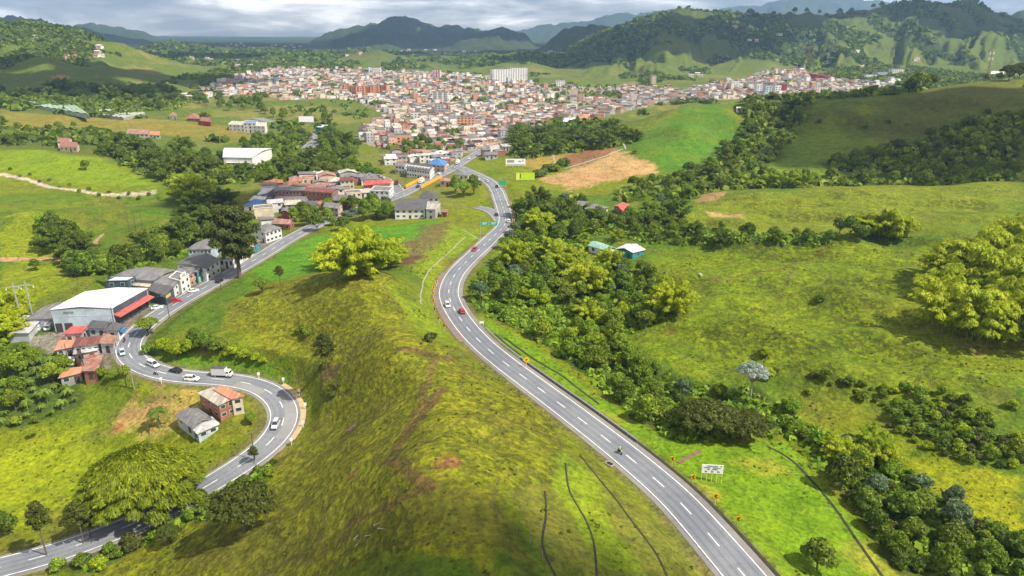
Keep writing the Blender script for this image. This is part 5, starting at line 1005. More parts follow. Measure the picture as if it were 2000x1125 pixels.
SP = [  # label, eave corners, H, h, roof, roof colour, wall colour, windows, name, ridge
 ('low pale grey sheet shed at the far left of the warehouse', '14,650 55,650 84,622 48,620', 103, 3.6, 'shed', 'tin', 'tinwall', (0, 0), 'shed', 'u'),
 ('grey sheet lean-to between the pylons and the warehouse', '52,624 98,622 118,593 86,603', 102, 4.6, 'shed', 'grey', 'tinwall', (0, 0), 'shed', 'u'),
 ('dark blue box workshop with white roof behind the warehouse', '206,550 249,549 265,541 226,541', 101.5, 6.2, 'flat', 'white', 'blue', (2, 1), 'workshop', 'u'),
 ('wide workshop under patched grey sheets behind the blue workshop', '217,541 300,548 345,528 285,522', 101.5, 5.2, 'low', 'grey', 'concretewall', (0, 2), 'workshop', 'u'),
 ('low cluttered shed with cream sheets beside the dark blue workshop', '250,556 290,560 303,548 268,544', 101.5, 3.6, 'shed', 'cream', 'brickpale', (0, 1), 'shed', 'u'),
 ('workshop with yellow sign and dark roof beside the warehouse', '291,567 322,577 339,564 303,557', 101.3, 4.8, 'shed', 'greydark', 'blue', (1, 1), 'workshop', 'u'),
 ('grey roofed workshop between the yellow sign and the white shop', '300,556 336,562 352,549 318,543', 101.2, 5.0, 'shed', 'grey', 'white', (1, 1), 'workshop', 'u'),
 ('white two storey shop with lettering on its parapet', '330,543 352,549 369,537 345,531', 101, 5.8, 'flat', 'grey', 'white', (1, 2), 'shop', 'u'),
 ('brick fronted shop with orange band between white and teal shops', '342,531 369,537 384,530 356,523', 101, 5.4, 'low', 'grey', 'brickpale', (0, 2), 'shop', 'u'),
 ('teal fronted shop with green doors on the lower road', '357,525 384,531 400,521 372,514', 101, 5.6, 'low', 'grey', 'teal', (0, 2), 'shop', 'u'),
 ('large hall with curved dark grey roof behind the tall tree', '345,516 401,524 428,507 384,493', 101, 6.2, 'low', 'greydark', 'white', (3, 3), 'hall', 'v'),
 ('pale walled hall with grey roof left of the tall tree', '368,487 412,486 428,468 401,468', 101.5, 6.4, 'low', 'grey', 'lightblue', (6, 0), 'hall', 'u'),
 ('white shop behind the tall tree crown', '428,505 455,506 473,494 448,488', 101, 4.6, 'low', 'grey', 'white', (3, 3), 'shop', 'u'),
 ('cream shop right of the tall tree crown', '452,494 476,493 494,481 470,478', 101, 4.4, 'low', 'cream', 'cream', (2, 3), 'shop', 'u'),
 ('teal and white shop just right of the tall tree', '474,478 494,481 508,470 488,465', 101, 4.2, 'low', 'rust', 'teal', (2, 2), 'shop', 'u'),
 ('grey roofed white house with dark windows beside the lower road', '495,447 518,455 549,445 522,437', 101, 5.6, 'hip', 'grey', 'white', (2, 4), 'house', 'u'),
 ('small flat grey building above the grey roofed white house', '503,424 534,424 541,430 510,432', 101, 4.0, 'shed', 'grey', 'white', (2, 1), 'house', 'u'),
 ('rust roofed low house right of the grey roofed white house', '532,436 566,438 574,430 545,428', 101, 3.6, 'gable', 'rust', 'brick', (3, 1), 'house', 'u'),
 ('long red brick factory with grey roof in the village', '536,372 592,372 602,365 548,365', 101, 7.5, 'low', 'grey', 'brick', (8, 2), 'factory', 'u'),
 ('red brick factory wing with cream roof end in the village', '594,373 648,377 660,369 606,366', 101, 7.5, 'low', 'maroon', 'brick', (7, 3), 'factory', 'u'),
 ('white roofed open shed left of the brick factory', '503,381 522,377 535,369 514,370', 101.2, 5, 'shed', 'white', 'concretewall', (1, 0), 'shed', 'u'),
 ('wide low hall with grey sheets in front of the brick factory', '533,396 592,399 600,384 545,383', 101.2, 4.0, 'low', 'grey', 'concretewall', (4, 2), 'hall', 'u'),
 ('narrow shed with blue tarpaulin left of the village', '476,402 500,402 520,392 500,390', 101.5, 3.0, 'shed', 'blue', 'white', (1, 0), 'shed', 'u'),
 ('white roofed shed at the left end of the village', '488,391 512,393 530,386 508,383', 101.5, 3.4, 'gable', 'white', 'white', (2, 1), 'shed', 'u'),
 ('small house with red gable wall below the village halls', '549,413 563,414 568,407 554,406', 101.2, 5, 'gable', 'grey', 'redwall', (1, 1), 'house', 'v'),
 ('brick house with grey roof in the middle of the village', '651,391 686,392 694,383 660,381', 100.8, 5.5, 'gable', 'grey', 'brick', (4, 2), 'house', 'u'),
 ('white house with red painted balcony in the village', '632,404 660,407 668,399 642,397', 100.8, 5.5, 'gable', 'grey', 'pink', (4, 2), 'house', 'u'),
 ('white flat house beside the slip road', '722,372 760,374 768,366 732,364', 100.8, 5.5, 'flat', 'grey', 'white', (4, 3), 'house', 'u'),
 ('red roofed long house under the village trees', '710,362 742,360 748,353 716,355', 100.8, 4, 'gable', 'red', 'redwall', (3, 1), 'house', 'u'),
 ('bright red canopy roof beside the slip road', '740,358 762,358 768,352 746,352', 100.8, 4, 'gable', 'red', 'cream', (1, 1), 'shelter', 'u'),
 ('wide grey flat hall below the interchange', '771,410 830,410 836,389 781,388', 100.2, 5, 'low', 'greydark', 'white', (5, 2), 'hall', 'u'),
 ('cream roofed hall on the right end of the grey hall', '832,409 850,410 860,398 838,395', 100.2, 5.5, 'flat', 'cream', 'grey', (1, 1), 'hall', 'u'),
 ('dark hipped roof hall behind the grey flat hall', '818,386 857,387 851,376 826,376', 100.2, 5, 'hip', 'greydark', 'white', (4, 2), 'hall', 'u'),
 ('brown roofed kiosk beside the cream roofed hall', '862,414 873,414 875,409 864,409', 100.2, 3, 'gable', 'rust', 'brick', (1, 1), 'kiosk', 'u'),
 ('white guest house with dormers and grey roof in the upper village', '794,328 839,334 848,326 804,320', 100.8, 6.5, 'gable', 'greydark', 'white', (9, 3), 'guest_house', 'u'),
 ('blue pyramid roofed pavilion in the upper village', '836,320 868,324 873,316 846,312', 100.6, 5, 'hip', 'blue', 'pink', (4, 3), 'pavilion', 'u'),
 ('white house left of the guest house in the upper village', '772,323 790,325 797,318 780,316', 100.8, 6, 'gable', 'grey', 'white', (3, 2), 'house', 'u'),
 ('pink roofed house below the bridge road', '860,353 878,354 884,349 868,348', 100.4, 4, 'gable', 'rust', 'pink', (2, 1), 'house', 'u'),
 ('long low grey roof beside the bridge road', '888,341 914,343 916,339 892,337', 100, 3, 'gable', 'grey', 'white', (3, 1), 'house', 'u'),
 ('small white flat roofed house inside the junction loop', '918,352 934,355 936,350 922,347', 99.8, 4, 'flat', 'white', 'white', (2, 1), 'house', 'u'),
 ('long white shed with curved roof in the left wood', '436,307 492,308 530,290 440,289', 102, 9, 'low', 'white', 'white', (0, 0), 'shed', 'u'),
 ('white shed annex in front of the long white shed', '443,318 487,318 492,312 448,312', 102, 5, 'shed', 'white', 'lightblue', (5, 0), 'shed', 'u'),
 ('white walled depot beside the far road', '446,243 517,247 521,240 453,237', 100, 7, 'flat', 'cream', 'white', (9, 0), 'depot', 'u'),
 ('blue roofed block rising behind the white depot', '475,240 500,241 503,237 480,236', 100, 10, 'flat', 'blue', 'white', (3, 0), 'depot', 'u'),
 ('dark green warehouse with white roof beside the far road', '617,249 643,250 646,244 624,244', 100.5, 7, 'flat', 'white', 'greenwall', (0, 2), 'warehouse', 'u'),
 ('farmhouse with red and cream roof on the left slope', '112,277 134,276 140,270 118,269', 97, 5, 'gable', 'tile', 'white', (3, 1), 'farmhouse', 'u'),
 ('cream farmhouse below the red roofed one on the left slope', '116,286 150,288 154,282 124,279', 97, 4, 'gable', 'tile', 'cream', (4, 1), 'farmhouse', 'u'),
 ('low farm building with grey and red roofs on the yellow field', '248,261 290,262 293,257 254,255', 96, 3.5, 'gable', 'rust', 'white', (5, 1), 'farm_building', 'u'),
 ('long low white farm shed right of the yellow field farm', '284,263 312,264 312,260 288,258', 96, 3.0, 'gable', 'orange', 'white', (4, 1), 'farm_building', 'u'),
 ('brown pyramid roofed house under the bright bamboo', '366,231 390,232 388,225 370,225', 97, 4, 'hip', 'tile', 'brick', (2, 1), 'house', 'u'),
 ('small brown roofed house left of the pyramid roof', '330,226 345,227 344,222 332,222', 97, 4, 'hip', 'tile', 'white', (2, 1), 'house', 'u'),
 ('red roofed farmhouse with green hedge by the orchard', '391,236 411,238 412,232 395,231', 98, 4, 'gable', 'tile', 'redwall', (2, 1), 'house', 'u'),
 ('grey roofed farmhouse right of the highway junction', '1127,401 1146,402 1150,394 1132,392', 99.5, 4, 'gable', 'grey', 'white', (2, 1), 'farmhouse', 'u'),
 ('long grey roofed farmhouse with white wall beside the red roofed barn', '1143,407 1170,408 1187,405 1160,398', 99.5, 4.2, 'hip', 'grey', 'white', (3, 2), 'farmhouse', 'u'),
 ('red roofed barn on the farm right of the highway', '1200,402 1216,411 1236,409 1216,396', 99.3, 3.6, 'gable', 'red', 'brick', (2, 1), 'barn', 'v'),
 ('pale green roofed shed left of the teal walled house', '1150,479 1186,489 1201,484 1165,472', 99, 3.5, 'gable', 'green', 'white', (2, 1), 'shed', 'u'),
 ('white roofed house with teal wall on the right farm', '1204,486 1236,493 1258,487 1224,477', 98.5, 3.6, 'gable', 'white', 'teal', (2, 1), 'house', 'v'),
 ('small white flat roofed house on the shaded ridge', '1438,211 1461,211 1461,208 1440,208', 66, 2.6, 'flat', 'white', 'white', (4, 1), 'house', 'u'),
 ('bright red roofed shelter below the warehouse', '126,652 158,650 168,640 141,641', 102, 4.6, 'shed', 'red', 'concretewall', (2, 1), 'shelter', 'u'),
 ('large maroon tin roofed shack in the middle of the cluster', '144,676 191,671 202,656 152,660', 102.3, 4.6, 'hip', 'maroon', 'tinwall', (4, 0), 'shack', 'u'),
 ('rust and white roofed shack beside the lower road bend', '196,670 221,671 226,659 204,655', 102, 3.6, 'shed', 'rust', 'tinwall', (1, 1), 'shack', 'u'),
 ('rusty red roofed shack lowest beside the bend', '163,724 188,724 199,695 176,694', 103.5, 3.0, 'low', 'rust', 'brick', (1, 1), 'shack', 'u'),
 ('patchwork tin roofed shack at the left of the cluster', '110,683 141,677 150,662 121,662', 103.5, 3.4, 'low', 'orange', 'tinwall', (2, 0), 'shack', 'u'),
 ('pale tin roofed shack behind the dark billboard frame', '114,713 140,712 144,700 118,700', 104, 3.2, 'shed', 'tin', 'lightblue', (2, 1), 'shack', 'u'),
 ('orange tin roofed hut lowest at the left of the shacks', '118,737 158,728 162,719 130,723', 105, 3.0, 'shed', 'orange', 'concretewall', (2, 0), 'hut', 'u'),
 ('narrow cream striped shack roof under the maroon roof', '146,691 188,684 192,677 148,681', 103, 3.4, 'shed', 'tin', 'pink', (2, 0), 'shack', 'u'),
 ('dark grey roofed shack between the red shelter and the road', '173,640 204,641 215,630 183,627', 102, 3.8, 'low', 'greydark', 'lightblue', (2, 0), 'shack', 'u'),
 ('grey roofed stall with blue awning at the road edge', '206,645 230,646 240,637 221,632', 101.7, 3.4, 'shed', 'greydark', 'white', (1, 1), 'stall', 'u'),
 ('two storey brick house with white sheet roof inside the hairpin', '389,768 427,791 457,779 416,760', 105, 4.9, 'shed', 'cream', 'brick', (3, 2), 'house', 'u'),
 ('orange roofed upper shelter beside the two storey brick house', '420,761 453,779 473,775 437,757', 105, 5.2, 'shed', 'orange', 'cream', (2, 1), 'house_extension', 'u'),
 ('grey roofed low house beside the brick house inside the hairpin', '345,811 377,835 411,818 385,798', 106, 2.7, 'gable', 'grey', 'tinwall', (2, 1), 'house', 'u'),
 ('pale tin lean-to in front of the grey roofed low house', '377,836 387,846 425,830 412,818', 106.3, 2.2, 'shed', 'tin', 'lightblue', (1, 2), 'lean_to', 'u'),
 ('pale house cluster beside the mast on the right hilltop', '1935,145 1960,145 1960,141 1938,141', 42, 3.5, 'gable', 'white', 'pink', (3, 0), 'house', 'u'),
 ('orange roofed villa behind the grove above the tan field', '1130,231 1148,231 1149,225 1132,224', 92, 6, 'hip', 'orange', 'white', (3, 1), 'villa', 'u'),
 ('white shed row beside the orange roofed villa', '1100,239 1128,237 1130,232 1105,234', 92, 4, 'gable', 'white', 'white', (4, 0), 'shed', 'u'),
]
HB = {}
for lb, cs, H, h, rf, rm, wm, wn, nm, rg in SP:
    root, Q, zg = house(lb, P4(cs), H, h, rf, rm, wm, wn, name=nm, ridge=rg, cat=nm.replace('_', ' ')); HB[lb] = root
b = HB['white two storey shop with lettering on its parapet']; Q = q_of(b); d = Q[2]-Q[1]; an = math.atan2(d[1], d[0]); out = np.array([d[1], -d[0]])/np.linalg.norm(d)
sg = MB(); face_rect(sg, Q[1], Q[2], 0, .05, .65, 6.6, 8.3, out, 0, .2); sg.obj('sign_board', [WM['white']], b); mm = Q[1]*.65+Q[2]*.35+out*.22; text('LNB', 1.5, 'lettering', WM['blue'], b, (mm[0], mm[1], 6.9), (math.pi/2, 0, an))
b = HB['workshop with yellow sign and dark roof beside the warehouse']; part_rect(b, 'sign_board', 1, .05, .55, 3.2, 4.4, WM['yellow'], .15)
b = HB['brick fronted shop with orange band between white and teal shops']; part_rect(b, 'orange_band', 1, .02, .98, 2.8, 3.6, WM['orangewall'], .14)
b = HB['teal fronted shop with green doors on the lower road']; part_rect(b, 'green_door', 1, .1, .3, 0, 2.8, RM['green'], .14); part_rect(b, 'green_door', 1, .5, .7, 0, 2.8, RM['green'], .14)
b = HB['grey roofed stall with blue awning at the road edge']; part_rect(b, 'awning', 1, .1, .9, 2.4, 3.2, RM['blue'], 1.2)
b = HB['white guest house with dormers and grey roof in the upper village']; Q = q_of(b)
for i in range(7):
    p = qlerp(Q, .08+i*.14, .2); dm = MB(); dm.box((p[0], p[1], 7.6), (2.0, 1.8, 1.4)); dm.obj('dormer', [WM['white']], b)
# village infill: small houses standing between the placed ones
def infill(P, n, label, group, seed, H=101.0, smin=7, smax=12, maxtry=4000, avoid=[]):
    r = random.Random(seed); x0, y0 = P.min(0); x1, y1 = P.max(0); done = []
    occ = [(o.location.x, o.location.y, 9) for o in HB.values()]+avoid; t = 0
    while len(done) < n and t < maxtry:
        t += 1; x = r.uniform(x0, x1); y = r.uniform(y0, y1); a = r.uniform(smin, smax); b = r.uniform(smin, smax)
        if not pip(P, np.array([x]), np.array([y]))[0] or not road_clear(x, y, a*.75) or any(math.hypot(x-p, y-q) < s+a*.6 for p, q, s in occ): continue
        an = r.choice([.35, .35+math.pi/2, .2]); ca, sa = math.cos(an), math.sin(an)
        W_ = [(x+ca*i*a/2-sa*j*b/2, y+sa*i*a/2+ca*j*b/2) for i, j in ((-1, -1), (1, -1), (1, 1), (-1, 1))]
        rm = r.choice(['grey', 'grey', 'greydark', 'rust', 'maroon', 'cream', 'tin', 'tile', 'white']); wm = r.choice(['white', 'white', 'cream', 'brick', 'pink', 'grey'])
        nmr = {'grey': 'grey', 'greydark': 'dark grey', 'rust': 'rusty', 'maroon': 'maroon', 'cream': 'cream', 'tin': 'pale tin', 'tile': 'clay tiled', 'white': 'white'}[rm]; nmw = {'white': 'white', 'cream': 'cream', 'brick': 'brick', 'pink': 'pinkish', 'grey': 'grey'}[wm]
        root, Q, zg = house('%s walled house, %s roof, %s' % (nmw, nmr, spot(x, y, float(gz(x, y)))), None, float(gz(x, y)), r.uniform(3.2, 6.2), r.choice(['gable', 'gable', 'hip', 'shed', 'flat']), rm, wm, (r.randint(2, 3), r.randint(1, 2)), world=W_, group=group, name='house')
        done.append(root); occ.append((x, y, a*.6))
    return done
V1 = wpoly(pp('480,400 500,380 560,358 640,345 700,352 750,360 765,372 750,395 700,410 640,425 580,425 560,440 520,425')); V2 = wpoly(pp('752,312 770,306 830,300 890,302 905,308 890,318 870,326 830,318 790,318 760,322')); V3 = wpoly(pp('905,308 960,285 985,275 1000,290 985,305 950,310'))
infill(V1, 34, 'among the village trees', 'small village houses', 11); infill(V2, 30, 'in the upper village', 'upper village houses', 12, smin=7, smax=10); infill(V3, 10, 'where the road enters the town', 'houses at the town entrance', 13)
# ---------------------------------------------------------------- the town
TW = ['white', 'white', 'white', 'cream', 'cream', 'cream', 'cream', 'pink', 'cream', 'orangewall', 'white', 'brickpale', 'grey', 'lightblue']; TR = ['grey', 'grey', 'grey', 'grey', 'cream', 'cream', 'tile', 'rust', 'tin', 'cream', 'greydark', 'maroon']
TWC = {'white': 'white', 'cream': 'cream', 'pink': 'pinkish', 'orangewall': 'orange', 'brickpale': 'brick', 'grey': 'grey', 'lightblue': 'pale blue'}
TMATS = [WM[k] for k in TWC]+[RM[k] for k in ('grey', 'greydark', 'tile', 'rust', 'cream', 'white', 'maroon', 'tin')]+[GLASS]; WI = {k: i for i, k in enumerate(TWC)}; RI = {k: len(WI)+i for i, k in enumerate(('grey', 'greydark', 'tile', 'rust', 'cream', 'white', 'maroon', 'tin'))}; GI = len(TMATS)-1
def town_house(mb, x, y, z, a, b, h, an, rk, wk, rm, wins=True):
    ca, sa = math.cos(an), math.sin(an); T = lambda u, v, w: (x+ca*u-sa*v, y+sa*u+ca*v, z+w)
    A2, B2 = a/2, b/2; mb.add([T(-A2, -B2, -2), T(A2, -B2, -2), T(A2, B2, -2), T(-A2, B2, -2), T(-A2, -B2, h), T(A2, -B2, h), T(A2, B2, h), T(-A2, B2, h)], [(0, 1, 5, 4), (1, 2, 6, 5), (2, 3, 7, 6), (3, 0, 4, 7)], WI[wk])
    o = .35; e = h-.05
    if rk == 'flat': mb.add([T(-A2, -B2, h-.3), T(A2, -B2, h-.3), T(A2, B2, h-.3), T(-A2, B2, h-.3)], [(0, 1, 2, 3)], RI[rm])
    elif rk == 'shed': mb.add([T(-A2-o, -B2-o, e), T(A2+o, -B2-o, e), T(A2+o, B2+o, e+1.1), T(-A2-o, B2+o, e+1.1)], [(0, 1, 2, 3), (3, 2, 1, 0)], RI[rm]); mb.add([T(-A2, B2, h), T(A2, B2, h), T(A2, B2, h+1), T(-A2, B2, h+1)], [(3, 2, 1, 0), (0, 1, 2, 3)], WI[wk])
    else:
        rs = b*.17; mb.add([T(-A2-o, -B2-o, e), T(A2+o, -B2-o, e), T(A2+o, 0, h+rs), T(-A2-o, 0, h+rs), T(A2+o, B2+o, e), T(-A2-o, B2+o, e)], [(0, 1, 2, 3), (3, 2, 4, 5)], RI[rm]); mb.add([T(-A2, -B2, h), T(-A2, B2, h), T(-A2, 0, h+rs-.1), T(A2, -B2, h), T(A2, B2, h), T(A2, 0, h+rs-.1)], [(0, 2, 1), (3, 4, 5)], WI[wk])
    if wins:
        st = max(1, int(h/2.9))
        for s in range(st):
            for i in range(2):
                u = (-.25+.5*i)*a; zz = s*2.9+1.0; mb.add([T(u-.6, -B2-.05, zz), T(u+.6, -B2-.05, zz), T(u+.6, -B2-.05, zz+1.2), T(u-.6, -B2-.05, zz+1.2)], [(0, 1, 2, 3)], GI)
            v = 0; zz = s*2.9+1.0; mb.add([T(A2+.05, v-.6, zz), T(A2+.05, v+.6, zz), T(A2+.05, v+.6, zz+1.2), T(A2+.05, v-.6, zz+1.2)], [(0, 1, 2, 3)], GI)
PARKS = [wpoly(pp(s)) for s in ('1140,186 1190,181 1205,186 1150,192', '590,155 640,152 640,160 600,162', '560,205 700,196 690,215 600,220', '660,222 720,212 735,228 680,238', '735,168 780,160 790,168 745,174', '900,168 960,164 975,172 910,180', '780,236 805,232 805,238 785,240', '960,210 1000,205 1010,212 975,218', '1055,240 1100,233 1100,242 1065,250', '870,258 900,256 905,266 880,270', '1380,160 1430,155 1425,162 1390,166')]
SPECIAL = []
def block(label, px, py, w, d, h, wm, n=1, an=0.0, H=98, stripes=0, group=None, rm='grey', name='apartment_block', strc='greenwall'):
    """taller block with rows of windows; px,py = middle of its front foot"""
    p = at_h(px, py, H) if H else hit(px, py); x, y = p[0], p[1]; z = float(gz(x, y)); root = empty(name, (x, y, z), an); tag(root, label, 'building', group)
    mb = MB(); mb.box((0, d/2, h/2-2), (w, d, h+4)); mb.obj('wall', [WM[wm]], root)
    rf = MB(); rf.box((0, d/2, h+.15), (w+.3, d+.3, .3)); rf.box((w*.2, d/2, h+1.2), (3, 3, 1.8)); rf.obj('roof', [RM[rm]], root)
    st = int(h/2.9); nb = max(2, int(w/4))
    for s in range(st if not (stripes and w > 30) else 0):
        wb = MB()
        for i in range(nb): wb.box(((i+.5)/nb*w-w/2, -.04, s*2.9+1.7), (w/nb*.42, .12, 1.3))
        for i in range(max(1, int(d/4))): wb.box((w/2+.04, (i+.5)*4, s*2.9+1.7), (.12, 1.6, 1.3))
        wb.obj('window_row', [GLASS], root)
    if stripes:
        for i in range(stripes): sb = MB(); sb.box(((i+.5)/stripes*w-w/2, -.12, h/2), (w/stripes*.34, .5, h-.3)); sb.obj('stair_strip', [WM[strc]], root)
    SPECIAL.append((x, y+d/2, max(w, d)*.6)); return root
block('long pale apartment slab of many vertical bands, left half', 982, 163, 42, 16, 27, 'white', an=.34, stripes=8, strc='grey'); block('pale apartment slab of vertical bands, right half nearest the hill', 1013, 162, 36, 16, 29, 'white', an=.28, stripes=7, strc='grey')
block('red and white striped tower block in the upper town', 853, 155, 16, 14, 17, 'white', stripes=3, strc='redwall')
block('white apartment block with dark window bays in mid town', 860, 193, 24, 14, 15, 'white', stripes=3, strc='concretewall'); block('white tower block left of the pale slabs', 735, 150, 20, 12, 14, 'white')
for i, (px, py) in enumerate([(676, 181), (690, 183), (705, 185), (718, 184), (733, 184), (748, 182)]): block('orange brick apartment block %s in the row above the town' % ['first from the left', 'second from the left', 'third from the left', 'fourth from the left', 'fifth from the left', 'at the right end'][i], px, py, 15, 12, 13, 'orangewall', an=(-1)**i*.25, group='orange apartment row', strc='brick', stripes=2, rm='tile')
for lb, px, py, w, h, wm, H in [('orange brick block at the near edge of the town', 784, 283, 18, 11, 'orangewall', 101), ('tall peach coloured house near the bottom of the town', 910, 248, 20, 12, 'orangewall', 101), ('white boxy house above the peach coloured one', 812, 232, 12, 10, 'white', 101), ('grey and white four storey house in the near town', 858, 222, 12, 13, 'grey', 101),
    ('white four storey block above the football field', 1095, 172, 16, 12, 'white', 99), ('white tower in the right town', 1482, 188, 9, 17, 'white', 97), ('pale tower second in the right town', 1500, 190, 10, 16, 'lightblue', 97), ('white tower third in the right town', 1518, 188, 10, 14, 'white', 97), ('brick red tower in the right town', 1531, 187, 7, 15, 'redwall', 97), ('orange block at the edge of the ridge in the right town', 1355, 197, 18, 8, 'orangewall', 97),
    ('tall pale tower on the rise of the right town', 1277, 165, 8, 15, 'cream', 97), ('white block on the right town rise', 1436, 176, 16, 10, 'white', 97), ('white long block in the right town', 1605, 183, 26, 9, 'white', 95), ('white hospital like block at the right end of town', 1752, 152, 26, 12, 'white', 90), ('white block beside the one at the right end of town', 1722, 156, 20, 10, 'lightblue', 90), ('white block left at the right end of town', 1700, 160, 22, 8, 'white', 90)]:
    block(lb, px, py, w, 12, h, wm, H=H, an=.1)
for i, (px, py) in enumerate([(1592, 150), (1606, 153), (1620, 156)]): block('long brown roofed barrack block %s on the town hill' % ['left', 'middle', 'right'][i], px, py, 16, 40, 6, 'redwall', H=None, group='brown barrack blocks', rm='maroon')
def town():
    r = random.Random(21); x0, y0 = TOWN.min(0); x1, y1 = TOWN.max(0); an0 = .42; ca, sa = math.cos(an0), math.sin(an0); L_ = []
    u0 = -1600; 
    street = 0; v = -400
    rows = []
    vv = -200
    while vv < 3200: rows.append(vv); vv += 7.9 if len(rows) % 2 else 13.2
    pts = []
    for gi, (an0, lo, hi) in enumerate(((.42, -2000, 40), (-.16, 40, 260), (.30, 260, 3000))):
        ca, sa = math.cos(an0), math.sin(an0)
        for k, v in enumerate(rows):
            u = -1700+r.uniform(0, 3)
            while u < 2200:
                a = r.uniform(4.8, 8.6)
                if (u % 78) < 7: u += 7.5
                if r.random() < .025: u += r.uniform(7, 20)
                uc = u+a/2; u += a+(.25 if r.random() < .8 else 1.6)
                x = ca*uc-sa*(v-(300 if gi else 0)); y = sa*uc+ca*(v-(300 if gi else 0))
                edge = x-.18*(y-900)
                if y < 300 or not (lo <= edge < hi): continue
                pts.append((x, y+r.uniform(-.8, .8), a, an0))
    P = np.array(pts); ins = pip(TOWN, P[:, 0]+18*(fbm(P[:, 0]/40, P[:, 1]/40, 2, 5)-.5), P[:, 1]+30*(fbm(P[:, 0]/40, P[:, 1]/40, 2, 8)-.5))
    for pk in PARKS: ins &= ~pip(pk, P[:, 0], P[:, 1])
    ins &= fbm(P[:, 0]/55, P[:, 1]/70, 3, 77) > .37
    for sx, sy, sr in SPECIAL: ins &= np.hypot(P[:, 0]-sx, P[:, 1]-sy) > sr
    P = P[ins]; rd = bil(RD, tg, vg, P[:, 0]/P[:, 1], np.log(P[:, 1])); P = P[rd > 5]
    zz = gz(P[:, 0], P[:, 1]); P = np.c_[P, zz]; P = P[np.argsort(np.hypot(P[:, 0], P[:, 1]))]
    print('town houses', len(P)); big = MB(); protos = {}; nI = 0
    px_, py_ = topix(P[:, 0], P[:, 1], P[:, 4])
    rowbrown = fbm(P[:, 0]/90, P[:, 1]/90, 2, 66)
    for i, (x, y, a, an0, z) in enumerate(P):
        wk = r.choice(TW); far = y > 1000
        rm = r.choice(TR); rk = r.choice(['gable', 'gable', 'shed', 'flat', 'flat']); h = r.choice([2.9, 3.1, 3.3, 5.4, 5.7, 6.0]) if rowbrown[i] < .52 else r.choice([2.8, 2.9, 3.0, 3.2])
        if r.random() < .035: h = r.choice([8.5, 9, 11])
        an = an0+r.choice([0, 0, math.pi/2])*0+r.uniform(-.06, .06); b = r.uniform(6.8, 8.6)
        if i < 290:
            key = (wk, rm, rk, int(h)); 
            if key not in protos: m = MB(); town_house(m, 0, 0, 0, 9, 9.5, h, 0, rk, wk, rm); protos[key] = m.mesh('town_house', TMATS)
            o = link('town_house', protos[key], None, (x, y, z), an); o.scale = (a/9.0, b/9.5, 1)
            hs = 'low' if h < 5 else ('two storey' if h < 8 else 'tall'); side = 'left part' if px_[i] < 790 else ('middle' if px_[i] < 900 else 'right part')
            rn = {'grey': 'grey', 'greydark': 'dark grey', 'tile': 'clay', 'rust': 'rusty', 'cream': 'cream', 'white': 'white', 'maroon': 'maroon', 'tin': 'tin'}[rm]
            tag(o, '%s %s house, %s roof, %s' % (hs, TWC[wk], rn, spot(x, y, z)), 'house', 'houses at the near edge of the town')
        else: town_house(big, x, y, z, a, b, h, an, rk, wk, rm, wins=(y < 760))
    tag(big.obj('town_houses', TMATS), 'dense mass of small white cream and brick houses filling the far valley', 'houses', kind='stuff')
town()
r5 = np.random.default_rng(55); tp = []
for pk in PARKS:
    x0, y0 = pk.min(0); x1, y1 = pk.max(0)
    for _ in range(60):
        x, y = r5.uniform(x0, x1), r5.uniform(y0, y1)
        if pip(pk, np.array([x]), np.array([y]))[0] and r5.random() < .45: s = r5.uniform(3, 6); tp.append((x, y, float(gz(x, y)), s, 14))
x0, y0 = TOWN.min(0); x1, y1 = TOWN.max(0)
for _ in range(4200):
    x, y = r5.uniform(x0, x1), r5.uniform(y0, y1)
    if pip(TOWN, np.array([x]), np.array([y]))[0] and (fbm(np.array([x/55]), np.array([y/70]), 3, 77)[0] < .385 or r5.random() < .07): s = r5.uniform(2.4, 5.0); tp.append((x, y, float(gz(x, y))+2, s, 12))
tag(lump_field('town_trees', tp, LM['dark'], 9), 'dark tree crowns in clumps between the roofs of the town', 'trees', kind='stuff')
# far hamlets: single houses on the hills
hr = random.Random(31); kk = 0
for (px, py, n, w, hh) in [(560,92,7,30,4),(460,88,6,25,3),(820,99,9,50,3),(900,104,8,40,3),(1040,103,8,50,3),(1085,103,5,18,3),(200,91,3,12,3),(190,107,3,14,4),(130,112,4,20,4),(660,106,6,60,4),(400,118,6,30,4),(505,126,14,60,8),(580,138,16,60,6),(470,150,10,40,6),(1360,148,3,12,2),(1435,54,2,4,2),(1470,80,3,10,3),(1515,68,3,10,2),(1680,134,5,14,3),(1620,120,2,5,5),(1560,142,5,12,5),(60,75,2,10,8),(380,190,10,30,4),(415,185,12,30,6),(1780,117,3,14,3),(1670,102,2,4,3)]:
    for _ in range(n):
        h_ = hit(px+hr.uniform(-w, w), py+hr.uniform(-hh, hh), 350)
        if h_ is None or h_[1] < 500: continue
        m = MB(); wk = hr.choice(['white', 'white', 'cream', 'pink']); rm = hr.choice(['tile', 'tile', 'rust', 'white', 'cream']); sc = .9+h_[1]/9000; town_house(m, 0, 0, 0, 10*sc, 8*sc, 3.6*sc, hr.uniform(-.5, .5), 'gable', wk, rm)
        o = m.obj('hillside_house', TMATS, loc=(h_[0], h_[1], h_[2]+.3)); nmr = {'tile': 'clay tiled', 'rust': 'rusty', 'white': 'white', 'cream': 'cream'}[rm]
        tag(o, 'far off %s house, %s roof, %s' % (TWC[wk], nmr, spot(*h_)), 'house', 'scattered houses on the far hills')
        kk += 1
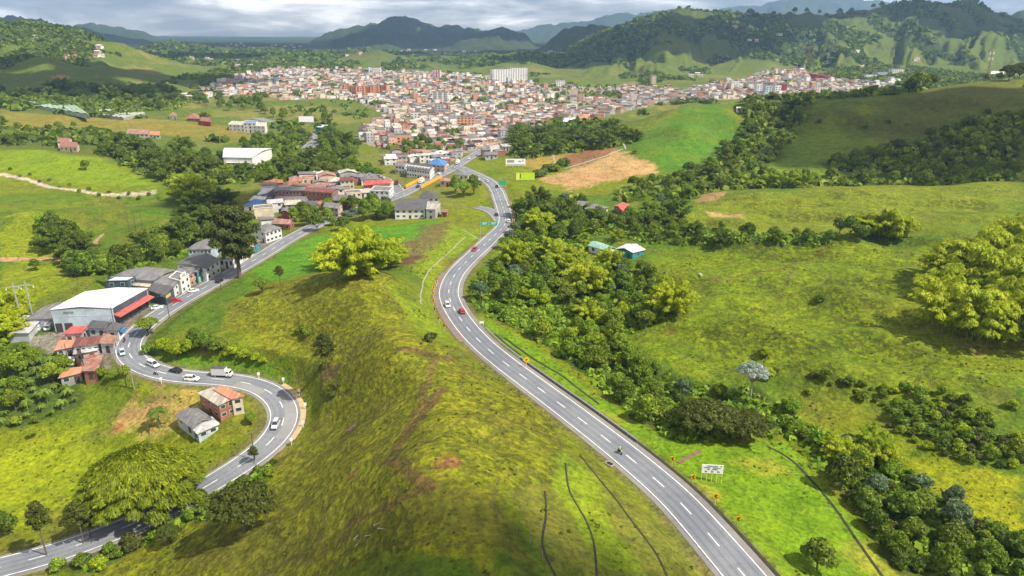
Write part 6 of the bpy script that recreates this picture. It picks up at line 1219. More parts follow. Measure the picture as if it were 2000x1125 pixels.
# shade-net greenhouse on the left
def greenhouse(label, pts, H, m, n, h=2.6):
    Q = [at_h(*p, H-h)[:2] for p in pts]; c = sum(Q)/4; z = float(gz(*c)); root = empty('greenhouse', (c[0], c[1], z)); tag(root, label, 'greenhouse'); Q = [q-c for q in Q]; r = MB()
    for i in range(n):
        a0, a1 = i/n, (i+1)/n; P0 = [qlerp(Q, a0, 0), qlerp(Q, a0, 1), qlerp(Q, (a0+a1)/2, 0), qlerp(Q, (a0+a1)/2, 1), qlerp(Q, a1, 0), qlerp(Q, a1, 1)]
        r.add([(*P0[0], h), (*P0[1], h), (*P0[2], h+1.0), (*P0[3], h+1.0), (*P0[4], h), (*P0[5], h)], [(0, 1, 3, 2), (2, 3, 5, 4)])
    r.obj('roof', [m], root); w = MB(); w.add([(*q, -2) for q in Q]+[(*q, h) for q in Q], [(0, 1, 5, 4), (1, 2, 6, 5), (2, 3, 7, 6), (3, 0, 4, 7)]); w.obj('side_net', [m], root)
NET = mat('shade_net', (.24, .32, .24), .8, .35, .25); NETW = mat('shade_net_pale', (.28, .29, .23), .8, .3, .3)
greenhouse('pale green shade net greenhouse on the left slope', [(38, 206), (176, 230), (150, 212), (60, 202)], 90, NET, 10); greenhouse('long grey white greenhouse rows behind the green shade nets', [(120, 208), (240, 224), (282, 214), (170, 204)], 89, NETW, 14)
# ---------------------------------------------------------------- vehicles
def paint(n, c): return mat('car_paint_'+n, c, .28, .04, 1, spec=.5)
TYRE = mat('tyre', (.02, .02, .02), .9, .1, 5); RIM = mat('wheel_rim', (.4, .4, .42), .35, .1, 5, metal=.7); CGL = mat('car_glass', (.02, .026, .032), .08, .1, 2, spec=.8); LAMP = mat('headlight', (.75, .75, .72), .2, .05, 4); TAIL = mat('tail_light', (.4, .02, .02), .3, .05, 4); TRIM = mat('dark_trim', (.03, .03, .03), .6, .1, 3)
def wheel(root, x, y, r, w=.22):
    t = MB(); t.tube([(x, y-w/2, r), (x, y+w/2, r)], r, 14); wo = t.obj('wheel', [TYRE], root); s = 1 if y > 0 else -1
    k = MB(); k.tube([(x, y+s*(w/2-.01), r), (x, y+s*(w/2+.02), r)], r*.62, 10); k.obj('rim', [RIM], wo)
def loft(sections, m=0):       # sections: list of (x, halfwidth_low, z_low, halfwidth_mid, z_mid, halfwidth_top, z_top)
    mb = MB(); P = []
    for x, w0, z0, w1, z1, w2, z2 in sections: P += [(x, -w0, z0), (x, -w1, z1), (x, -w2, z2), (x, w2, z2), (x, w1, z1), (x, w0, z0)]
    F = []
    for i in range(len(sections)-1):
        for k in range(6): k2 = (k+1) % 6; F.append((i*6+k, (i+1)*6+k, (i+1)*6+k2, i*6+k2))
    F += [(0, 1, 2, 3, 4, 5), tuple((len(sections)-1)*6+k for k in (5, 4, 3, 2, 1, 0))]; mb.add(P, F, m); return mb
def car(label, col, kind='sedan'):
    root = empty('car' if kind != 'van' else 'van'); tag(root, label, 'car' if kind != 'van' else 'van'); pm = col; Lh = 2.2; W_ = .88
    if kind == 'sedan': top = .88; cab = [(-1.75, .9), (-1.05, 1.40), (.25, 1.42), (1.05, .92)]
    elif kind == 'hatch': top = .92; cab = [(-2.0, .95), (-1.7, 1.48), (.35, 1.50), (1.15, .95)]; Lh = 2.1
    elif kind == 'suv': top = 1.02; cab = [(-2.2, 1.05), (-1.95, 1.66), (.3, 1.70), (1.05, 1.06)]; Lh = 2.3
    elif kind == 'van': top = 1.0; cab = [(-2.3, 1.0), (-2.2, 1.85), (.5, 1.85), (1.45, 1.05)]; Lh = 2.35
    b = loft([(-Lh, W_*.86, .38, W_*.9, .62, W_*.80, top*.86), (-Lh+.12, W_*.96, .26, W_, .6, W_*.88, top), (-1, W_, .24, W_*1.02, .62, W_*.92, top+.02), (.9, W_, .24, W_*1.02, .62, W_*.92, top), (Lh-.5, W_*.97, .24, W_, .6, W_*.86, top*.90), (Lh-.08, W_*.84, .28, W_*.86, .56, W_*.72, top*.76), (Lh, W_*.7, .34, W_*.74, .52, W_*.62, top*.66)])
    b.obj('body', [pm], root, smooth=False)
    k = W_*.90; c = MB(); z = [c_[1] for c_ in cab]; x = [c_[0] for c_ in cab]
    c.add([(x[0], -k, z[0]), (x[1], -k*.80, z[1]), (x[2], -k*.80, z[2]), (x[3], -k, z[3]), (x[0], k, z[0]), (x[1], k*.80, z[1]), (x[2], k*.80, z[2]), (x[3], k, z[3])], [(0, 1, 2, 3), (7, 6, 5, 4), (0, 4, 5, 1), (2, 6, 7, 3), (0, 3, 7, 4)]); c.obj('windows', [CGL], root)
    r = MB(); r.add([(x[1]-.05, -k*.81, z[1]), (x[2]+.05, -k*.81, z[2]), (x[2]+.05, k*.81, z[2]), (x[1]-.05, k*.81, z[1]), (x[1], -k*.74, z[1]+.07), (x[2], -k*.74, z[2]+.07), (x[2], k*.74, z[2]+.07), (x[1], k*.74, z[1]+.07)], [(4, 5, 6, 7), (0, 1, 5, 4), (1, 2, 6, 5), (2, 3, 7, 6), (3, 0, 4, 7), (3, 2, 1, 0)])
    for s in (-1, 1):
        for xx, zt, zb in ((x[1], z[1], z[0]), ((x[1]+x[2])/2, z[1], top), (x[2], z[2], z[3])):
            xb = {x[1]: x[0], x[2]: x[3]}.get(xx, xx); r.tube([(xb, s*k*1.005, zb), (xx, s*k*.805, zt)], .045, 4)
    if kind == 'van': r.box((-1.35, 0, 1.42), (1.9, k*1.75, .82))
    r.obj('roof', [pm], root)
    for s in (-1, 1):
        h = MB(); h.box((Lh-.18, s*W_*.62, top*.70), (.22, .36, .16)); h.obj('headlight', [LAMP], root); t = MB(); t.box((-Lh+.02, s*W_*.68, top*.74), (.1, .3, .16)); t.obj('tail_light', [TAIL], root)
        m_ = MB(); m_.box((.75, s*(W_+.08), top+.05), (.14, .18, .12)); m_.obj('mirror', [pm], root)
        for xw in (-1.35, 1.38): wheel(root, xw, s*(W_-.10), .33)
    bp = MB(); bp.box((Lh-.02, 0, .36), (.12, W_*1.5, .18)); bp.box((-Lh+.02, 0, .40), (.12, W_*1.55, .18)); bp.obj('bumper', [TRIM], root); return root
def box_truck(label, cabc, boxc, roofc, Lb=4.4):
    root = empty('box_truck'); tag(root, label, 'truck'); b = MB(); b.box((-1.0, 0, 1.98), (Lb, 2.1, 2.3)); b.obj('cargo_box', [boxc], root); r = MB(); r.box((-1.0, 0, 3.17), (Lb+.06, 2.16, .08)); r.obj('cargo_roof', [roofc], root)
    c = MB(); c.prism([(1.3, .55), (1.3, 2.25), (2.2, 2.3), (2.75, 1.45), (3.0, 1.3), (3.05, .5)], -.95, .95); c.obj('cab', [cabc], root)
    g = MB(); g.add([(2.24, -.8, 2.2), (2.24, .8, 2.2), (2.78, .86, 1.48), (2.78, -.86, 1.48)], [(0, 3, 2, 1), (0, 1, 2, 3)]); g.box((1.9, .955, 1.8), (.7, .03, .55)); g.box((1.9, -.955, 1.8), (.7, .03, .55)); g.obj('windscreen', [CGL], root)
    f = MB(); f.box((0, 0, .7), (5.6, .8, .25)); f.box((3.05, 0, .55), (.15, 1.8, .25)); f.obj('chassis', [TRIM], root)
    for s in (-1, 1):
        for xw in (-2.1, 2.1): wheel(root, xw, s*.88, .42, .28)
        h = MB(); h.box((3.04, s*.7, .95), (.08, .3, .2)); h.obj('headlight', [LAMP], root)
    return root
def skin_person(name, pts, edges, rad, mats_, label=None, root=None):
    me = bpy.data.meshes.new(name); me.from_pydata(pts, edges, []); o = bpy.data.objects.new(name, me); COL.objects.link(o)
    m = o.modifiers.new('s', 'SKIN'); sv = me.skin_vertices[0].data
    for i, r in enumerate(rad): sv[i].radius = (r, r)
    sv[0].use_root = True; s2 = o.modifiers.new('d', 'SUBSURF'); s2.levels = 1; s2.render_levels = 1
    dg = bpy.context.evaluated_depsgraph_get(); m2 = bpy.data.meshes.new_from_object(o.evaluated_get(dg)); bpy.data.objects.remove(o); m2.materials.clear()
    for q in mats_: m2.materials.append(q)
    return m2
SKIN = mat('skin', (.32, .18, .11), .6, .1, 4); CLD = mat('dark_clothes', (.025, .025, .035), .85, .2, 5); HIV = mat('bright_vest', (.55, .68, .06), .7, .1, 4); HELM = mat('helmet_pale', (.75, .76, .62), .25, .05, 3); HELD = mat('helmet_dark', (.03, .03, .035), .25, .05, 3)
RIDER = skin_person('rider_body', [(-.15,0,.85),(-.08,0,1.1),(0,0,1.35),(.03,0,1.48),(.06,0,1.62),(.0,.2,1.36),(.22,.3,1.15),(.48,.3,1.1),(.0,-.2,1.36),(.22,-.3,1.15),(.48,-.3,1.1),(-.12,.12,.84),(.28,.2,.78),(.12,.2,.36),(.28,.2,.30),(-.12,-.12,.84),(.28,-.2,.78),(.12,-.2,.36),(.28,-.2,.30)],
    [(0,1),(1,2),(2,3),(3,4),(2,5),(5,6),(6,7),(2,8),(8,9),(9,10),(0,11),(11,12),(12,13),(13,14),(0,15),(15,16),(16,17),(17,18)], [.15,.14,.15,.07,.10,.075,.06,.04,.075,.06,.04,.10,.085,.06,.05,.10,.085,.06,.05], [CLD])
def motorcycle(label, rider_label, col, vest, loc, rz):
    root = empty('motorcycle', loc, rz); tag(root, label, 'motorcycle')
    for x in (-.65, .68): t = MB(); t.tube([(x, -.05, .31), (x, .05, .31)], .31, 14); w = t.obj('wheel', [TYRE], root); k = MB(); k.tube([(x, -.07, .31), (x, .07, .31)], .18, 10); k.obj('rim', [RIM], w)
    b = MB(); b.prism([(-.5, .72), (-.75, .86), (-.1, .76), (.05, .95), (.4, .92), (.45, .6), (.15, .35), (-.25, .35)], -.12, .12); b.obj('body', [col], root); s = MB(); s.box((-.32, 0, .82), (.62, .24, .08)); s.obj('seat', [TRIM], root)
    f = MB(); f.tube([(.68, .09, .31), (.45, .09, .98)], .03, 5); f.tube([(.68, -.09, .31), (.45, -.09, .98)], .03, 5); f.obj('fork', [STEEL], root); h = MB(); h.tube([(.42, -.36, 1.06), (.47, 0, 1.02), (.42, .36, 1.06)], .02, 5); h.obj('handlebar', [TRIM], root); l = MB(); l.box((.6, 0, .92), (.1, .16, .14)); l.obj('headlight', [LAMP], root)
    p = link('person', RIDER, None, loc, rz); tag(p, rider_label, 'person'); v = MB(); v.tube([(-.1, 0, 1.02), (-.02, 0, 1.40)], [.215, .225], 10); v.obj('vest', [vest], p)
    hm = MB(); hm.tube([(.05, 0, 1.52), (.05, 0, 1.58), (.05, 0, 1.68), (.05, 0, 1.76), (.05, 0, 1.79)], [.10, .145, .15, .10, .03], 12); hm.obj('helmet', [HELM if vest is HIV else HELD], p, smooth=True)
def near_road(C, x, y):
    i = int(np.argmin(np.hypot(C[:, 0]-x, C[:, 1]-y))); j = min(i+1, len(C)-1); i = max(j-1, 0); d = C[j]-C[i]; Nn = np.array([-d[1], d[0]])/np.hypot(d[0], d[1]); off = (np.array([x, y])-C[i, :2]) @ Nn; return i, d, Nn, off
def on_road(C, px, py, fwd=None, off=None, dz=.017):
    h = hit(px, py); i, d, Nn, o = near_road(C, h[0], h[1]); o = o if off is None else off; p = C[i, :2]+Nn*o; an = math.atan2(d[1], d[0])+(0 if fwd else math.pi); return (p[0], p[1], C[i, 2]+dz), an
WH, SI, RE, BK, BL = paint('white', (.72, .72, .70)), paint('silver', (.42, .45, .48)), paint('red', (.34, .015, .02)), paint('black', (.012, .013, .02)), paint('pale_blue', (.40, .50, .58))
def put(o, lr): o.location = lr[0]; o.rotation_euler = (0, 0, lr[1])
# lines run from the camera outwards; fwd=True drives away from the camera
put(car('pale blue car entering the hairpin from the upper side', BL, 'hatch'), on_road(CL, 261, 690, False, 1.9)); put(car('white delivery van rounding the first bend of the lower road', WH, 'van'), on_road(CL, 270, 727, False, -1.9))
put(car('black low sedan on the lower road behind the white cars', BK, 'sedan'), on_road(CL, 337, 731, True, -1.9)); put(car('white sport utility car on the lower road ahead of the truck', WH, 'suv'), on_road(CL, 371, 745, False, 1.9))
put(box_truck('white box truck with dark cargo roof on the lower road', WH, mat('cargo_white', (.55, .55, .56), .5, .08, .8), RM['greydark']), on_road(CL, 430, 738, False, -1.9)); put(car('silver car with roof bars at the hairpin inside the curve', SI, 'suv'), on_road(CL, 531, 835, False, 1.6))
put(car('dark car heading away under the tall tree on the lower road', BK, 'hatch'), on_road(CL, 444, 552, True, -1.9)); put(car('white car on the highway bend in the oncoming lane', WH, 'hatch'), on_road(CM, 871, 599, False, 1.9)); put(car('red car on the highway bend beside the white one', RE, 'hatch'), on_road(CM, 889, 612, True, -1.9))
put(car('red car higher up the highway below the green signs', RE, 'hatch'), on_road(CM, 943, 490, False, 1.8)); put(car('white car at the highway curve before the junction', WH, 'suv'), on_road(CM, 990, 435, True, -1.8)); put(car('dark car waiting where the side road joins the highway', BK, 'sedan'), on_road(CR, 972, 422, True, 0))
for lb, px, py, pt, kd, C, fw in [('white car on the road beside the blue pavilion', 860, 341, WH, 'hatch', CL, 1), ('dark car near the slip road junction', 814, 367, BK, 'hatch', CL, 0), ('white car on the highway below the bridge road', 955, 355, WH, 'sedan', CM, 1), ('silver car on the slip road beside the village', 752, 350, SI, 'hatch', CS_, 0), ('dark car on the highway near the first green sign', 968, 366, BK, 'hatch', CM, 0), ('white car on the road into the town', 912, 311, WH, 'hatch', CL, 0)]:
    put(car(lb, pt, kd), on_road(C, px, py, bool(fw), 1.5 if fw else -1.5))
CRGO = mat('cargo_plain', (.62, .62, .60), .6, .1, .8)
put(box_truck('red lorry on the slip road beside the village', RE, paint('maroon', (.16, .02, .03)), RM['maroon']), on_road(CS_, 770, 361, False, 1.4)); put(box_truck('white lorry crossing between the orange bridge rails', WH, CRGO, RM['white']), on_road(CL, 826, 358, False, 1.4)); put(box_truck('white lorry at the top where the two roads meet', WH, CRGO, RM['white']), on_road(CL, 897, 321, False, 1.4))
for lb, px, py, an in [('white hatchback parked before the white shop', 378, 570, .5), ('white car parked before the glass front of the warehouse', 307, 603, .45)]:
    h = hit(px, py); o = car(lb, WH, 'sedan'); o.location = (h[0], h[1], h[2]+.02); o.rotation_euler = (0, 0, an)
h = hit(344, 590); o = car('red and cream pickup parked beside the yellow sign workshop', RE, 'suv'); o.location = (h[0], h[1], h[2]); o.rotation_euler = (0, 0, .45)
for lb, px, py, cb in [('blue sided box truck parked under the left shed', 78, 643, RM['blue']), ('pale box truck parked beside the blue sided one', 98, 642, RM['tin'])]:
    h = hit(px, py); o = box_truck(lb, WH, cb, RM['greydark']); o.location = tuple(h); o.rotation_euler = (0, 0, -1.35)
for lb, rl, C, px, py, fw, of, vt in [('dark motorcycle alone on the near highway', 'person in bright vest and pale helmet riding the near highway motorcycle', CM, 1213, 889, False, .9, HIV), ('motorcycle passing the rust roofed shack on the bend', 'person in dark clothes riding past the rust roofed shack', CL, 252, 668, True, 1.8, CLD), ('motorcycle between the white van and the white sport utility car', 'person in white top riding between the two white vehicles', CL, 302, 738, False, 1.9, HELM), ('motorcycle on the lower road before the shops', 'person in dark clothes riding before the roadside shops', CL, 393, 573, True, 2.4, CLD)]:
    l, a = on_road(C, px, py, fw, of); motorcycle(lb, rl, paint('black', (.012, .013, .02)) if vt is HIV else RE, vt, l, a)
# ---------------------------------------------------------------- signs, poles, rails
YEL = mat('sign_yellow', (.85, .50, .01), .45, .05, 1); BLKP = mat('sign_black', (.015, .015, .015), .5, .05, 1); WHP = mat('sign_white', (.78, .78, .76), .5, .06, 1); GRNP = mat('sign_green', (.02, .36, .20), .45, .05, 1); BLUP = mat('sign_blue', (.05, .08, .35), .5, .05, 1); LIMEP = mat('billboard_lime', (.42, .60, .02), .5, .1, .3)
WOOD = mat('post_wood', (.20, .16, .11), .9, .25, 2); GALV = mat('galvanised_steel', (.42, .44, .45), .45, .1, 1, metal=.5); RUSTP = mat('mast_paint', (.22, .07, .05), .6, .2, .5)
def face_cam(x, y, k=1.0): return -math.atan2(x, y)*k
def chevron(label, px, py, flip=1, sc=1.0, rz=None):
    h = hit(px, py); root = empty('chevron_sign', tuple(h), face_cam(h[0], h[1]) if rz is None else rz); tag(root, label, 'road sign', 'yellow chevron signs'); root.scale = (sc,)*3
    p = MB(); p.box((0, .05, .6), (.09, .06, 1.7)); p.obj('post', [WHP], root); b = MB(); b.box((0, 0, 1.7), (.95, .05, 1.1)); bo = b.obj('panel', [YEL], root)
    a = MB(); s = flip
    a.add([(-.34*s, -.04, 1.75), (.06*s, -.04, 2.2), (.36*s, -.04, 2.2), (-.02*s, -.04, 1.75), (.36*s, -.04, 1.30), (.06*s, -.04, 1.30)], [(0, 1, 2, 3), (0, 3, 4, 5), (3, 2, 1, 0), (5, 4, 3, 0)]); a.obj('arrow', [BLKP], bo); return root
for lb, px, py in [('yellow chevron sign farthest of the four beside the white board', 1312.8, 909), ('yellow chevron sign in front of the white board', 1353, 945), ('yellow chevron sign third from the top on the near verge', 1397, 983), ('yellow chevron sign nearest the camera', 1440.5, 1028)]: chevron(lb, px, py)
for i, (px, py) in enumerate([(853, 560), (847.5, 570), (846, 582), (846.5, 597), (849, 613), (857, 631), (867.5, 646)]): chevron(['topmost', 'second', 'third', 'fourth', 'fifth', 'sixth', 'lowest'][i]+' yellow chevron sign on the outside of the left bend', px, py, -1, 1.15, rz=.15-.12*i)
for i, (px, py) in enumerate([(1003, 437), (1002, 429)]): chevron(['near', 'far'][i]+' yellow chevron sign outside the right bend before the junction', px, py, -1, 1.2)
h = hit(1028, 718); root = empty('warning_sign', tuple(h), face_cam(h[0], h[1])); tag(root, 'yellow diamond warning sign standing on the bright verge', 'road sign'); p = MB(); p.box((0, .05, .9), (.1, .06, 2.2)); p.obj('post', [WHP], root)
b = MB(); b.add([(0, y, 2.5+dz_*1.1) if dx_ == 0 else (dx_*1.1, y, 2.5) for y in (0, .05) for dx_, dz_ in ((-1, 0), (0, -1), (1, 0), (0, 1))], [(0, 1, 2, 3), (7, 6, 5, 4), (0, 4, 5, 1), (1, 5, 6, 2), (2, 6, 7, 3), (3, 7, 4, 0)]); bo = b.obj('panel', [YEL], root)
a = MB(); a.box((-.08, -.03, 2.35), (.14, .03, .7)); a.add([(-.3, -.03, 2.65), (.35, -.03, 2.95), (.2, -.03, 2.45)], [(0, 1, 2), (2, 1, 0)]); a.obj('arrow', [BLKP], bo)
def board(name, label, px, py, w, hh, z0, m, posts=2, rz=None, stand=True, cat='sign', pm=None):
    h = hit(px, py); root = empty(name, tuple(h), face_cam(h[0], h[1], .8) if rz is None else rz); tag(root, label, cat)
    for i in range(posts): p = MB(); x = -w/2+.1+(w-.2)*i/max(1, posts-1) if posts > 1 else 0; p.box((x, .08, (z0+hh)/2-.4), (.12, .12, z0+hh+.8)); p.obj('post', [pm or WHP], root)
    b = MB(); b.box((0, 0, z0+hh/2), (w, .08, hh)); bo = b.obj('panel', [m], root); return root, bo
bd, bo = board('information_board', 'white information board with blue lettering on five yellow posts', 1389, 942, 4.5, 2.1, 2.4, WHP, 5, rz=-.10, pm=mat('post_yellow', (.62, .60, .25), .7, .1, 1)); bd.location.z -= .1
X90 = (math.pi/2, 0, 0)
text('LABORATORIO', .34, 'lettering', BLUP, bo, (-.1, -.06, 4.08), X90); text('CENTRO REGIONAL', .36, 'lettering', BLUP, bo, (0, -.06, 3.66), X90); text('DEL MUEBLE', .34, 'lettering', BLKP, bo, (0, -.06, 3.26), X90)
em = MB(); 
for x in (-1.35, 0, 1.3): em.box((x-.14, -.06, 2.86), (.2, .03, .4)); em.box((x+.14, -.06, 2.8), (.2, .03, .24))
em.box((1.75, -.06, 4.2), (.28, .03, .2)); em.obj('emblem', [BLUP], bo)
board('small_board', 'small white board on two posts beside the highway wood', 941, 637, 1.5, .8, 1.0, WHP, 2)
b1, bo = board('billboard', 'white billboard with dark lettering above the brown field', 1007, 327, 15, 5, 1.6, WHP, 4, rz=.05, cat='billboard'); g = MB(); g.box((-3.7, -.06, 4.7), (5.4, .04, 2.0)); g.obj('printed_block', [mat('print_grey', (.30, .27, .26), .6, .35, 2.5)], bo); g = MB(); g.box((-.2, -.06, 2.3), (14, .04, .3)); g.obj('printed_band', [BLUP], bo); g = MB(); g.box((3.2, -.06, 4.6), (2, .04, .7)); g.box((5.6, -.06, 5.2), (.7, .04, 1.6)); g.obj('printed_mark', [BLUP], bo)
b1, bo = board('billboard', 'lime green billboard with yellow left end', 1026, 354, 13, 5.2, .8, LIMEP, 4, rz=.08, cat='billboard'); g = MB(); g.box((-5.2, -.06, 3.4), (2.2, .04, 4.8)); g.obj('printed_panel', [mat('print_yellow', (.62, .66, .12), .6, .1, 1)], bo); g = MB(); g.box((-3.4, -.06, 3.9), (.8, .04, 3.4)); g.obj('printed_figure', [mat('print_olive', (.09, .12, .01), .6, .1, 1)], bo)
b1, bo = board('billboard', 'white billboard on a single mast beside the far road', 600, 253, 16, 6, 8, WHP, 1, rz=0, cat='billboard', pm=GALV)
board('roadside_sign', 'green road sign beside the upper highway', 981, 367, 5, 3, 2, GRNP, 2)
# gantry with two green direction panels
h = hit(938, 462); root = empty('sign_gantry', (h[0], h[1], h[2]), .05); tag(root, 'overhead arm carrying two green direction panels at the highway', 'road sign')
p = MB(); p.tube([(0, 0, -.5), (0, 0, 7.6)], .18, 8); p.obj('mast', [GALV], root); p = MB(); p.tube([(0, 0, 7.3), (9.5, 0, 7.5)], .12, 6); p.tube([(0, 0, 6.4), (9.5, 0, 6.4)], .12, 6); p.obj('arm', [GALV], root)
for x in (2.2, 6.9):
    b = MB(); b.box((x, -.2, 6.8), (3.6, .1, 2.3)); bo = b.obj('panel', [GRNP], root); g = MB(); g.box((x, -.27, 7.2), (2.6, .03, .22)); g.box((x-.2, -.27, 6.6), (2.0, .03, .22)); g.obj('lettering_line', [WHP], bo)
for i, (px, py) in enumerate([(506, 740), (554, 750), (585, 773), (597, 800), (593, 835), (570, 870), (316, 750), (245, 734)]):
    board('delineator_sign', ['white marker panel at the upper start of the hairpin', 'white marker panel second along the hairpin', 'white marker panel third along the hairpin', 'white marker panel at the outermost point of the hairpin', 'white marker panel below the outermost point of the hairpin', 'white marker panel lowest on the hairpin kerb', 'white marker panel beside the white sport utility car', 'white marker panel at the first bend of the lower road'][i], px, py, .75, .95, 1.3, WHP, 1, cat='marker')
def pole(label, px, py, hgt, m=STEEL, arm=True, name='light_pole', lamp=True, sc=1.0, rz=0):
    h = hit(px, py); root = empty(name, tuple(h), rz); tag(root, label, name.replace('_', ' ')); p = MB(); p.tube([(0, 0, -.6), (0, 0, hgt)], [.16*sc, .10*sc], 8); p.obj('mast', [m], root)
    if arm: a = MB(); a.tube([(-.9*sc, 0, hgt-.7), (.9*sc, 0, hgt-.7)], .06*sc, 5); a.obj('crossarm', [m], root)
    if lamp: a = MB(); a.tube([(0, 0, hgt-.2), (-1.4, 0, hgt+.3)], .05, 5); a.box((-1.6, 0, hgt+.3), (.6, .25, .12)); a.obj('lamp_head', [GALV], root)
DKP = mat('dark_pole', (.07, .065, .06), .8, .2, 1)
for a in [('dark power pole at the first bend of the lower road', 247, 756, 7.5, DKP, True, 'power_pole', False), ('grey power pole just right of the dark pole at the bend', 262, 760, 7.5, CONC, True, 'power_pole', False), ('street lamp opposite the warehouse', 331, 621, 8.5, DKP, True, 'street_lamp', True), ('thin dark pole on the kerb under the tall tree', 432, 566, 7, DKP, False, 'power_pole', False), ('dark power pole among the tin roofed shacks', 137, 722, 9.5, DKP, False, 'power_pole', False), ('pale power pole among the tin roofed shacks', 131, 722, 9, CONC, True, 'power_pole', False), ('dark pole at the corner of the warehouse', 225, 645, 9, DKP, False, 'power_pole', False), ('tall power pole between village and hall', 786, 392, 12, CONC, True, 'power_pole', False), ('lamp post inside the upper junction', 904, 338, 9, GALV, False, 'street_lamp', True), ('dark pole at the near hairpin kerb', 498, 899, 8.5, DKP, True, 'power_pole', False)]: pole(*a)
for i, (px, py) in enumerate([(253, 453), (266, 451), (279, 449)]): pole(['left', 'middle', 'right'][i]+' wooden pole of the three linked by a beam on the meadow', px, py, 11, DKP, False, 'power_pole', False)
for i, (px, py) in enumerate([(45, 638), (68, 634)]):
    h = hit(px, py); root = empty('pylon', tuple(h), .2); tag(root, ['left', 'right'][i]+' one of the twin grey steel pylons at the sheds', 'pylon'); p = MB(); p.tube([(0, 0, -1), (0, 0, 17.5)], [.42, .22], 8); p.obj('mast', [GALV], root)
    a = MB(); a.tube([(-2.6, 0, 15.6), (0, 0, 15.9), (2.6, 0, 15.6)], .16, 6); a.obj('crossarm', [GALV], root)
    for x in (-2.5, 2.5): s = MB(); s.tube([(x, 0, 15.5), (x, 0, 14.7)], .12, 6); s.obj('insulator', [WHP], root)
def lattice(label, base, hgt, w, m, ants):
    root = empty('lattice_mast', base); tag(root, label, 'mast'); f = MB(); n = 9
    for sx, sy in ((-1, -1), (1, -1), (0, 1)):
        f.tube([(sx*w, sy*w, -1), (sx*w*.25, sy*w*.25, hgt)], w*.12, 4)
    for i in range(n):
        for (a, b), (c, d) in (((-1, -1), (1, -1)), ((1, -1), (0, 1)), ((0, 1), (-1, -1))):
            k0 = 1-.75*i/n; k1 = 1-.75*(i+1)/n; f.tube([(a*w*k0, b*w*k0, hgt*i/n), (c*w*k1, d*w*k1, hgt*(i+1)/n)], w*.07, 3)
    f.obj('lattice', [m], root)
    for z in ants:
        for k in range(6): q = k*1.05; a = MB(); a.box((math.cos(q)*w*1.5, math.sin(q)*w*1.5, z), (.5, .35, 2.6), q); a.tube([(0, 0, z), (math.cos(q)*w*1.5, math.sin(q)*w*1.5, z)], .12, 4); a.obj('antenna', [WHP], root)
h = near_hit(1926, 146, 840); lattice('red lattice mast with white antennas on the right hilltop', (h[0], h[1], h[2]), 27, 1.1, RUSTP, (20, 25)); h = hit(1577, 128); lattice('thin red and white lattice mast above the right town', tuple(h), 52, 3, RUSTP, ())
def wires(label, pix, z):
    P = [hit(*p) for p in pix]; mb = MB(); o = P[0]
    for a, b in zip(P[:-1], P[1:]):
        for off in (-.7, .7):
            L_ = []
            for t in np.linspace(0, 1, 9): q = a*(1-t)+b*t; L_.append((q[0]-o[0]+off, q[1]-o[1], q[2]-o[2]+z-4*t*(1-t)*1.4))
            mb.tube(L_, .035, 3)
    tag(mb.obj('power_line', [BLKP], None, False, tuple(o)), label, 'cable')
wires('sagging cables along the lower road from the near kerb to the first bend', [(498, 899), (262, 760), (137, 722)], 7.3); wires('sagging cables along the shops of the lower road', [(247, 756), (225, 645), (331, 621), (432, 566), (546, 480), (640, 430)], 7.2); wires('sagging cables between the three linked poles and the twin pylons', [(279, 449), (266, 451), (253, 453), (68, 634), (45, 638)], 10.8)
# orange bridge rails
for lb, s in (('left', 1), ('right', -1)):
    seg = CL[[near_road(CL, *hit(812, 366)[:2])[0], near_road(CL, *hit(846, 349)[:2])[0]]]; i0, i1 = near_road(CL, *hit(808, 369)[:2])[0], near_road(CL, *hit(850, 347)[:2])[0]; C = CL[i0:i1+1]; Nn = frame(C); m = MB()
    P = [(C[k, 0]+Nn[k, 0]*5.4*s, C[k, 1]+Nn[k, 1]*5.4*s, C[k, 2]+.1+(0 if q == 0 else 2.0)) for k in range(len(C)) for q in (0, 1)]; P2 = [(x+Nn[0, 0]*.3*s, y+Nn[0, 1]*.3*s, z) for x, y, z in P]; n = len(P)
    m.add(P+P2, [(2*k, 2*k+2, 2*k+3, 2*k+1) for k in range(len(C)-1)]+[(n+2*k+1, n+2*k+3, n+2*k+2, n+2*k) for k in range(len(C)-1)]+[(2*k+1, 2*k+3, n+2*k+3, n+2*k+1) for k in range(len(C)-1)]); tag(m.obj('bridge_rail', [mat('rail_orange', (.70, .33, .02), .6, .15, .5)]), lb+' orange side rail of the road bridge at the village', 'bridge rail')
# guardrail along the right side of the highway
def guardrail(label, C, off, z=.62, m=GALV, sp=4):
    Nn = frame(C); root = empty('guardrail', tuple(C[0])); tag(root, label, 'guardrail'); o = C[0]; L2 = [tuple(C[k]+np.array([Nn[k, 0]*off, Nn[k, 1]*off, z])-o) for k in range(len(C))]; r = MB(); r.tube(L2, .15, 5); r.obj('rail', [m], root); p = MB()
    s = arc(C); n = int(s[-1]/sp)
    for q in np.linspace(0, len(C)-1, n).astype(int): p.box((L2[q][0], L2[q][1], L2[q][2]-.55), (.1, .1, 1.2))
    tag(p.obj('rail_posts', [m], root), kind='stuff')
i0 = near_road(CM, *hit(1255, 858)[:2])[0]; i1 = near_road(CM, *hit(950, 640)[:2])[0]; guardrail('long grey guardrail on the right side of the highway', CM[i0:i1], -5.6)
i0 = near_road(CM, *hit(996, 432)[:2])[0]; i1 = near_road(CM, *hit(984, 396)[:2])[0]; guardrail('orange guardrail outside the right bend before the junction', CM[i0:i1+1], -5.6, m=mat('rail_orange', (.70, .33, .02), .6, .15, .5))
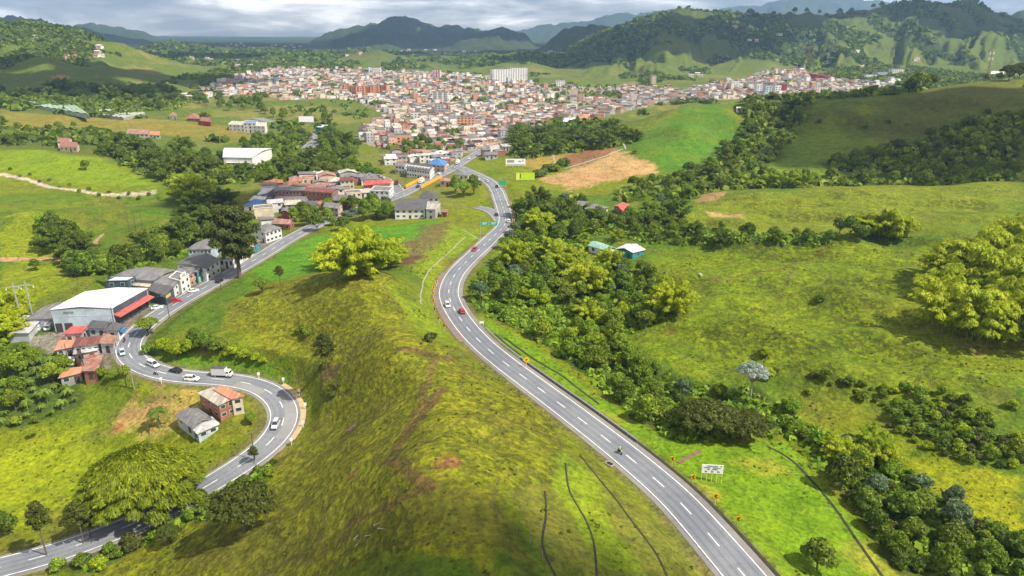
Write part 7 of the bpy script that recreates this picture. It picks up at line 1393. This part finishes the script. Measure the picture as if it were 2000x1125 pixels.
# kerbs, drains and channels
def ribbon(name, pix, w, m, dz=.12, label=None, cat=None, depth=.35, kind='structure', step=1.5):
    P = [hit(*p)[:2] for p in pix]; pts = []
    for a, b in zip(P[:-1], P[1:]):
        n = max(2, int(np.linalg.norm(b-a)/step))
        for t in np.linspace(0, 1, n, endpoint=False): pts.append(a*(1-t)+b*t)
    pts.append(P[-1]); pts = np.array(pts)
    for _ in range(5): pts[1:-1] = .25*pts[:-2]+.5*pts[1:-1]+.25*pts[2:]
    C = np.c_[pts, gz(pts[:, 0], pts[:, 1])]; mb = MB(); strip(mb, C, -w, w, dz, 0); strip(mb, C, w, w+.12, dz, 0, 0, -depth); strip(mb, C, -w-.12, -w, dz, 0, -depth, 0); o = mb.obj(name, [m]); tag(o, label, cat, kind=kind); return C
for s, w, m in [('1104,905 1107,940 1112,970 1135,995 1152,1030 1162,1070 1165,1125', .15, CONCD), ('1064,960 1068,1000 1063,1030 1055,1060 1062,1090 1085,1125', .15, CONCD), ('1132,888 1160,925 1195,965 1225,1005 1250,1040 1280,1075 1302,1125', .15, CONCD),
                ('1498,872 1530,885 1560,910 1600,955 1640,1005 1680,1065 1722,1125', .28, CONCD), ('985,660 1040,700 1100,735 1170,790', .3, CONCD), ('905,450 925,462 942,470', .22, CONC), ('908,463 880,490 855,512 838,528 826,548 821,575 822,595', .16, CONC),
                ('1325,905 1345,893 1368,880', .5, mat('soil_track', (.16, .11, .06), .95, .3, .5)), ('1103,329 1150,315 1190,302 1216,291', .8, CONC), ('1079,292 1081,308 1084,320', .6, CONC), ('1216,277 1222,291', .7, CONC)]: ribbon('drain_channel', pp(s), w, m)
def edge_strip(name, C, a, b, m, dz=.05, da=0, db=0): mb = MB(); strip(mb, C, a, b, dz, 0, da, db); tag(mb.obj(name, [m]), kind='structure')
i1 = near_road(CM, *hit(1255, 858)[:2])[0]; edge_strip('roadside_ditch', CM[:i1+30], -6.2, -5.35, CONCD, .04, -.15, 0); i2 = near_road(CM, *hit(960, 650)[:2])[0]; edge_strip('roadside_ditch', CM[i1+30:i2], -7.2, -6.3, CONCD, .03)
i3 = near_road(CM, *hit(868, 640)[:2])[0]; i4 = near_road(CM, *hit(875, 530)[:2])[0]; edge_strip('brown_shoulder', CM[i3-6:i4], 3.9, 6.2, mat('reddish_paving', (.17, .135, .12), .9, .2, .5), .02)
j1 = near_road(CL, *hit(585, 860)[:2])[0]; j2 = near_road(CL, *hit(540, 748)[:2])[0]; edge_strip('hairpin_kerb', CL[j1:j2], -6.2, -4.6, mat('sandy_concrete', (.38, .29, .17), .9, .2, .6), .05, .12, 0)
C = sub(CL, *(lambda s: (s[near_road(CL, *hit(548, 862)[:2])[0]], s[near_road(CL, *hit(560, 790)[:2])[0]]))(arc(CL))); edge_strip('asphalt_patch', C, -3.5, -.2, ASP2, .026)
C = sub(CL, *(lambda s: (s[near_road(CL, *hit(520, 763)[:2])[0]], s[near_road(CL, *hit(470, 746)[:2])[0]]))(arc(CL))); edge_strip('asphalt_patch', C, .2, 3.5, ASP2, .026)
# drain inlet box
h = hit(1191, 907); root = empty('drain_inlet', tuple(h), -.8); tag(root, 'square concrete drain inlet with dark opening beside the highway', 'drain'); b = MB(); b.box((0, 0, 0), (2.0, 1.4, .5)); b.obj('rim', [CONC], root); b = MB(); b.box((0, 0, .26), (1.5, .95, .06)); b.obj('opening', [BLKP], root)
# fences
def fence(label, pix, sp, hgt=1.2, m=WOOD, name='pasture_fence', jitter=.15):
    P = [hit(*p)[:2] for p in pix]; o0 = P[0]; z0 = float(gz(*o0)); root = empty(name, (*o0, z0)); tag(root, label, 'fence'); r = random.Random(int(o0[0]*7)); tops = []; posts = 0
    for a, b in zip(P[:-1], P[1:]):
        n = max(1, int(np.linalg.norm(b-a)/sp))
        for k in range(n):
            q = a+(b-a)*k/n; z = float(gz(*q)); x, y = q[0]-o0[0], q[1]-o0[1]; hh = hgt*r.uniform(.85, 1.15); lx, ly = r.uniform(-jitter, jitter), r.uniform(-jitter, jitter)
            if posts < 95: p = MB(); p.tube([(x, y, z-z0-.4), (x+lx, y+ly, z-z0+hh)], .075, 5); p.obj('post', [m], root)
            posts += 1; tops.append((x+lx, y+ly, z-z0+hh))
    w = MB()
    for k in (.9, .5): w.tube([(x, y, z-(1-k)*hgt) for x, y, z in tops], .011, 3)
    w.obj('wire', [mat('old_wire', (.10, .09, .07), .7, .1, 1)], root)
fence('crooked pasture fence along the right rim of the central hill', pp('985,765 1030,775 1050,800 1075,830 1097,870 1096,905 1080,930 1045,932 1010,925 975,945'), 2.6); fence('pasture fence running down the middle of the near hill', pp('975,945 968,965 960,990 975,1020 1010,1040 1060,1090 1075,1120'), 2.2); fence('fence posts on the bank beside the highway bend', pp('830,662 850,672 865,682 880,692 900,700 930,700'), 2.4)
fence('fence along the kerb behind the white vehicles', pp('262,752 300,754 350,760 385,764'), 3); fence('fence on the green bank above the hairpin', pp('500,706 545,720 590,750 615,790'), 3, .9); fence('fence running down from the crest of the central hill', pp('742,532 752,560 765,590 780,620 800,650'), 3); fence('white post fence along the meadow track on the left', pp('0,344 60,356 120,371 200,383 270,381'), 9, 1.3, WHP)
# small bushes beside the meadow track, hedges
for i in range(16): 
    t = i/15; plant_px('shrubdark', 20+t*290, 338+50*math.sin(t*1.7)+(2 if i % 2 else -6), .8, 'small round bush in the row along the meadow track', 'row of bushes along the meadow track')
for i in range(13): t = i/12; plant_px('shrubdark', 1048+t*58, 345-t*20+3*math.sin(i), 2.2, 'dark hedge bush between the billboards and the tan field', 'hedge by the billboards')
# dark advertising frame among the shacks (seen from behind)
h = hit(163, 716); root = empty('hoarding', tuple(h), -1.0); tag(root, 'dark leaning back of a large sign among the shacks', 'sign'); b = MB(); b.box((0, 0, 4.4), (7.5, .2, 4.6)); b.obj('panel', [mat('board_back_paint', (.07, .065, .06), .9, .3, 1)], root); b = MB()
for x in (-3, 0, 3): b.tube([(x, .15, -.5), (x, .15, 6.6)], .12, 5)
b.obj('frame', [DKP], root)
# cut logs and litter poles lying on the near slope
for i, (px, py, a, l) in enumerate([(738, 1025, .5, 1.6), (745, 1035, -.3, 1.5), (700, 1062, 1.2, 1.6), (720, 1048, .1, 1.3), (1165, 640, .2, 8), (695, 1052, .9, 1.2)]):
    h = hit(px, py); m = MB(); m.tube([(-l/2, 0, .15), (l/2, 0, .35)], [.05, .03], 5); tag(m.obj('bare_branch', [mat('dead_wood', (.36, .32, .26), .9, .15, 2)], None, False, tuple(h), a), ['pale bare branch uppermost on the near dark slope', 'pale bare branch just below the uppermost one', 'pale bare branch lowest on the near dark slope', 'short pale branch between the others', 'long fallen pale trunk in the highway wood', 'short pale branch left of the others'][i], 'branch')
# cattle
COW = mat('cow_hide', (.10, .06, .04), .9, .3, 1.5); COWW = mat('cow_hide_white', (.6, .58, .52), .9, .2, 1.5)
def cow_mesh(m):
    pts = [(-.75,0,1.0),(-.35,0,1.02),(.15,0,1.0),(.6,0,1.08),(.85,0,1.2),(1.05,0,1.12),(1.3,0,.95),(-.72,.2,.75),(-.80,.2,.42),(-.74,.2,.05),(-.72,-.2,.75),(-.80,-.2,.42),(-.74,-.2,.05),(.55,.2,.75),(.57,.2,.4),(.55,.2,.05),(.55,-.2,.75),(.57,-.2,.4),(.55,-.2,.05),(-1.0,0,.95),(-1.06,0,.45),(1.02,.2,1.24),(1.02,-.2,1.24)]
    ed = [(2,1),(1,0),(2,3),(3,4),(4,5),(5,6),(0,7),(7,8),(8,9),(0,10),(10,11),(11,12),(3,13),(13,14),(14,15),(3,16),(16,17),(17,18),(0,19),(19,20),(5,21),(5,22)]
    rad = [.27,.33,.34,.30,.18,.15,.09,.13,.07,.06,.13,.07,.06,.11,.07,.06,.11,.07,.06,.05,.03,.05,.05]; return skin_person('cow', [pts[2]]+[pts[0], pts[1]]+pts[3:], [tuple({0: 1, 1: 2, 2: 0}.get(k, k) for k in e) for e in ed], [rad[2], rad[0], rad[1]]+rad[3:], [m])
cm, cw = cow_mesh(COW), cow_mesh(COWW)
for i, (px, py, a, m) in enumerate([(681, 847, .3, cm), (689, 840, .6, cm)]): h = hit(px, py); tag(link('cow', m, None, (h[0], h[1], h[2]-.05), a), ['dark cow, the left one of two grazing on the central hill', 'dark cow, the right one of two grazing on the central hill'][i], 'cow')
h = hit(1368, 540); tag(link('cow', cw, None, (h[0], h[1], h[2]-.05), 2.0), 'white cow alone at the end of the brown meadow track', 'cow')
# ---------------------------------------------------------------- unseen clouds overhead (outside the picture), placed to shade parts of the land
def shade_cloud(px, py, rx, ry, alt, seed, rot=0, H=None):
    h = hit(px, py) if H is None else at_y(px, py, H); k = (alt-h[2])/SDIR.z; c = np.array([h[0]+SDIR.x*k, h[1]+SDIR.y*k, alt]); r = np.random.default_rng(seed); mb = MB()
    for i in range(22):
        a = i*2.4; q = math.sqrt((i+.4)/22); x = math.cos(a)*rx*q; y = math.sin(a)*ry*q; s = min(rx, ry)*(.42-.16*q)*r.uniform(.8, 1.25); xr = x*math.cos(rot)-y*math.sin(rot); yr = x*math.sin(rot)+y*math.cos(rot)
        bm = bmesh.new(); bmesh.ops.create_icosphere(bm, subdivisions=3, radius=1)
        V = []
        for v in bm.verts:
            n_ = v.co.normalized(); d = 1+.30*(float(vnoise(np.array([n_.x*2.2+i*3.1]), np.array([n_.y*2.2+n_.z*1.7]), seed)[0])-.5)+.16*(float(vnoise(np.array([n_.x*5+i]), np.array([n_.y*5-n_.z*4]), seed+2)[0])-.5); V.append((xr+n_.x*s*d*1.1, yr+n_.y*s*d*1.1, n_.z*s*.42*d))
        mb.add(V, [tuple(v.index for v in f.verts) for f in bm.faces]); bm.free()
    o = mb.obj('shade_cloud', [mat('cloud_white', (.85, .85, .87), 1, .03, .01, spec=0)], None, True, tuple(c)); tag(o, kind='structure')
CA = 950
shade_cloud(860, 1125, 52, 17, CA, 1, .1); shade_cloud(1850, 240, 105, 120, CA, 3, .3); shade_cloud(445, 395, 36, 30, CA, 4, .5); shade_cloud(100, 165, 200, 100, CA, 6, .2)
for i, (px, Y, rx, ry) in enumerate([(800, 4800, 1400, 700), (1250, 2300, 420, 300), (1900, 2750, 520, 330), (1500, 2700, 230, 160), (600, 4200, 900, 500), (400, 2600, 600, 300), (1100, 3400, 600, 300), (200, 5000, 1200, 700), (250, 1350, 240, 150), (860, 3000, 420, 160)]): shade_cloud(px, Y, rx, ry, 1600, 30+i, .2, H=60)  # far clouds added and enlarged to darken the mountains
finish_labels()
bpy.context.view_layer.update()
def tell_apart():
    D = {}
    for o in S.objects:
        if o.parent is None and o.get('label') and o.get('kind') is None: D.setdefault(o['label'], []).append(o)
    for lb, L_ in D.items():
        n = len(L_); w = len(lb.split())
        if n < 2 or w > 15: continue
        L_.sort(key=lambda o: topix(*o.location)[0])
        for i, o in enumerate(L_):
            t = ', leftmost' if i == 0 else (', rightmost' if i == n-1 else (', middle' if n == 3 else (', %s from left' % ORD[min(i, 15)] if w <= 13 else '')))
            o['label'] = lb+t
tell_apart()
for o in S.objects:                          # keep every label within sixteen words
    lb = o.get('label')
    if lb:
        lb = lb.replace('the highway junction curve', 'the junction curve') if len(lb.split()) > 16 else lb
        for t in (', middle', 'far ', 'well ', 'just ', 'large ', 'small ', 'feathery '):
            if len(lb.split()) > 16: lb = lb.replace(t, '', 1)
        if lb != o['label']: o['label'] = lb
        if len(lb.split()) > 16: o['label'] = ' '.join(lb.replace(',', '').split()[:11]); print('LONG', o.name, lb)
# ---------------------------------------------------------------- air
def haze():
    mb = MB(); x, y0, y1, z0, z1 = 20500, -60, 11700, float(ZZ.min())-1, max(float(ZZ.max()), 100)+120
    mb.box((0, (y0+y1)/2, (z0+z1)/2), (2*x, y1-y0, z1-z0)); m = bpy.data.materials.new('haze_air'); m.use_nodes = True; nt = m.node_tree; nt.nodes.remove(nt.nodes['Principled BSDF'])
    v = N(nt, 'ShaderNodeVolumePrincipled'); v.inputs['Color'].default_value = (.33, .54, .90, 1); v.inputs['Density'].default_value = 7.5e-5; v.inputs['Anisotropy'].default_value = .2
    L(nt, v.outputs[0], nt.nodes['Material Output'].inputs['Volume']); tag(mb.obj('haze', [m]), 'thin bluish haze filling the air over the valley', 'haze', kind='stuff')
haze()
